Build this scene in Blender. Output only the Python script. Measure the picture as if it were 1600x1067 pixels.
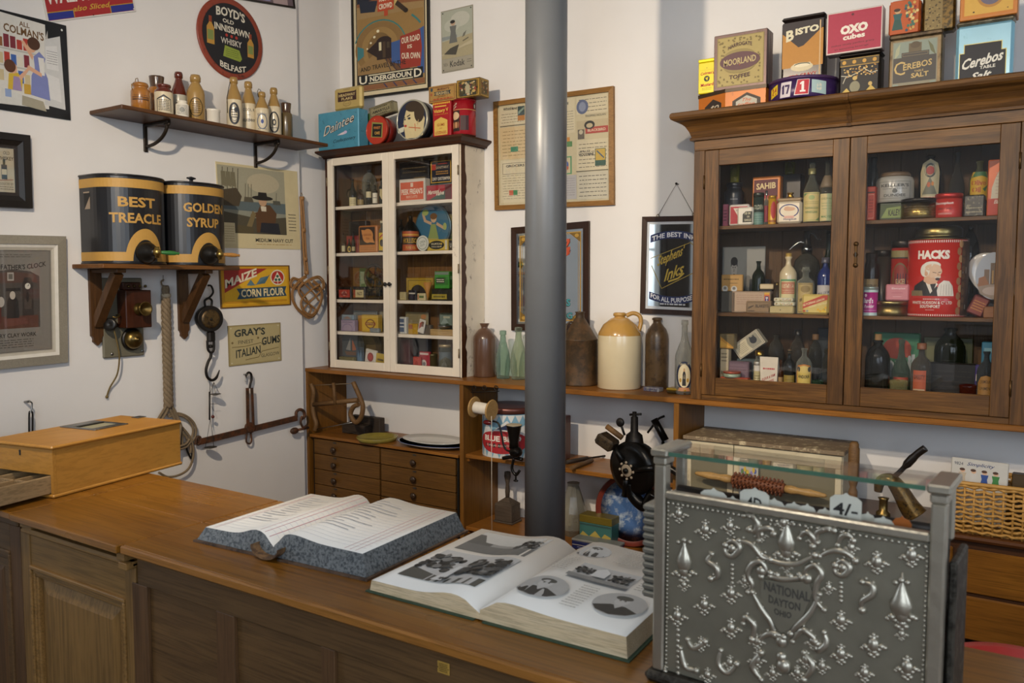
import bpy, math, random
from mathutils import Vector, Matrix
random.seed(7)
PI = math.pi
for o in list(bpy.data.objects): bpy.data.objects.remove(o)
SC = bpy.context.scene
COL = SC.collection

# ------------------------------------------------------------------ camera, world, light, exposure
FPX, CX, CY = 1290.0, 800.0, 533.5            # focal length in pixels of the 1600x1067 frame
CAM = Vector((4.543, -4.567, 1.66))
PITCH = math.atan(92 / FPX)
YAW = math.atan2(1968, math.hypot(FPX, 92))
FWD = Vector((-math.cos(YAW) * math.cos(PITCH), math.sin(YAW) * math.cos(PITCH), -math.sin(PITCH)))
RGT = Vector((math.sin(YAW), math.cos(YAW), 0))
UPV = Vector((-math.cos(YAW) * math.sin(PITCH), math.sin(YAW) * math.sin(PITCH), math.cos(PITCH)))
cd = bpy.data.cameras.new('camera')
cam = bpy.data.objects.new('camera', cd); COL.objects.link(cam)
cd.sensor_width = 36; cd.lens = FPX / 1600 * 36; cd.clip_start = .02
cd.dof.use_dof = True; cd.dof.focus_distance = 4.6; cd.dof.aperture_fstop = 7.1
mw = Matrix((RGT, UPV, -FWD)).transposed().to_4x4(); mw.translation = CAM
cam.matrix_world = mw
SC.camera = cam
SC.view_settings.view_transform = 'Standard'; SC.view_settings.look = 'None'
SC.view_settings.gamma = 1; SC.view_settings.use_curve_mapping = False
SC.view_settings.exposure = 0.0
w = bpy.data.worlds.new('world'); SC.world = w; w.use_nodes = True
w.node_tree.nodes['Background'].inputs[0].default_value = (.55, .7, .95, 1)
w.node_tree.nodes['Background'].inputs[1].default_value = 1.6
SC.cycles.use_denoising = True
SC.cycles.max_bounces = 8; SC.cycles.diffuse_bounces = 4; SC.cycles.glossy_bounces = 4
SC.cycles.transmission_bounces = 8; SC.cycles.transparent_max_bounces = 16
SC.cycles.sample_clamp_indirect = 6; SC.cycles.caustics_reflective = False; SC.cycles.caustics_refractive = False

def spot(name, loc, aim, watts, ang, blend, colr, rad):
    l = bpy.data.lights.new(name, 'SPOT'); l.energy = watts; l.spot_size = math.radians(ang); l.spot_blend = blend
    l.color = colr; l.shadow_soft_size = rad
    o = bpy.data.objects.new(name, l); COL.objects.link(o); o.location = loc
    o.rotation_euler = (Vector(aim) - Vector(loc)).to_track_quat('-Z', 'Y').to_euler()
def area(name, loc, aim, watts, sx, sy, colr):
    l = bpy.data.lights.new(name, 'AREA'); l.energy = watts; l.shape = 'RECTANGLE'; l.size = sx; l.size_y = sy; l.color = colr
    o = bpy.data.objects.new(name, l); COL.objects.link(o); o.location = loc
    o.rotation_euler = (Vector(aim) - Vector(loc)).to_track_quat('-Z', 'Z').to_euler()
WARM = (1, .83, .63); COOL = (.80, .90, 1)
spot('ceiling_spot', (2.48, -3.95, 3.2), (1.4, 0, 1.3), 375, 108, .9, WARM, .045)
spot('ceiling_spot_cabinet', (4.0, -4.2, 3.1), (3.8, 0, 1.5), 190, 70, .8, WARM, .05)
spot('ceiling_spot_counter', (3.4, -4.2, 4.0), (3.3, -2.9, .9), 52, 80, .8, (1, .90, .78), .08)
area('daylight_rear_window', (5.1, -8.55, 2.3), (3.2, 0, 1.6), 58, 1.6, 2.2, COOL)
area('daylight_rear_window_east', (7.1, -8.55, 2.3), (4.8, 0, 1.6), 54, 1.6, 2.2, COOL)
area('daylight_side_window', (8.2, -4.9, 2.4), (0, -2.2, 1.8), 62, 2.4, 2.2, COOL)
area('daylight_left_window', (-.1, -5.15, 2.1), (4, -5.15, 1.6), 30, 1.35, 2.0, COOL)

# ------------------------------------------------------------------ pixel of the photograph -> place on a real plane
def ray(px, py): return FWD + (px - CX) / FPX * RGT - (py - CY) / FPX * UPV
def on_x(px, py, x): v = ray(px, py); return CAM + v * ((x - CAM.x) / v.x)
def on_y(px, py, y): v = ray(px, py); return CAM + v * ((y - CAM.y) / v.y)
def on_z(px, py, z): v = ray(px, py); return CAM + v * ((z - CAM.z) / v.z)
def X(px, y, z):
    k = (px - CX) / FPX; q = Vector((0, y, z)) - CAM
    return -(q.dot(RGT) - k * q.dot(FWD)) / (RGT.x - k * FWD.x)
def Y(px, x, z):
    k = (px - CX) / FPX; q = Vector((x, 0, z)) - CAM
    return -(q.dot(RGT) - k * q.dot(FWD)) / (RGT.y - k * FWD.y)
def Z(py, x, y):
    k = (CY - py) / FPX; q = Vector((x, y, 0)) - CAM
    return -(q.dot(UPV) - k * q.dot(FWD)) / (UPV.z - k * FWD.z)

# ------------------------------------------------------------------ materials
def lin(h):
    if not isinstance(h, str): return tuple(h)
    h = h.lstrip('#'); r = []
    for i in (0, 2, 4):
        c = int(h[i:i + 2], 16) / 255
        r.append(c / 12.92 if c <= .04045 else ((c + .055) / 1.055) ** 2.4)
    return tuple(r)
MATS = {}
def newmat(key):
    m = bpy.data.materials.new(key); m.use_nodes = True
    n = m.node_tree.nodes; return m, n, m.node_tree.links, n['Principled BSDF']
def mixcol(n, l, fac, a, b):
    x = n.new('ShaderNodeMix'); x.data_type = 'RGBA'
    l.new(fac, x.inputs[0])
    for s, v in ((6, a), (7, b)):
        if isinstance(v, (tuple, list)): x.inputs[s].default_value = (*v[:3], 1)
        else: l.new(v, x.inputs[s])
    return x.outputs[2]
def noise(n, l, vec, sc, det=3, rough=.55, dist=0):
    t = n.new('ShaderNodeTexNoise'); t.inputs['Scale'].default_value = sc; t.inputs['Detail'].default_value = det
    t.inputs['Roughness'].default_value = rough; t.inputs['Distortion'].default_value = dist
    if vec is not None: l.new(vec, t.inputs['Vector'])
    return t.outputs['Fac']
def ramp(n, l, fac, stops):
    r = n.new('ShaderNodeValToRGB'); e = r.color_ramp.elements
    while len(e) < len(stops): e.new(.5)
    for i, (p, c) in enumerate(stops):
        e[i].position = p; e[i].color = (c, c, c, 1) if not isinstance(c, tuple) else (*c, 1)
    l.new(fac, r.inputs[0]); return r.outputs[0]
def coords(n, l, sc=(1, 1, 1)):
    t = n.new('ShaderNodeTexCoord'); mp = n.new('ShaderNodeMapping'); mp.inputs['Scale'].default_value = sc
    l.new(t.outputs['Object'], mp.inputs['Vector']); return mp.outputs['Vector']
def bump(n, l, b, h, st, d=.01):
    x = n.new('ShaderNodeBump'); x.inputs['Strength'].default_value = st; x.inputs['Distance'].default_value = d
    l.new(h, x.inputs['Height']); l.new(x.outputs[0], b.inputs['Normal'])
def paint(h, rough=.55, metal=0, var=.12, sc=30, bmp=0, coat=0):
    """a plain painted / glazed / printed surface with slight mottling"""
    k = ('paint', h, rough, metal, var, sc, bmp, coat)
    if k in MATS: return MATS[k]
    m, n, l, b = newmat('paint_' + str(h).strip('#')); c = lin(h); v = coords(n, l)
    f = noise(n, l, v, sc, 4)
    l.new(mixcol(n, l, f, tuple(x * (1 - var) for x in c), tuple(min(1, x * (1 + var)) for x in c)), b.inputs['Base Color'])
    b.inputs['Roughness'].default_value = rough; b.inputs['Metallic'].default_value = metal
    if coat: b.inputs['Coat Weight'].default_value = coat; b.inputs['Coat Roughness'].default_value = .12
    if bmp: bump(n, l, b, f, bmp, .004)
    MATS[k] = m; return m
def worn(h, h2, amt=.5, rough=.5, metal=0, sc=18, bmp=0):
    """a surface of colour h with irregular worn spots of colour h2"""
    k = ('worn', h, h2, amt, rough, metal, sc)
    if k in MATS: return MATS[k]
    m, n, l, b = newmat('worn_' + h.strip('#')); v = coords(n, l)
    f = ramp(n, l, noise(n, l, v, sc, 8, .68), [(amt - .05, 0.0), (amt + .09, 1.0)])
    g = noise(n, l, v, sc * .35, 3)
    c = lin(h)
    base = mixcol(n, l, g, tuple(x * .82 for x in c), tuple(min(1, x * 1.15) for x in c))
    l.new(mixcol(n, l, f, base, lin(h2)), b.inputs['Base Color'])
    b.inputs['Roughness'].default_value = rough; b.inputs['Metallic'].default_value = metal
    if bmp: bump(n, l, b, f, bmp, .003)
    MATS[k] = m; return m
def wood(h1, h2, axis='x', sc=1.0, rough=.38, contrast=1.0, coat=0):
    k = ('wood', h1, h2, axis, sc, rough, contrast)
    if k in MATS: return MATS[k]
    m, n, l, b = newmat('wood_' + h1.strip('#') + '_' + axis)
    a, c = 1.6 * sc, 26 * sc
    v = coords(n, l, {'x': (a, c, c), 'y': (c, a, c), 'z': (c, c, a)}[axis])
    f = noise(n, l, v, 1.0, 6, .6, .6)
    v2 = coords(n, l, {'x': (a * 3, c * 6, c * 6), 'y': (c * 6, a * 3, c * 6), 'z': (c * 6, c * 6, a * 3)}[axis])
    g = noise(n, l, v2, 1.0, 3, .6)
    v3 = coords(n, l); big = noise(n, l, v3, 2.2, 3)
    base = mixcol(n, l, ramp(n, l, f, [(.5 - .22 / contrast, 0.0), (.5 + .22 / contrast, 1.0)]), lin(h1), lin(h2))
    pores = ramp(n, l, g, [(.40, .62), (.52, 1.0)])
    mul = n.new('ShaderNodeMix'); mul.data_type = 'RGBA'; mul.blend_type = 'MULTIPLY'; mul.inputs[0].default_value = .9 * min(1, contrast)
    l.new(base, mul.inputs[6]); l.new(pores, mul.inputs[7])
    d = tuple(x * .78 for x in lin(h1)); b.inputs['Specular IOR Level'].default_value = .32
    fin = mixcol(n, l, ramp(n, l, big, [(.35, 0.0), (.75, .55)]), mul.outputs[2], d)
    l.new(fin, b.inputs['Base Color'])
    rr = n.new('ShaderNodeMapRange'); rr.inputs['To Min'].default_value = rough * .8; rr.inputs['To Max'].default_value = rough * 1.3
    l.new(big, rr.inputs['Value']); l.new(rr.outputs[0], b.inputs['Roughness'])
    bump(n, l, b, g, .12, .002)
    if coat: b.inputs['Coat Weight'].default_value = coat; b.inputs['Coat Roughness'].default_value = .2
    MATS[k] = m; return m
def metal(h, rough=.35, var=.2, sc=25, bmp=.1):
    return paint(h, rough, 1, var, sc, bmp)
def glass(tint='ffffff', rough=.02, key='pane'):
    """thin clear glass pane: transmits, and reflects by fresnel"""
    k = ('glass', tint, key)
    if k in MATS: return MATS[k]
    m = bpy.data.materials.new('glass_' + key); m.use_nodes = True; n = m.node_tree.nodes; l = m.node_tree.links
    for x in list(n):
        if x.type == 'BSDF_PRINCIPLED': n.remove(x)
    t = n.new('ShaderNodeBsdfTransparent'); t.inputs[0].default_value = (*lin(tint), 1)
    g = n.new('ShaderNodeBsdfGlossy'); g.inputs['Roughness'].default_value = rough
    la = n.new('ShaderNodeLayerWeight'); la.inputs[0].default_value = .5
    pw = n.new('ShaderNodeMath'); pw.operation = 'POWER'; l.new(la.outputs['Facing'], pw.inputs[0]); pw.inputs[1].default_value = 4.5
    lw = n.new('ShaderNodeMath'); lw.operation = 'MULTIPLY_ADD'; l.new(pw.outputs[0], lw.inputs[0]); lw.inputs[1].default_value = .9; lw.inputs[2].default_value = .03
    smu = noise(n, l, coords(n, l), 9, 5)
    ad = n.new('ShaderNodeMath'); ad.operation = 'MULTIPLY_ADD'; l.new(smu, ad.inputs[0]); ad.inputs[1].default_value = .03; l.new(lw.outputs[0], ad.inputs[2])
    mx = n.new('ShaderNodeMixShader'); l.new(ad.outputs[0], mx.inputs[0]); l.new(t.outputs[0], mx.inputs[1]); l.new(g.outputs[0], mx.inputs[2])
    l.new(mx.outputs[0], n['Material Output'].inputs[0])
    MATS[k] = m; return m
def bottleglass(h, thick=.6, rough=.06):
    """tinted bottle glass: mostly transmits its tint, strong fresnel gloss"""
    k = ('bg', h, thick)
    if k in MATS: return MATS[k]
    m = bpy.data.materials.new('bottle_glass_' + h.strip('#')); m.use_nodes = True; n = m.node_tree.nodes; l = m.node_tree.links
    for x in list(n):
        if x.type == 'BSDF_PRINCIPLED': n.remove(x)
    t = n.new('ShaderNodeBsdfTransparent'); t.inputs[0].default_value = (*lin(h), 1)
    p = n.new('ShaderNodeBsdfPrincipled'); p.inputs['Roughness'].default_value = rough
    v = coords(n, l); c = lin(h); f0 = noise(n, l, v, 20, 3)
    l.new(mixcol(n, l, f0, tuple(x * .5 for x in c), tuple(x * .9 for x in c)), p.inputs['Base Color'])
    f = n.new('ShaderNodeLayerWeight'); f.inputs[0].default_value = .35
    mr = n.new('ShaderNodeMapRange'); mr.inputs['To Min'].default_value = max(.04, (1 - thick) * .8); mr.inputs['To Max'].default_value = .82
    l.new(f.outputs['Facing'], mr.inputs['Value'])
    mx = n.new('ShaderNodeMixShader'); l.new(mr.outputs[0], mx.inputs[0]); l.new(t.outputs[0], mx.inputs[1]); l.new(p.outputs[0], mx.inputs[2])
    l.new(mx.outputs[0], n['Material Output'].inputs[0])
    MATS[k] = m; return m
def ink(h): return paint(h, .55, 0, .07, 60)

# ------------------------------------------------------------------ objects
INV = {}
def T(name, label, cat, group=None, loc=(0, 0, 0), rotz=0.0):
    """a thing with parts: an Empty at its base"""
    o = bpy.data.objects.new(name, None); COL.objects.link(o); o.empty_display_size = .05
    o.location = loc; o.rotation_euler = (0, 0, rotz)
    o['label'] = label; o['category'] = cat
    if group: o['group'] = group
    INV[o.name] = (Matrix.Translation(loc) @ Matrix.Rotation(rotz, 4, 'Z')).inverted()
    return o
def tag(o, label, cat, group=None):
    o['label'] = label; o['category'] = cat
    if group: o['group'] = group
    return o
class Same(list): pass
class MB:
    """collects shapes in world coordinates and links them as one mesh object"""
    def __init__(s): s.v = []; s.f = []; s.m = []; s.sm = []
    def add(s, vs, fs, mi=0, smooth=False):
        b = len(s.v); s.v += [Vector(x) for x in vs]
        for f in fs: s.f.append([i + b for i in f]); s.m.append(mi); s.sm.append(smooth)
        return s
    def box(s, x0, x1, y0, y1, z0, z1, mi=0, M=None):
        x0, x1 = min(x0, x1), max(x0, x1); y0, y1 = min(y0, y1), max(y0, y1); z0, z1 = min(z0, z1), max(z0, z1)
        vs = [Vector(p) for p in ((x0, y0, z0), (x1, y0, z0), (x1, y1, z0), (x0, y1, z0), (x0, y0, z1), (x1, y0, z1), (x1, y1, z1), (x0, y1, z1))]
        if M: vs = [M @ v for v in vs]
        return s.add(vs, [(3, 2, 1, 0), (4, 5, 6, 7), (0, 1, 5, 4), (1, 2, 6, 5), (2, 3, 7, 6), (3, 0, 4, 7)], mi)
    def bev(s, x0, x1, y0, y1, z0, z1, c=.004, mi=0, M=None):
        """a box with chamfered edges"""
        x0, x1 = min(x0, x1), max(x0, x1); y0, y1 = min(y0, y1), max(y0, y1); z0, z1 = min(z0, z1), max(z0, z1)
        c = min(c, (x1 - x0) * .45, (y1 - y0) * .45, (z1 - z0) * .45)
        V = []; ix = {}
        for i, X_ in enumerate((x0, x1)):
            for j, Y_ in enumerate((y0, y1)):
                for k, Z_ in enumerate((z0, z1)):
                    sx, sy, sz = (c, -c)[i], (c, -c)[j], (c, -c)[k]
                    for a, p in enumerate(((X_, Y_ + sy, Z_ + sz), (X_ + sx, Y_, Z_ + sz), (X_ + sx, Y_ + sy, Z_))):
                        ix[i, j, k, a] = len(V); V.append(Vector(p))
        F = []
        for i in (0, 1): F.append([ix[i, j, k, 0] for j, k in ((0, 0), (1, 0), (1, 1), (0, 1))][::(1 if i else -1)])
        for j in (0, 1): F.append([ix[i, j, k, 1] for i, k in ((0, 0), (1, 0), (1, 1), (0, 1))][::(-1 if j else 1)])
        for k in (0, 1): F.append([ix[i, j, k, 2] for i, j in ((0, 0), (1, 0), (1, 1), (0, 1))][::(1 if k else -1)])
        for j in (0, 1):
            for k in (0, 1): F.append([ix[0, j, k, 1], ix[1, j, k, 1], ix[1, j, k, 2], ix[0, j, k, 2]][::(1 if j != k else -1)])
        for i in (0, 1):
            for k in (0, 1): F.append([ix[i, 0, k, 0], ix[i, 1, k, 0], ix[i, 1, k, 2], ix[i, 0, k, 2]][::(1 if i == k else -1)])
        for i in (0, 1):
            for j in (0, 1): F.append([ix[i, j, 0, 0], ix[i, j, 1, 0], ix[i, j, 1, 1], ix[i, j, 0, 1]][::(1 if i != j else -1)])
        for i in (0, 1):
            for j in (0, 1):
                for k in (0, 1): F.append([ix[i, j, k, a] for a in (0, 1, 2)][::(1 if (i + j + k) % 2 else -1)])
        if M: V = [M @ v for v in V]
        return s.add(V, F, mi)
    def prism(s, poly, fr, d0, d1, mi=0):
        """poly in the (u,v) plane of frame fr=(O,U,V,N), swept from d0 to d1 along N"""
        O, U, V, N = [Vector(x) for x in fr]; n = len(poly)
        vs = [O + U * a + V * b + N * d0 for a, b in poly] + [O + U * a + V * b + N * d1 for a, b in poly]
        return s.add(vs, [list(range(n))[::-1], list(range(n, 2 * n))] + [(i, (i + 1) % n, n + (i + 1) % n, n + i) for i in range(n)], mi)
    def lathe(s, prof, cen, seg=24, mi=0, ax=(0, 0, 1), smooth=True, mat=None, sx=1, sy=1):
        """prof: (radius, height) from bottom to top round the axis ax through cen; mat(z) -> material index"""
        A = Vector(ax).normalized(); P = A.orthogonal().normalized() if abs(A.z) < .999 else Vector((1, 0, 0)); Q = A.cross(P); cen = Vector(cen)
        vs = []; fs = []; ms = []
        for r, z in prof:
            for i in range(seg):
                t = 2 * PI * i / seg; vs.append(cen + A * z + (P * math.cos(t) * sx + Q * math.sin(t) * sy) * r)
        for j in range(len(prof) - 1):
            for i in range(seg):
                k = (i + 1) % seg; fs.append((j * seg + i, j * seg + k, (j + 1) * seg + k, (j + 1) * seg + i)); ms.append(mi if mat is None else mat((prof[j][1] + prof[j + 1][1]) / 2))
        b = len(s.v); s.v += vs
        for f, m_ in zip(fs, ms): s.f.append([i + b for i in f]); s.m.append(m_); s.sm.append(smooth)
        if prof[0][0] > 1e-5: s.f.append([b + i for i in range(seg)][::-1]); s.m.append(ms[0]); s.sm.append(False)
        if prof[-1][0] > 1e-5: s.f.append([b + (len(prof) - 1) * seg + i for i in range(seg)]); s.m.append(ms[-1]); s.sm.append(False)
        return s
    def tube(s, pts, r, seg=8, mi=0, closed=False, smooth=True):
        pts = [Vector(p) for p in pts]; n = len(pts)
        rr = r if isinstance(r, (list, tuple)) else [r] * n
        vs = []; fs = []; pv = None
        for i in range(n):
            a = pts[(i - 1) % n] if closed or i else pts[0]; b = pts[(i + 1) % n] if closed or i < n - 1 else pts[-1]
            d = (b - a)
            d = d.normalized() if d.length > 1e-9 else Vector((0, 0, 1))
            pv = (d.orthogonal() if pv is None else pv - d * pv.dot(d)).normalized(); q = d.cross(pv)
            for k in range(seg):
                t = 2 * PI * k / seg; vs.append(pts[i] + (pv * math.cos(t) + q * math.sin(t)) * rr[i])
        for i in range(n if closed else n - 1):
            j = (i + 1) % n
            for k in range(seg):
                k2 = (k + 1) % seg; fs.append((i * seg + k, i * seg + k2, j * seg + k2, j * seg + k))
        s.add(vs, fs, mi, smooth)
        if not closed:
            b = len(s.v) - n * seg
            s.f += [[b + k for k in range(seg)][::-1], [b + (n - 1) * seg + k for k in range(seg)]]; s.m += [mi, mi]; s.sm += [False, False]
        return s
    def ball(s, c, r, mi=0, seg=12, ring=8, sc=(1, 1, 1), M=None):
        c = Vector(c); vs = [Vector((0, 0, -1))]; fs = []
        for j in range(1, ring):
            t = PI * j / ring
            for i in range(seg): p = 2 * PI * i / seg; vs.append(Vector((math.sin(t) * math.cos(p), math.sin(t) * math.sin(p), -math.cos(t))))
        vs.append(Vector((0, 0, 1))); L_ = len(vs) - 1
        for i in range(seg):
            k = (i + 1) % seg; fs.append((0, 1 + k, 1 + i)); fs.append((L_, L_ - seg + i, L_ - seg + k))
            for j in range(ring - 2): fs.append((1 + j * seg + i, 1 + j * seg + k, 1 + (j + 1) * seg + k, 1 + (j + 1) * seg + i))
        out = []
        for v in vs:
            q = Vector((v.x * sc[0], v.y * sc[1], v.z * sc[2])) * r
            if M: q = M @ q
            out.append(c + q)
        return s.add(out, fs, mi, True)
    def build(s, name, mats, parent=None, loc=None, label=None):
        if not isinstance(mats, (list, tuple)): mats = [mats]
        inv = INV[parent.name] if parent else Matrix.Translation(loc or (0, 0, 0)).inverted()
        me = bpy.data.meshes.new(name); me.from_pydata([inv @ v for v in s.v], [], s.f)
        for m in mats: me.materials.append(m)
        me.polygons.foreach_set('material_index', s.m); me.polygons.foreach_set('use_smooth', s.sm)
        me.update()
        o = bpy.data.objects.new(name, me); COL.objects.link(o)
        if parent: o.parent = parent; INV[o.name] = inv
        else: o.location = loc or (0, 0, 0); INV[o.name] = inv
        if label: o['label'] = label
        return o
def parts(name, mat, parent, boxes, c=.002):
    for q in boxes: MB().bev(*q, c).build(name, mat, parent)
def struct(name, mb, mat):
    o = mb.build(name, mat); o['kind'] = 'structure'; return o
def clone(o, parent=None, dloc=None, label=None):
    """copy a thing with its parts and sub-parts"""
    c = o.copy(); COL.objects.link(c); INV[c.name] = INV.get(o.name)
    if parent: c.parent = parent
    if dloc is not None: c.location = o.location + Vector(dloc); INV[c.name] = Matrix.Translation(c.location).inverted()
    if label: c['label'] = label
    for ch in list(o.children): clone(ch, c)
    return c

# ------------------------------------------------------------------ printed faces: text and flat shapes on a plane or round a can
TXT = {}
def textmesh(s, bold, style):
    k = (s, bold, style)
    if k in TXT: return TXT[k]
    cu = bpy.data.curves.new('t', 'FONT'); cu.body = s; cu.resolution_u = 2; cu.offset = bold; cu.shear = .35 if style == 'i' else 0
    ob = bpy.data.objects.new('t', cu); me = bpy.data.meshes.new_from_object(ob)
    vs = [(v.co.x, v.co.y) for v in me.vertices]; fs = [list(p.vertices) for p in me.polygons]
    bpy.data.objects.remove(ob); bpy.data.curves.remove(cu); bpy.data.meshes.remove(me)
    if not vs: vs = [(0, 0), (1, 0), (0, 1)]; fs = []
    x0 = min(v[0] for v in vs); x1 = max(v[0] for v in vs); y0 = min(v[1] for v in vs); y1 = max(v[1] for v in vs)
    w_, h_ = max(x1 - x0, 1e-6), max(y1 - y0, 1e-6)
    TXT[k] = ([((x - x0) / w_ - .5, (y - y0) / h_ - .5) for x, y in vs], fs); return TXT[k]
def R(x0, y0, x1, y1, c): return ('r', x0, y0, x1, y1, c)
def P(pts, c): return ('p', pts, c)
def E(x, y, rx, ry, c, n=28): return ('e', x, y, rx, ry, c, n)
def RING(x, y, rx, ry, w_, c): return ('o', x, y, rx, ry, w_, c)
def W(s, x, y, w_, h, c, sl=0, arc=0, b=.0, st=''): return ('t', s, x, y, w_, h, c, sl, arc, b, st)
def L(pts, w_, c): return ('l', pts, w_, c)
def BOX(x0, y0, x1, y1, t, c, asp=1): # outline rectangle, line thickness t (v), t*asp (u)
    ta = t * asp
    return [R(x0, y0, x1, y0 + t, c), R(x0, y1 - t, x1, y1, c), R(x0, y0, x0 + ta, y1, c), R(x1 - ta, y0, x1, y1, c)]
def LINES(x0, x1, y0, y1, n, c, seed=1, th=.25):
    """unreadably small print: rows of short dashes"""
    rd = random.Random(seed); out = Same(); dy = (y1 - y0) / n
    for i in range(n):
        y = y1 - (i + .5) * dy; x = x0 + rd.random() * .05 * (x1 - x0)
        while x < x1:
            w_ = (x1 - x0) * rd.uniform(.05, .16); out.append(R(x, y - dy * th / 2, min(x1, x + w_), y + dy * th / 2, c)); x += w_ + (x1 - x0) * .03
    return out
def flat(O, U, V, N):
    O, U, V, N = Vector(O), Vector(U), Vector(V), Vector(N).normalized()
    f = lambda u, v, e: O + U * u + V * v + N * e
    f.asp = U.length / max(V.length, 1e-6); f.cur = False; return f
def round_face(cen, R_, z0, z1, a_mid, a_half, taper=0):
    """u 0..1 runs across the angle a_mid-a_half .. a_mid+a_half, v 0..1 from z0 to z1 (world angles, counter-clockwise from +x)"""
    cen = Vector(cen)
    def f(u, v, e):
        a = a_mid + (u - .5) * 2 * a_half; r = R_ + e + taper * v
        return Vector((cen.x + r * math.cos(a), cen.y + r * math.sin(a), z0 + (z1 - z0) * v))
    f.asp = 2 * a_half * R_ / (z1 - z0); f.cur = True; return f
def art(name, parent, fr, items, e0=None, step=.00005, loc=None):
    e0 = e0 if e0 is not None else (.0008 if fr.cur else .0004)
    mb = MB(); cols = []; e = e0; flatlist = []
    def unroll(q):
        for it in q:
            if isinstance(it, Same): flatlist.extend((i, 0) for i in it); flatlist.append((None, 1))
            elif isinstance(it, list): unroll(it)
            else: flatlist.append((it, 1))
    unroll(items)
    for it, inc in flatlist:
        if it is None: e += step; continue
        c = it[-1] if it[0] in 'rplo' else (it[5] if it[0] == 'e' else it[6])
        if c not in cols: cols.append(c)
        mi = cols.index(c); k = it[0]
        if k == 'r':
            _, x0, y0, x1, y1, _c = it; n = max(1, int(abs(x1 - x0) * getattr(fr, 'div', 14))) if fr.cur else 1
            for i in range(n):
                a, b = x0 + (x1 - x0) * i / n, x0 + (x1 - x0) * (i + 1) / n
                mb.add([fr(a, y0, e), fr(b, y0, e), fr(b, y1, e), fr(a, y1, e)], [(0, 1, 2, 3)], mi)
        elif fr.cur and k in 'pe':
            pts = it[1] if k == 'p' else [(it[1] + it[3] * math.cos(2 * PI * i / it[6]), it[2] + it[4] * math.sin(2 * PI * i / it[6])) for i in range(it[6])]
            dv = getattr(fr, 'div', 14); lo_, hi_ = min(p[0] for p in pts), max(p[0] for p in pts)
            for q in range(math.floor(lo_ * dv), math.ceil(hi_ * dv)):
                poly = pts
                for lim, sg in ((q / dv, 1), ((q + 1) / dv, -1)):
                    out = []
                    for a, b in zip(poly, poly[1:] + poly[:1]):
                        ia, ib = sg * (a[0] - lim) >= 0, sg * (b[0] - lim) >= 0
                        if ia: out.append(a)
                        if ia != ib: g = (lim - a[0]) / (b[0] - a[0]); out.append((lim, a[1] + (b[1] - a[1]) * g))
                    poly = out
                    if len(poly) < 3: break
                if len(poly) >= 3: mb.add([fr(x, y, e) for x, y in poly], [tuple(range(len(poly)))], mi)
        elif k == 'p':
            mb.add([fr(x, y, e) for x, y in it[1]], [tuple(range(len(it[1])))], mi)
        elif k == 'e':
            _, x, y, rx, ry, _c, n = it
            mb.add([fr(x, y, e)] + [fr(x + rx * math.cos(2 * PI * i / n), y + ry * math.sin(2 * PI * i / n), e) for i in range(n)], [(0, 1 + i, 1 + (i + 1) % n) for i in range(n)], mi)
        elif k == 'o':
            _, x, y, rx, ry, w_, _c = it; n = 36; vs = []
            for i in range(n):
                t = 2 * PI * i / n; vs.append(fr(x + rx * math.cos(t), y + ry * math.sin(t), e)); vs.append(fr(x + (rx - w_ / max(fr.asp, .01)) * math.cos(t), y + (ry - w_) * math.sin(t), e))
            mb.add(vs, [(2 * i, 2 * ((i + 1) % n), 2 * ((i + 1) % n) + 1, 2 * i + 1) for i in range(n)], mi)
        elif k == 't':
            _, s_, x, y, w_, h, _c, sl, arc, b, st = it
            vs, fs = textmesh(s_, b, st)
            mb.add([fr(x + a * w_, y + d * h + sl * a * w_ + arc * (1 - (2 * a) ** 2), e) for a, d in vs], fs, mi)
        elif k == 'l':
            _, pts, w_, _c = it; A = fr.asp
            for (xa, ya), (xb, yb) in zip(pts, pts[1:]):
                dx, dy = (xb - xa) * A, yb - ya; q = math.hypot(dx, dy) or 1; nx, ny = -dy / q * w_ / 2 / A, dx / q * w_ / 2
                mb.add([fr(xa - nx, ya - ny, e), fr(xb - nx, yb - ny, e), fr(xb + nx, yb + ny, e), fr(xa + nx, ya + ny, e)], [(0, 1, 2, 3)], mi)
        e += step * inc
    return mb.build(name, [ink(c) for c in cols], parent, loc)

# ------------------------------------------------------------------ room shell
def wallmat(key, h):
    m, n, l, b = newmat(key); v = coords(n, l); c = lin(h)
    f = noise(n, l, v, 3, 4); g = noise(n, l, v, 160, 3)
    l.new(mixcol(n, l, f, tuple(x * .94 for x in c), tuple(min(1, x * 1.04) for x in c)), b.inputs['Base Color'])
    b.inputs['Roughness'].default_value = .75; bump(n, l, b, g, .05, .002); return m
WALL = wallmat('white_wall_paint', 'e6e3df')
CEILM = wallmat('white_ceiling_paint', 'e2e0dc')
CEIL = 4.3
YB = Y(466, .04, 2.9)                       # where the chimney breast of the left wall ends
def holed(mb, ax, fixed, a0, a1, z0, z1, holes, th):
    """wall slab with rectangular window openings; ax 'x': runs along x"""
    holes = sorted(holes); a = a0
    def bx(p, q, r, s_):
        if q - p < 1e-4 or s_ - r < 1e-4: return
        if ax == 'x': mb.box(p, q, fixed, fixed + th, r, s_)
        else: mb.box(fixed, fixed + th, p, q, r, s_)
    for h0, h1, hz0, hz1 in holes:
        bx(a, h0, z0, z1); bx(h0, h1, z0, hz0); bx(h0, h1, hz1, z1); a = h1
    bx(a, a1, z0, z1)
struct('floor', MB().box(-.3, 8.3, -8.7, .2, -.1, 0), wood('5a3d25', '6e4c2e', 'x', .8, .4))
struct('ceiling', MB().box(-.3, 8.3, -8.7, .2, CEIL, CEIL + .1), CEILM)
struct('wall_back', MB().box(-.3, 8.3, 0, .2, 0, CEIL), WALL)
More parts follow.
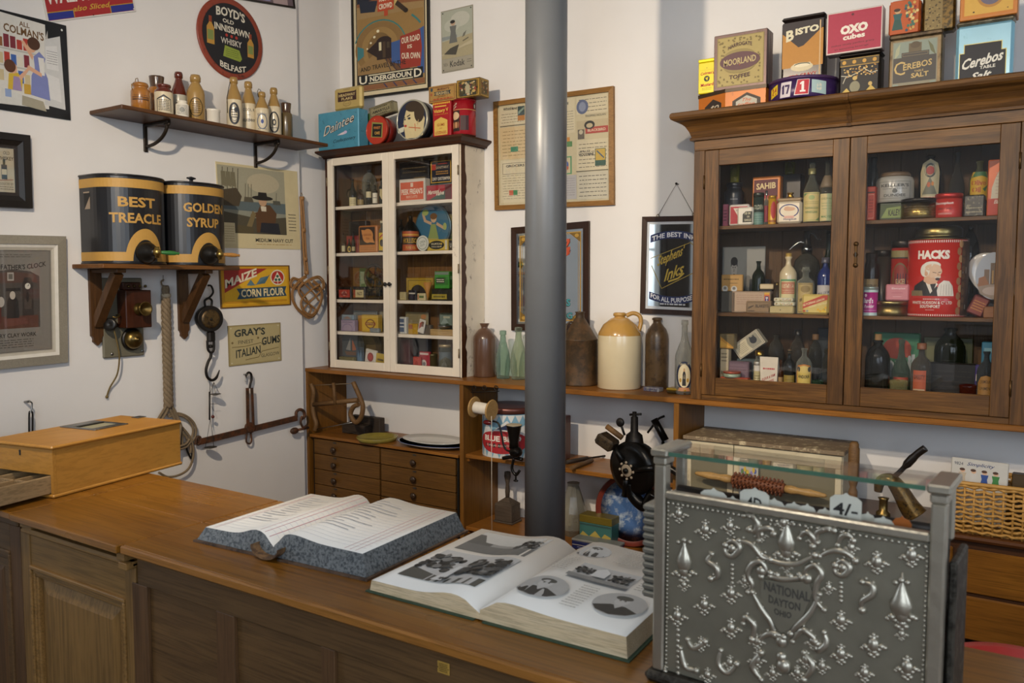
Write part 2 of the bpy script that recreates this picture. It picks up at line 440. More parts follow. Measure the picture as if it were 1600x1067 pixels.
struct('wall_alcove', MB().box(-.3, 0, YB - .05, 0, 0, CEIL), WALL)
mb = MB(); holed(mb, 'y', -.2, -8.7, YB, 0, CEIL, [(-5.85, -4.45, 1.0, 3.2)], .24); struct('wall_left', mb, WALL)
mb = MB(); holed(mb, 'x', -8.7, -.3, 8.3, 0, CEIL, [(4.3, 5.9, 1.2, 3.4), (6.3, 7.9, 1.2, 3.4)], .2); struct('wall_rear', mb, WALL)
mb = MB(); holed(mb, 'y', 8.1, -8.7, .2, 0, CEIL, [(-6.1, -3.7, 1.2, 3.5)], .2); struct('wall_right', mb, WALL)
WHITEWOOD = paint('e8e6e0', .4)
def window(nm, ax, fixed, a0, a1, z0, z1):
    mb = MB(); t = .05
    def bx(p, q, r, s_):
        if ax == 'x': mb.box(p, q, fixed - .02, fixed + .03, r, s_)
        else: mb.box(fixed - .02, fixed + .03, p, q, r, s_)
    bx(a0, a0 + t, z0, z1); bx(a1 - t, a1, z0, z1); bx(a0 + t, a1 - t, z0, z0 + t); bx(a0 + t, a1 - t, z1 - t, z1)
    for i in (1, 2): a = a0 + (a1 - a0) * i / 3; bx(a - .015, a + .015, z0 + t, z1 - t)
    zm = (z0 + z1) / 2; bx(a0 + t, a1 - t, zm - .016, zm + .016)
    struct(nm, mb, WHITEWOOD)
window('window_1', 'y', .0, -5.85, -4.45, 1.0, 3.2); window('window_2', 'x', -8.55, 4.3, 5.9, 1.2, 3.4)
window('window_3', 'x', -8.55, 6.3, 7.9, 1.2, 3.4); window('window_4', 'y', 8.15, -6.1, -3.7, 1.2, 3.5)
struct('door_1', MB().bev(.04, .075, -7.0, -5.95, .02, 2.6, .006).bev(.07, .085, -6.85, -6.1, .2, 1.1, .006).bev(.07, .085, -6.85, -6.1, 1.25, 2.4, .006), wood('2a1c12', '3a281a', 'z', 1, .4))
for nm, mbx in (('baseboard_left', MB().box(.04, .058, -8.5, -3.4, 0, .14)), ('baseboard_rear', MB().box(.06, 8.1, -8.5, -8.48, 0, .14))): struct(nm, mbx, WHITEWOOD)

# ------------------------------------------------------------------ grey iron column
PX_, PY_ = 2.623, -1.37
mb = MB(); mb.lathe([(.093, 0), (.093, CEIL)], (PX_, PY_, 0), 48)
tag(mb.build('iron_column', paint('5f6265', .36, .1, .08, 9, .25), None, (PX_, PY_, 0)), 'round grey painted iron column rising from floor to ceiling in front of the shelves', 'column')

# ------------------------------------------------------------------ woods
W_SH = wood('83521e', '9a6529', 'x', 1, .36); W_SHZ = wood('734b1c', '8a5d24', 'z', 1, .38); W_SHY = wood('83521e', '9a6529', 'y', 1, .36)
W_CH = wood('5d3f1a', '745024', 'x', 1.2, .42); W_CHD = wood('4a2c15', '5c381c', 'x', 1.2, .4)
W_TOP = wood('7a4d18', '956420', 'x', .7, .27, 1, .25); W_FRONT = wood('584026', '6d5130', 'x', 1, .5); W_FRONTZ = wood('543b24', '66492d', 'z', 1, .5)
W_GATE = wood('7a5a30', '8f6c3d', 'x', 1, .45); W_GATEZ = wood('765830', '8b693c', 'z', 1, .45); W_EDGE = wood('8f5e28', 'a87338', 'x', 1, .35)
W_OAK = wood('56391a', '7c5426', 'x', 1.5, .42, 2.2); W_OAKZ = wood('4f3418', '744e25', 'z', 1.5, .42, 2.2); W_OAKY = wood('543419', '724a26', 'y', 1.5, .36, 1.5)
W_DK = wood('2e1c10', '44291600'[:6], 'z', 1, .5); W_PINE = wood('6a4a28', '7f5b33', 'z', 1, .55)
BLACKM = paint('15130f', .4); IRON = paint('2b2723', .45, .7, .3, 40, .3); RUST = worn('4a3527', '6b4128', .5, .6, .4, 30, .3)
BRASS = metal('a8843c', .3); STEEL = metal('8f8f8c', .3); PANE = glass()

# ------------------------------------------------------------------ shelving along the back wall
ZT = 1.04; SF = -.40
un = T('shelving_unit', 'long brown wooden shelf unit along the back wall, under both glazed cabinets', 'shelves', None, (2.4, -.2, 0))
MB().bev(.002, 4.95, SF, -.002, ZT - .027, ZT, .003).build('top_board', W_SH, un)
MB().bev(.002, .024, SF + .005, -.002, 0, ZT - .027, .002).build('side_panel', W_SHZ, un)
for a, b in ((1.40, 1.43), (2.845, 2.875)): MB().bev(a, b, SF + .005, -.002, 0, ZT - .027, .002).build('upright', W_SHZ, un)
MB().bev(4.92, 4.95, SF + .005, -.002, 0, ZT - .027, .002).build('side_panel', W_SHZ, un)
ZM, ZL = .568, .098
for z in (ZM, ZL):
    MB().bev(1.431, 2.844, -.375, -.002, z - .026, z, .003).build('shelf', W_SH, un)
for z in (ZM, ZL): parts('shelf_cleat', W_SHY, un, [(1.431, 1.45, -.36, -.03, z - .05, z - .026), (2.825, 2.844, -.36, -.03, z - .05, z - .026)])
MB().bev(1.431, 2.844, -.30, -.28, 0, ZL - .026, .002).build('plinth', W_SHZ, un)

ch = T('drawer_chest', 'low dark wooden chest of many shallow drawers at the left end of the shelves', 'chest', None, (.72, -.2, 0))
CX0, CX1 = .06, 1.385; CZ = .56
MB().bev(CX0 - .02, CX1 + .008, -.405, -.01, CZ - .02, CZ, .003).build('top', W_SH, ch)
MB().box(CX0, CX0 + .012, -.385, -.01, 0, CZ - .02).box(CX1 - .012, CX1, -.385, -.01, 0, CZ - .02).box(CX0, CX1, -.02, -.01, 0, CZ - .02).box(CX0 + .012, CX1 - .012, -.37, -.01, 0, .02).box(.71, .722, -.37, -.02, .02, CZ - .02).build('carcass', paint('14120e', .5), ch)
zr = [Z(684.7, .08, -.39), Z(708, .08, -.39), Z(733, .08, -.39), Z(755.6, .08, -.39)]
DH = (zr[0] - zr[3]) / 3
KNOB = paint('3a2a1c', .35, .2)
for c, (a, b) in enumerate(((CX0 + .015, .708), (.724, CX1 - .022))):
    z = zr[0] - .0 if c == 0 else zr[0] - .002
    while z - DH > .02:
        d = MB().bev(a, b, -.392, -.372, z - DH + .004, z - .001, .002).box(a + .006, b - .006, -.372, -.05, z - DH + .008, z - .02).build('drawer', W_CH, ch)
        kx = a + .21 if c == 0 else a + .30
        MB().lathe([(.010, 0), (.008, .006), (.020, .014), (.023, .024), (.014, .031), (0, .033)], (kx, -.392, z - DH * .55), 16, 0, (0, -1, 0)).build('knob', KNOB, d)
        MB().box(kx - .014, kx + .014, -.3945, -.392, z - .018, z - .006).build('label_holder', paint('4a4640', .4, .6), d)
        z -= DH

lc = T('low_sideboard', 'low dark brown sideboard with rounded top edge under the oak cabinet', 'sideboard', None, (3.9, -.2, 0))
LZ = .535
mb = MB(); mb.prism([(-.405, LZ - .036), (-.43, LZ - .026), (-.437, LZ - .014), (-.43, LZ - .004), (-.41, LZ), (-.01, LZ), (-.01, LZ - .036)], ((0, 0, 0), (0, 1, 0), (0, 0, 1), (1, 0, 0)), 2.89, 4.90)
mb.build('top', wood('4a2a14', '5e381b', 'x', 1, .25), lc)
MB().box(2.90, 4.88, -.39, -.01, .05, LZ - .036).build('carcass', wood('3a2211', '4a2c16', 'x', 1, .4), lc)
for a, b in ((2.93, 3.55), (3.58, 4.20), (4.23, 4.50), (4.53, 4.86)):
    z1 = LZ - .07
    for q, hgt in enumerate((.20, .20)):
        MB().bev(a, b, -.405, -.391, z1 - hgt, z1, .006).build('drawer', wood('6b4315', '8a5a1e', 'x', 1, .3), lc); z1 -= hgt + .015

# ------------------------------------------------------------------ shop counter
ZC = .91; YF = -3.251; YK = -2.665; XS = 2.335
co = T('shop_counter', 'long brown wooden shop counter with panelled front, under the open books', 'counter', None, (4.0, -2.96, 0))
def top(parent, x0, x1, ys, z=ZC, th=.024):
    mb = MB()
    for a, b in zip(ys, ys[1:]): mb.bev(x0, x1, a + .0004, b - .0004, z - th, z, .003)
    return mb.build('worktop', W_TOP, parent)
yj = on_z(304, 812, ZC).y
top(co, XS, 5.6, [YF + .01, yj, YK])
MB().bev(XS, 5.6, YF, YF + .012, ZC - .0245, ZC - .0005, .004).build('front_edge', W_EDGE, co)
yf = YF + .028
MB().box(2.374, 5.6, yf + .012, YK - .03, .0, ZC - .025).build('carcass', W_FRONT, co)
zr_ = on_y(231, 918, yf).z
parts('front_rail', W_FRONT, co, [(2.374, 5.6, yf, yf + .012, zr_, ZC - .025), (2.374, 5.6, yf, yf + .012, 0, .12)])
for a, b in ((207, 230), (337, 365), (500, 521)):
    MB().bev(on_y(a, 950, yf).x, on_y(b, 950, yf).x, yf, yf + .012, .12, zr_, .0015).build('front_stile', W_FRONTZ, co)
for a in (3.85, 4.7, 5.5): MB().bev(a, a + .07, yf, yf + .012, .12, zr_, .0015).build('front_stile', W_FRONTZ, co)
pl = on_y(693, 1043, yf); pm = MB(); pm.bev(pl.x - .015, pl.x + .017, yf - .0025, yf - .0002, pl.z - .013, pl.z + .013, .001)
np_ = pm.build('name_plate', paint('c49c48', .4, .35), co, None, 'small brass maker plate screwed to front rail')
art('engraved_text', np_, flat((pl.x - .015, yf - .0025, pl.z - .013), (.032, 0, 0), (0, 0, .026), (0, -1, 0)), [LINES(.15, .85, .15, .9, 5, '4a3a1a', 3, .45), E(.07, .5, .04, .06, '3a2d14', 10), E(.93, .5, .04, .06, '3a2d14', 10)])

X0F = 1.722
fl = T('counter_flap', 'hinged lift-up counter flap with panelled gate below, left of the long counter', 'counter', None, (2.0, -2.96, 0))
top(fl, X0F, XS - .006, [YF - .008, yj - .003, YK])
yg = yf + .002
zt_ = ZC - .05
g = MB().bev(X0F + .012, 2.362, yg - .012, yg + .04, zt_ - .018, zt_, .006).build('cap_moulding', W_GATE, fl)
gx0, gx1 = 1.712, 2.36; s_ = .055
parts('gate_stile', W_GATEZ, fl, [(gx0, gx0 + s_, yg, yg + .03, .05, zt_ - .018), (gx1 - s_, gx1, yg, yg + .03, .05, zt_ - .018)])
za = zt_ - .018; zb = za - .105
MB().bev(gx0 + s_, gx1 - s_, yg + .004, yg + .03, zb, za, .001).build('frieze_board', W_GATE, fl)
def moulded(parent, x0, x1, z0, z1, y, wmat, wz):
    t = .035
    mb = MB()
    for q, (d, hh) in enumerate(((0, .010), (.013, .004), (.024, .0))):
        mb.bev(x0 + d, x1 - d, y - hh, y + .02, z1 - d - .012, z1 - d, .003).bev(x0 + d, x1 - d, y - hh, y + .02, z0 + d, z0 + d + .012, .003)
        mb.bev(x0 + d, x0 + d + .012, y - hh, y + .02, z0 + d + .012, z1 - d - .012, .003).bev(x1 - d - .012, x1 - d, y - hh, y + .02, z0 + d + .012, z1 - d - .012, .003)
    mb.build('panel_moulding', wmat, parent)
    p = MB(); a, b, c, d = x0 + t, x1 - t, z0 + t, z1 - t; i = .05
    p.add([(a, y + .016, c), (b, y + .016, c), (b, y + .016, d), (a, y + .016, d), (a + i, y + .004, c + i), (b - i, y + .004, c + i), (b - i, y + .004, d - i), (a + i, y + .004, d - i)],
          [(0, 1, 5, 4), (1, 2, 6, 5), (2, 3, 7, 6), (3, 0, 4, 7), (4, 5, 6, 7)])
    p.add([(a, y + .03, c), (b, y + .03, c), (b, y + .03, d), (a, y + .03, d)], [(0, 3, 2, 1)])
    p.build('raised_panel', wz, parent)
moulded(fl, gx0 + s_, gx1 - s_, .12, zb, yg + .004, W_GATE, W_GATEZ)
MB().bev(gx0 + s_, gx1 - s_, yg, yg + .03, .05, .12, .001).build('gate_bottom_rail', W_GATE, fl)
parts('flap_rest', W_GATE, fl, [(2.30, 2.338, yg - .02, yg + .02, ZC - .05, ZC - .027), (2.322, 2.362, yg - .028, yg + .01, ZC - .07, ZC - .05), (1.73, 1.80, yg - .01, yg + .02, ZC - .05, ZC - .03)])
cl = T('counter_section', 'dark wooden counter section with moulded panel at the left edge, before the till box', 'counter', None, (.9, -2.96, 0))
top(cl, .05, X0F - .006, [YF - .004, yj, YK])
MB().box(.06, 1.70, yg + .012, YK - .03, 0, ZC - .025).build('carcass', W_FRONT, cl)
MB().bev(.06, 1.715, yg - .012, yg + .012, zt_ - .005, ZC - .025, .005).build('cap_moulding', W_FRONT, cl)
parts('front_stile', W_FRONTZ, cl, [(a, b, yg, yg + .012, .05, zt_ - .005) for a, b in ((1.64, 1.708), (.9, .97))])
MB().bev(.13, 1.64, yg, yg + .012, zt_ - .10, zt_ - .005, .001).build('front_rail', W_FRONT, cl)
moulded(cl, .97, 1.64, .08, zt_ - .10, yg + .004, W_FRONT, W_FRONTZ)

# ------------------------------------------------------------------ peeling cream cabinet
CREAM = worn('e6dac4', '4a2a16', .66, .5, 0, 14, .2); CREAM2 = worn('e9decb', '5a3a20', .72, .42, 0, 9, .1)
BRN = wood('3c2010', '512c16', 'x', 1, .38); BRNZ = wood('3c2010', '512c16', 'z', 1, .38)
lx0, lx1, lf, lz0, lz1 = .098, 1.322, -.262, ZT, 2.545
lcab = T('glazed_cabinet', 'peeling cream painted glazed cabinet with two narrow doors, by the left corner', 'cabinet', None, (.72, -.14, ZT))
MB().box(lx0, lx0 + .018, lf, -.003, lz0, lz1).build('side', BRNZ, lcab)
MB().box(lx1 - .02, lx1, lf, -.003, lz0, lz1).build('side', CREAM, lcab, None, 'cream side with flaking paint')
rd = random.Random(5); ed = MB(); n_ = 46
pts = [(-.215 + rd.uniform(-.008, .012), lz0 + (lz1 - lz0) * i / n_) for i in range(n_ + 1)]
ed.prism([(-.2615, lz0)] + pts + [(-.2615, lz1)], ((lx1, 0, 0), (0, 1, 0), (0, 0, 1), (1, 0, 0)), 0, .0012)
ed.build('bare_edge', BRNZ, lcab, None, 'bare brown wood where the cream paint has flaked off')
parts('case_board', CREAM2, lcab, [(lx0 + .018, lx1 - .02, lf, -.003, lz0, lz0 + .02), (lx0 + .018, lx1 - .02, lf, -.003, lz1 - .02, lz1)])
bk = MB()
for i in range(8): a = lx0 + .018 + i * (lx1 - lx0 - .038) / 8; bk.bev(a, a + (lx1 - lx0 - .038) / 8, -.014, -.004, lz0 + .02, lz1 - .02, .003)
bk.build('back_boards', W_PINE, lcab)
LSH = [2.205, 1.872, 1.538, 1.305]
for z in LSH: MB().box(lx0 + .019, lx1 - .021, -.225, -.015, z - .016, z).bev(lx0 + .019, lx1 - .021, -.235, -.225, z - .022, z, .002).build('shelf', CREAM2, lcab)
mb = MB(); prof = [(0, 0), (.012, .0), (.018, .012), (.034, .022), (.05, .034), (.05, .046), (0, .046)]
def cornice(mb, x0, x1, yfr, z, prof, right=True, left=True, sc=1):
    """moulded cornice: front run and returned ends"""
    pr = [(a * sc, b * sc) for a, b in prof]; n = len(pr); vs = []
    for k in range(4):
        for a, b in pr:
            xa = x0 - (a if left else 0); xb = x1 + (a if right else 0)
            vs.append([(xa, -.003, z + b), (xa, yfr - a, z + b), (xb, yfr - a, z + b), (xb, -.003, z + b)][k])
    fs = []
    for k in range(3):
        for i in range(n - 1): fs.append((k * n + i, (k + 1) * n + i, (k + 1) * n + i + 1, k * n + i + 1))
    mb.add(vs, fs)
    zt = z + pr[-2][1]; e = pr[-2][0]
    mb.add([(x0 - e * left, -.003, zt), (x0 - e * left, yfr - e, zt), (x1 + e * right, yfr - e, zt), (x1 + e * right, -.003, zt)], [(0, 1, 2, 3)])
    mb.add([(x0, -.003, z), (x0, yfr, z), (x1, yfr, z), (x1, -.003, z)], [(3, 2, 1, 0)])
    return mb
mb = MB().box(lx0, lx1 + .004, lf - .02, -.004, lz1, lz1 + .012); cornice(mb, lx0 + .02, lx1 + .01, lf - .02, lz1 + .005, prof)
mb.build('cornice', BRN, lcab); LTOP = lz1 + .051
def glazed_door(parent, x0, x1, z0, z1, yf, th, st, rt, rb, mf, mfz, glassm, knob=None):
    d = MB().bev(x0 + st, x1 - st, yf, yf + th, z0, z0 + rb, .003).build('door', mf, parent)
    parts('rail', mf, d, [(x0 + st, x1 - st, yf, yf + th, z1 - rt, z1)]); parts('stile', mfz, d, [(x0, x0 + st, yf, yf + th, z0, z1), (x1 - st, x1, yf, yf + th, z0, z1)])
    MB().box(x0 + st - .004, x1 - st + .004, yf + th * .55, yf + th * .55 + .003, z0 + rb - .004, z1 - rt + .004).build('glass_pane', glassm, d)
    return d
lm = .716
zk = Z(444, .75, -.29)
for a, b, kx in ((lx0 + .042, lm, lm - .018), (lm + .003, lx1 - .006, lm + .022)):
    d = glazed_door(lcab, a, b, lz0 + .004, lz1 - .002, -.284, .02, .052, .052, .058, CREAM2, CREAM2, PANE)
    MB().lathe([(.006, 0), (.006, .01), (.013, .016), (.014, .024), (0, .03)], (kx, -.284, zk), 14, 0, (0, -1, 0)).build('knob', BLACKM, d)
for z in (1.2, 1.75, 2.38):
    for q in (lx1 - .004, lx0 + .042): MB().lathe([(.005, -.03), (.005, .03)], (q, -.288, z), 8).build('hinge', paint('8a7a60', .4, .5), lcab)

# ------------------------------------------------------------------ big oak cabinet
rx0, rx1, rf, rz0, rz1 = 2.935, 4.47, -.372, ZT, 2.40
rc = T('oak_cabinet', 'large dark oak glazed cabinet with heavy moulded cornice, on the right of the back wall', 'cabinet', None, (3.7, -.19, ZT))
parts('front_stile', W_OAKZ, rc, [(rx0, rx0 + .058, rf - .012, rf + .012, rz0, 2.345), (4.395, rx1, rf - .012, rf + .012, rz0, 2.345)])
MB().box(rx0 + .002, rx0 + .02, rf + .012, -.003, rz0, rz1).build('side', W_OAKZ, rc); MB().box(rx1 - .02, rx1 - .002, rf + .012, -.003, rz0, rz1).build('side', W_OAKZ, rc)
MB().bev(rx0 + .058, 4.395, rf - .008, rf + .012, rz0, rz0 + .028, .002).build('base_strip', W_OAK, rc)
MB().bev(rx0, rx1, rf - .012, rf + .012, 2.345, rz1, .002).box(rx0 + .02, rx1 - .02, rf + .012, -.004, rz1 - .02, rz1).build('frieze', W_OAK, rc)
MB().box(rx0 + .02, rx1 - .02, rf + .012, -.02, rz0, rz0 + .03).build('floor_board', W_OAK, rc)
bk = MB()
for i in range(13): a = rx0 + .02 + i * (rx1 - rx0 - .04) / 13; bk.bev(a, a + (rx1 - rx0 - .04) / 13, -.016, -.004, rz0 + .03, rz1 - .02, .003)
bk.build('back_boards', wood('4f381f', '60462a', 'z', 1, .6), rc)
RSH = [1.955, 1.502]; RSHZ = [rz0 + .03] + RSH
for z in RSH: MB().bev(rx0 + .021, rx1 - .021, -.335, -.017, z - .018, z, .002).build('shelf', W_OAK, rc)
CPROF = [(0, 0), (.014, 0), (.016, .012), (.008, .018), (.018, .045), (.034, .072), (.058, .092), (.078, .098), (.092, .106), (.097, .118), (.095, .132), (.088, .139), (0, .139)]
cornice(MB(), rx0 - .004, rx1 + .004, rf - .014, rz1 - .003, CPROF).build('cornice', W_OAK, rc); RTOP = rz1 + .136
mb = cornice(MB(), 3.691, 3.711, rf - .018, rz1 - .005, CPROF, 0, 0)
for q in (3.691, 3.711): mb.add([(q, rf - .018 - a, rz1 - .005 + b) for a, b in CPROF], [tuple(range(len(CPROF)))])
mb.build('cornice_clip', W_OAKZ, rc)
for i, (a, b) in enumerate(((rx0 + .060, 3.704), (3.708, 4.393))):
    d = glazed_door(rc, a, b, rz0 + .030, 2.342, rf - .014, .022, .074, .080, .092, W_OAK, W_OAKZ, PANE)
    if i == 1:
        zc = Z(398, 3.74, rf); e = MB().bev(3.738, 3.752, rf - .018, rf - .014, zc - .05, zc + .05, .002)
        for q in (-.05, .05, 0): e.lathe([(.012 if q else .010, 0), (.010, .004), (0, .005)], (3.745, rf - .014, zc + q), 14, 0, (0, -1, 0))
        e.build('escutcheon', paint('4a3418', .4, .7), d); MB().box(3.7425, 3.7475, rf - .0205, rf - .0195, zc - .012, zc + .012).build('keyhole', BLACKM, d)
    for z in (1.2, 2.18): MB().lathe([(.005, -.035), (.005, .035)], (a - .002 if i == 0 else b + .002, rf - .016, z), 8).build('hinge', paint('5a4020', .4, .7), d)

# ------------------------------------------------------------------ builders for small goods
LW = .04
def radius_at(px0,px1,p): return (px1 - px0) / 2 / FPX * (Vector(p) - CAM).dot(FWD)
def seat_x(px0,px1,x,z): y = Y((px0 + px1) / 2,x,z); return x,y,radius_at(px0,px1,(x,y,z))
def seat_y(px0,px1,y,z): x = X((px0 + px1) / 2,y,z); return x,y,radius_at(px0,px1,(x,y,z))
def toward(x,y): return math.atan2(CAM.y - y,CAM.x - x)
BOT = {
 'stout': [(.93,0),(1,.02),(1,.53),(.95,.60),(.74,.71),(.52,.80),(.42,.86),(.42,.875),(.52,.885),(.53,.96),(.44,1),(0,1)],
 'ginger': [(.93,0),(1,.02),(1,.60),(.93,.67),(.66,.77),(.48,.83),(.46,.85),(.58,.86),(.60,.94),(.5,1),(0,1)],
 'crock': [(.90,0),(1,.03),(1,.68),(.95,.74),(.74,.80),(.70,.86),(.82,.88),(.82,.93),(.7,1),(0,1)],
 'wide': [(.92,0),(1,.02),(1,.62),(.94,.70),(.74,.76),(.72,.80),(.82,.96),(.84,1),(.66,1),(.62,.92),(0,.9)],
 'jar': [(.93,0),(1,.03),(1,.74),(.95,.80),(.72,.86),(.68,.90),(.80,.92),(.80,.98),(.72,1),(0,1)],
 'pot': [(.92,0),(.97,.04),(.97,.84),(1.03,.87),(1.03,.97),(.98,1),(.88,1),(.86,.2),(0,.2)],
 'flask': [(.95,0),(1,.02),(1,.66),(.95,.72),(.7,.79),(.36,.84),(.30,.88),(.28,.94),(.42,.985),(.40,1),(0,1)],
 'wine': [(.9,0),(1,.02),(1,.46),(.96,.53),(.70,.63),(.42,.72),(.32,.80),(.30,.93),(.37,.94),(.37,1),(.25,1),(0,.99)],
 'pop': [(.82,0),(.9,.02),(.86,.08),(.98,.22),(1,.36),(.9,.52),(.6,.68),(.42,.78),(.36,.90),(.46,.91),(.46,.99),(.3,1),(0,.98)],
 'med': [(.93,0),(1,.02),(1,.62),(.92,.70),(.5,.76),(.36,.79),(.34,.88),(.48,.89),(.48,.95),(.42,.95),(.38,1),(0,1)],
 'hock': [(.95,0),(1,.02),(1,.70),(.96,.76),(.80,.83),(.52,.89),(.36,.925),(.34,.96),(.44,.965),(.44,.99),(.3,1),(0,.99)],
 'ink': [(.94,0),(1,.04),(1,.5),(.8,.62),(.36,.68),(.34,.9),(.46,.91),(.46,1),(0,1)],
}
def bottle(name,label,cat,pos,z,H,kind,mats,split=None,group=None,lab=None,cap=None,seg=24,sy=1.0,faces=None):
    """a turned bottle or jar; split=[heights] where the glaze changes; lab=(z0,z1,half angle,[items]); cap=(r,z0,z1,mat)"""
    x,y,R_ = pos; t = T(name,label,cat,group,(x,y,z))
    mf = None
    if split: mf = lambda q: sum(q > s_ * H for s_ in split)
    prof = []
    raw = BOT[kind]
    for (a,b),(c,d) in zip(raw,raw[1:]):
        prof.append((a * R_,b * H))
        if split:
            for s_ in split:
                if b < s_ < d: f = (s_ - b) / (d - b); prof.append(((a + (c - a) * f) * R_,s_ * H))
    prof.append((raw[-1][0] * R_,raw[-1][1] * H))
    b = MB().lathe(prof,(x,y,z),seg,0,mat=mf,sy=sy).build('body',mats,t)
    am = toward(x,y)
    if lab:
        z0,z1,ha,items = lab[:4]; am = lab[4] if len(lab) > 4 else am
        art('printed_label',t,round_face((x,y,0),R_ * 1.004,z + z0 * H,z + z1 * H,am,ha),items)
    if cap:
        MB().lathe([(cap[0] * R_,0),(cap[0] * R_ * 1.03,.1 * (cap[2] - cap[1]) * H),(cap[0] * R_ * .98,(cap[2] - cap[1]) * H),(0,(cap[2] - cap[1]) * H + .001)],(x,y,z + cap[1] * H),18).build('stopper' if len(cap) < 5 else cap[4],cap[3],t)
    return t
def can(name,label,cat,pos,z,H,col_,items=None,ha=1.45,lid=None,rim='b9a780',am=None,group=None,sy=1,rough=.35,liph=.1):
    """a round tin with lid and printed wrap"""
    x,y,R_ = pos; t = T(name,label,cat,group,(x,y,z)); lh = liph * H
    MB().lathe([(R_ * .98,0),(R_,.002),(R_,H - lh),(0,H - lh)],(x,y,z),32,0).build('body',col_ if not isinstance(col_,str) else paint(col_,rough,.1,.12,12),t)
    lidm = paint(lid or rim,.32,.5) if not isinstance(lid,bpy.types.Material) else lid
    MB().lathe([(R_ * 1.02,0),(R_ * 1.025,lh * .6),(R_ * 1.02,lh * .9),(R_ * .97,lh),(R_ * .9,lh * .97),(0,lh * .97)],(x,y,z + H - lh),32).build('lid',lidm,t)
    if items: art('printed_wrap',t,round_face((x,y,0),R_ * 1.002,z,z + H - lh,toward(x,y) if am is None else am,ha),items)
    return t
def tin(name,label,cat,x0,x1,yf,dep,z0,z1,col_,items=None,lid=None,lidh=.0,group=None,rz=0,side=None,c=.004,rough=.38,tilt=0,pivot=None):
    """a box tin facing the room (front at yf, depth dep behind); items drawn on its front; rz turns, tilt leans it back"""
    cx,cy = (x0 + x1) / 2,yf + dep / 2
    t = T(name,label,cat,group,(cx,cy,z0))
    M = Matrix.Translation((cx,cy,z0)) @ Matrix.Rotation(rz,4,'Z') @ Matrix.Rotation(tilt,4,'Y') @ Matrix.Translation((-cx,-cy,-z0))
    m = col_ if not isinstance(col_,str) else paint(col_,rough,.1,.12,12)
    H = z1 - z0; zl = z1 - lidh * H
    MB().bev(x0,x1,yf,yf + dep,z0,zl,c,0,M).build('body',m,t)
    if lid: MB().bev(x0 - .0015,x1 + .0015,yf - .0015,yf + dep + .0015,zl - .001,z1,c,0,M).build('lid',lid if not isinstance(lid,str) else paint(lid,.35,.4),t)
    def fr3(O,U,V,N): return flat(M @ Vector(O),M.to_3x3() @ Vector(U),M.to_3x3() @ Vector(V),M.to_3x3() @ Vector(N))
    i = min(c,.004)
    if items: art('printed_front',t,fr3((x0 + i,yf,z0 + i),(x1 - x0 - 2 * i,0,0),(0,0,zl - z0 - 2 * i),(0,-1,0)),items)
    if side: art('printed_side',t,fr3((x1,yf + i,z0 + i),(0,dep - 2 * i,0),(0,0,zl - z0 - 2 * i),(1,0,0)),side)
    return t
def quad(px4,axis,at):
    f = on_x if axis == 'x' else on_y
    return [f(a,b,at) for a,b in px4]
def slab(mb,TL,BL,BR,N,th,mi=0,TR=None):
    """flat board through three corners, front face at the corners, th thick"""
    TR = TR if TR is not None else TL + BR - BL
    f = [BL,BR,TR,TL]; b = [p - N * th for p in f]
    return mb.add(f + b,[(0,1,2,3),(7,6,5,4),(0,4,5,1),(1,5,6,2),(2,6,7,3),(3,7,4,0)],mi)
def sign(name,label,cat,px4,axis,at,th,base,items,group=None,rough=.35,metal_=0,edge=None,keep=False):
    """a flat printed sign on a wall; px4 = TL, TR, BR, BL in the photo"""
    N = Vector((1,0,0)) if axis == 'x' else Vector((0,-1,0))
    face = at + th if axis == 'x' else at - th
    TL,TR,BR,BL = quad(px4,axis,face)
    V = ((TL - BL) + (TR - BR)) / 2; U = ((BR - BL) + (TR - TL)) / 2; O = (TL + TR + BL + BR) / 4 - U / 2 - V / 2
    cen = O + U / 2 + V / 2
    t = T(name,label,cat,group,tuple(cen - N * th / 2))
    slab(MB(),O + V,O,O + U,N,th - .0005).build('panel',paint(base,rough,metal_,.08,14),t)
    art('printed_face',t,flat(O,U,V,N),items,.0004)
    return t,flat(O,U,V,N)
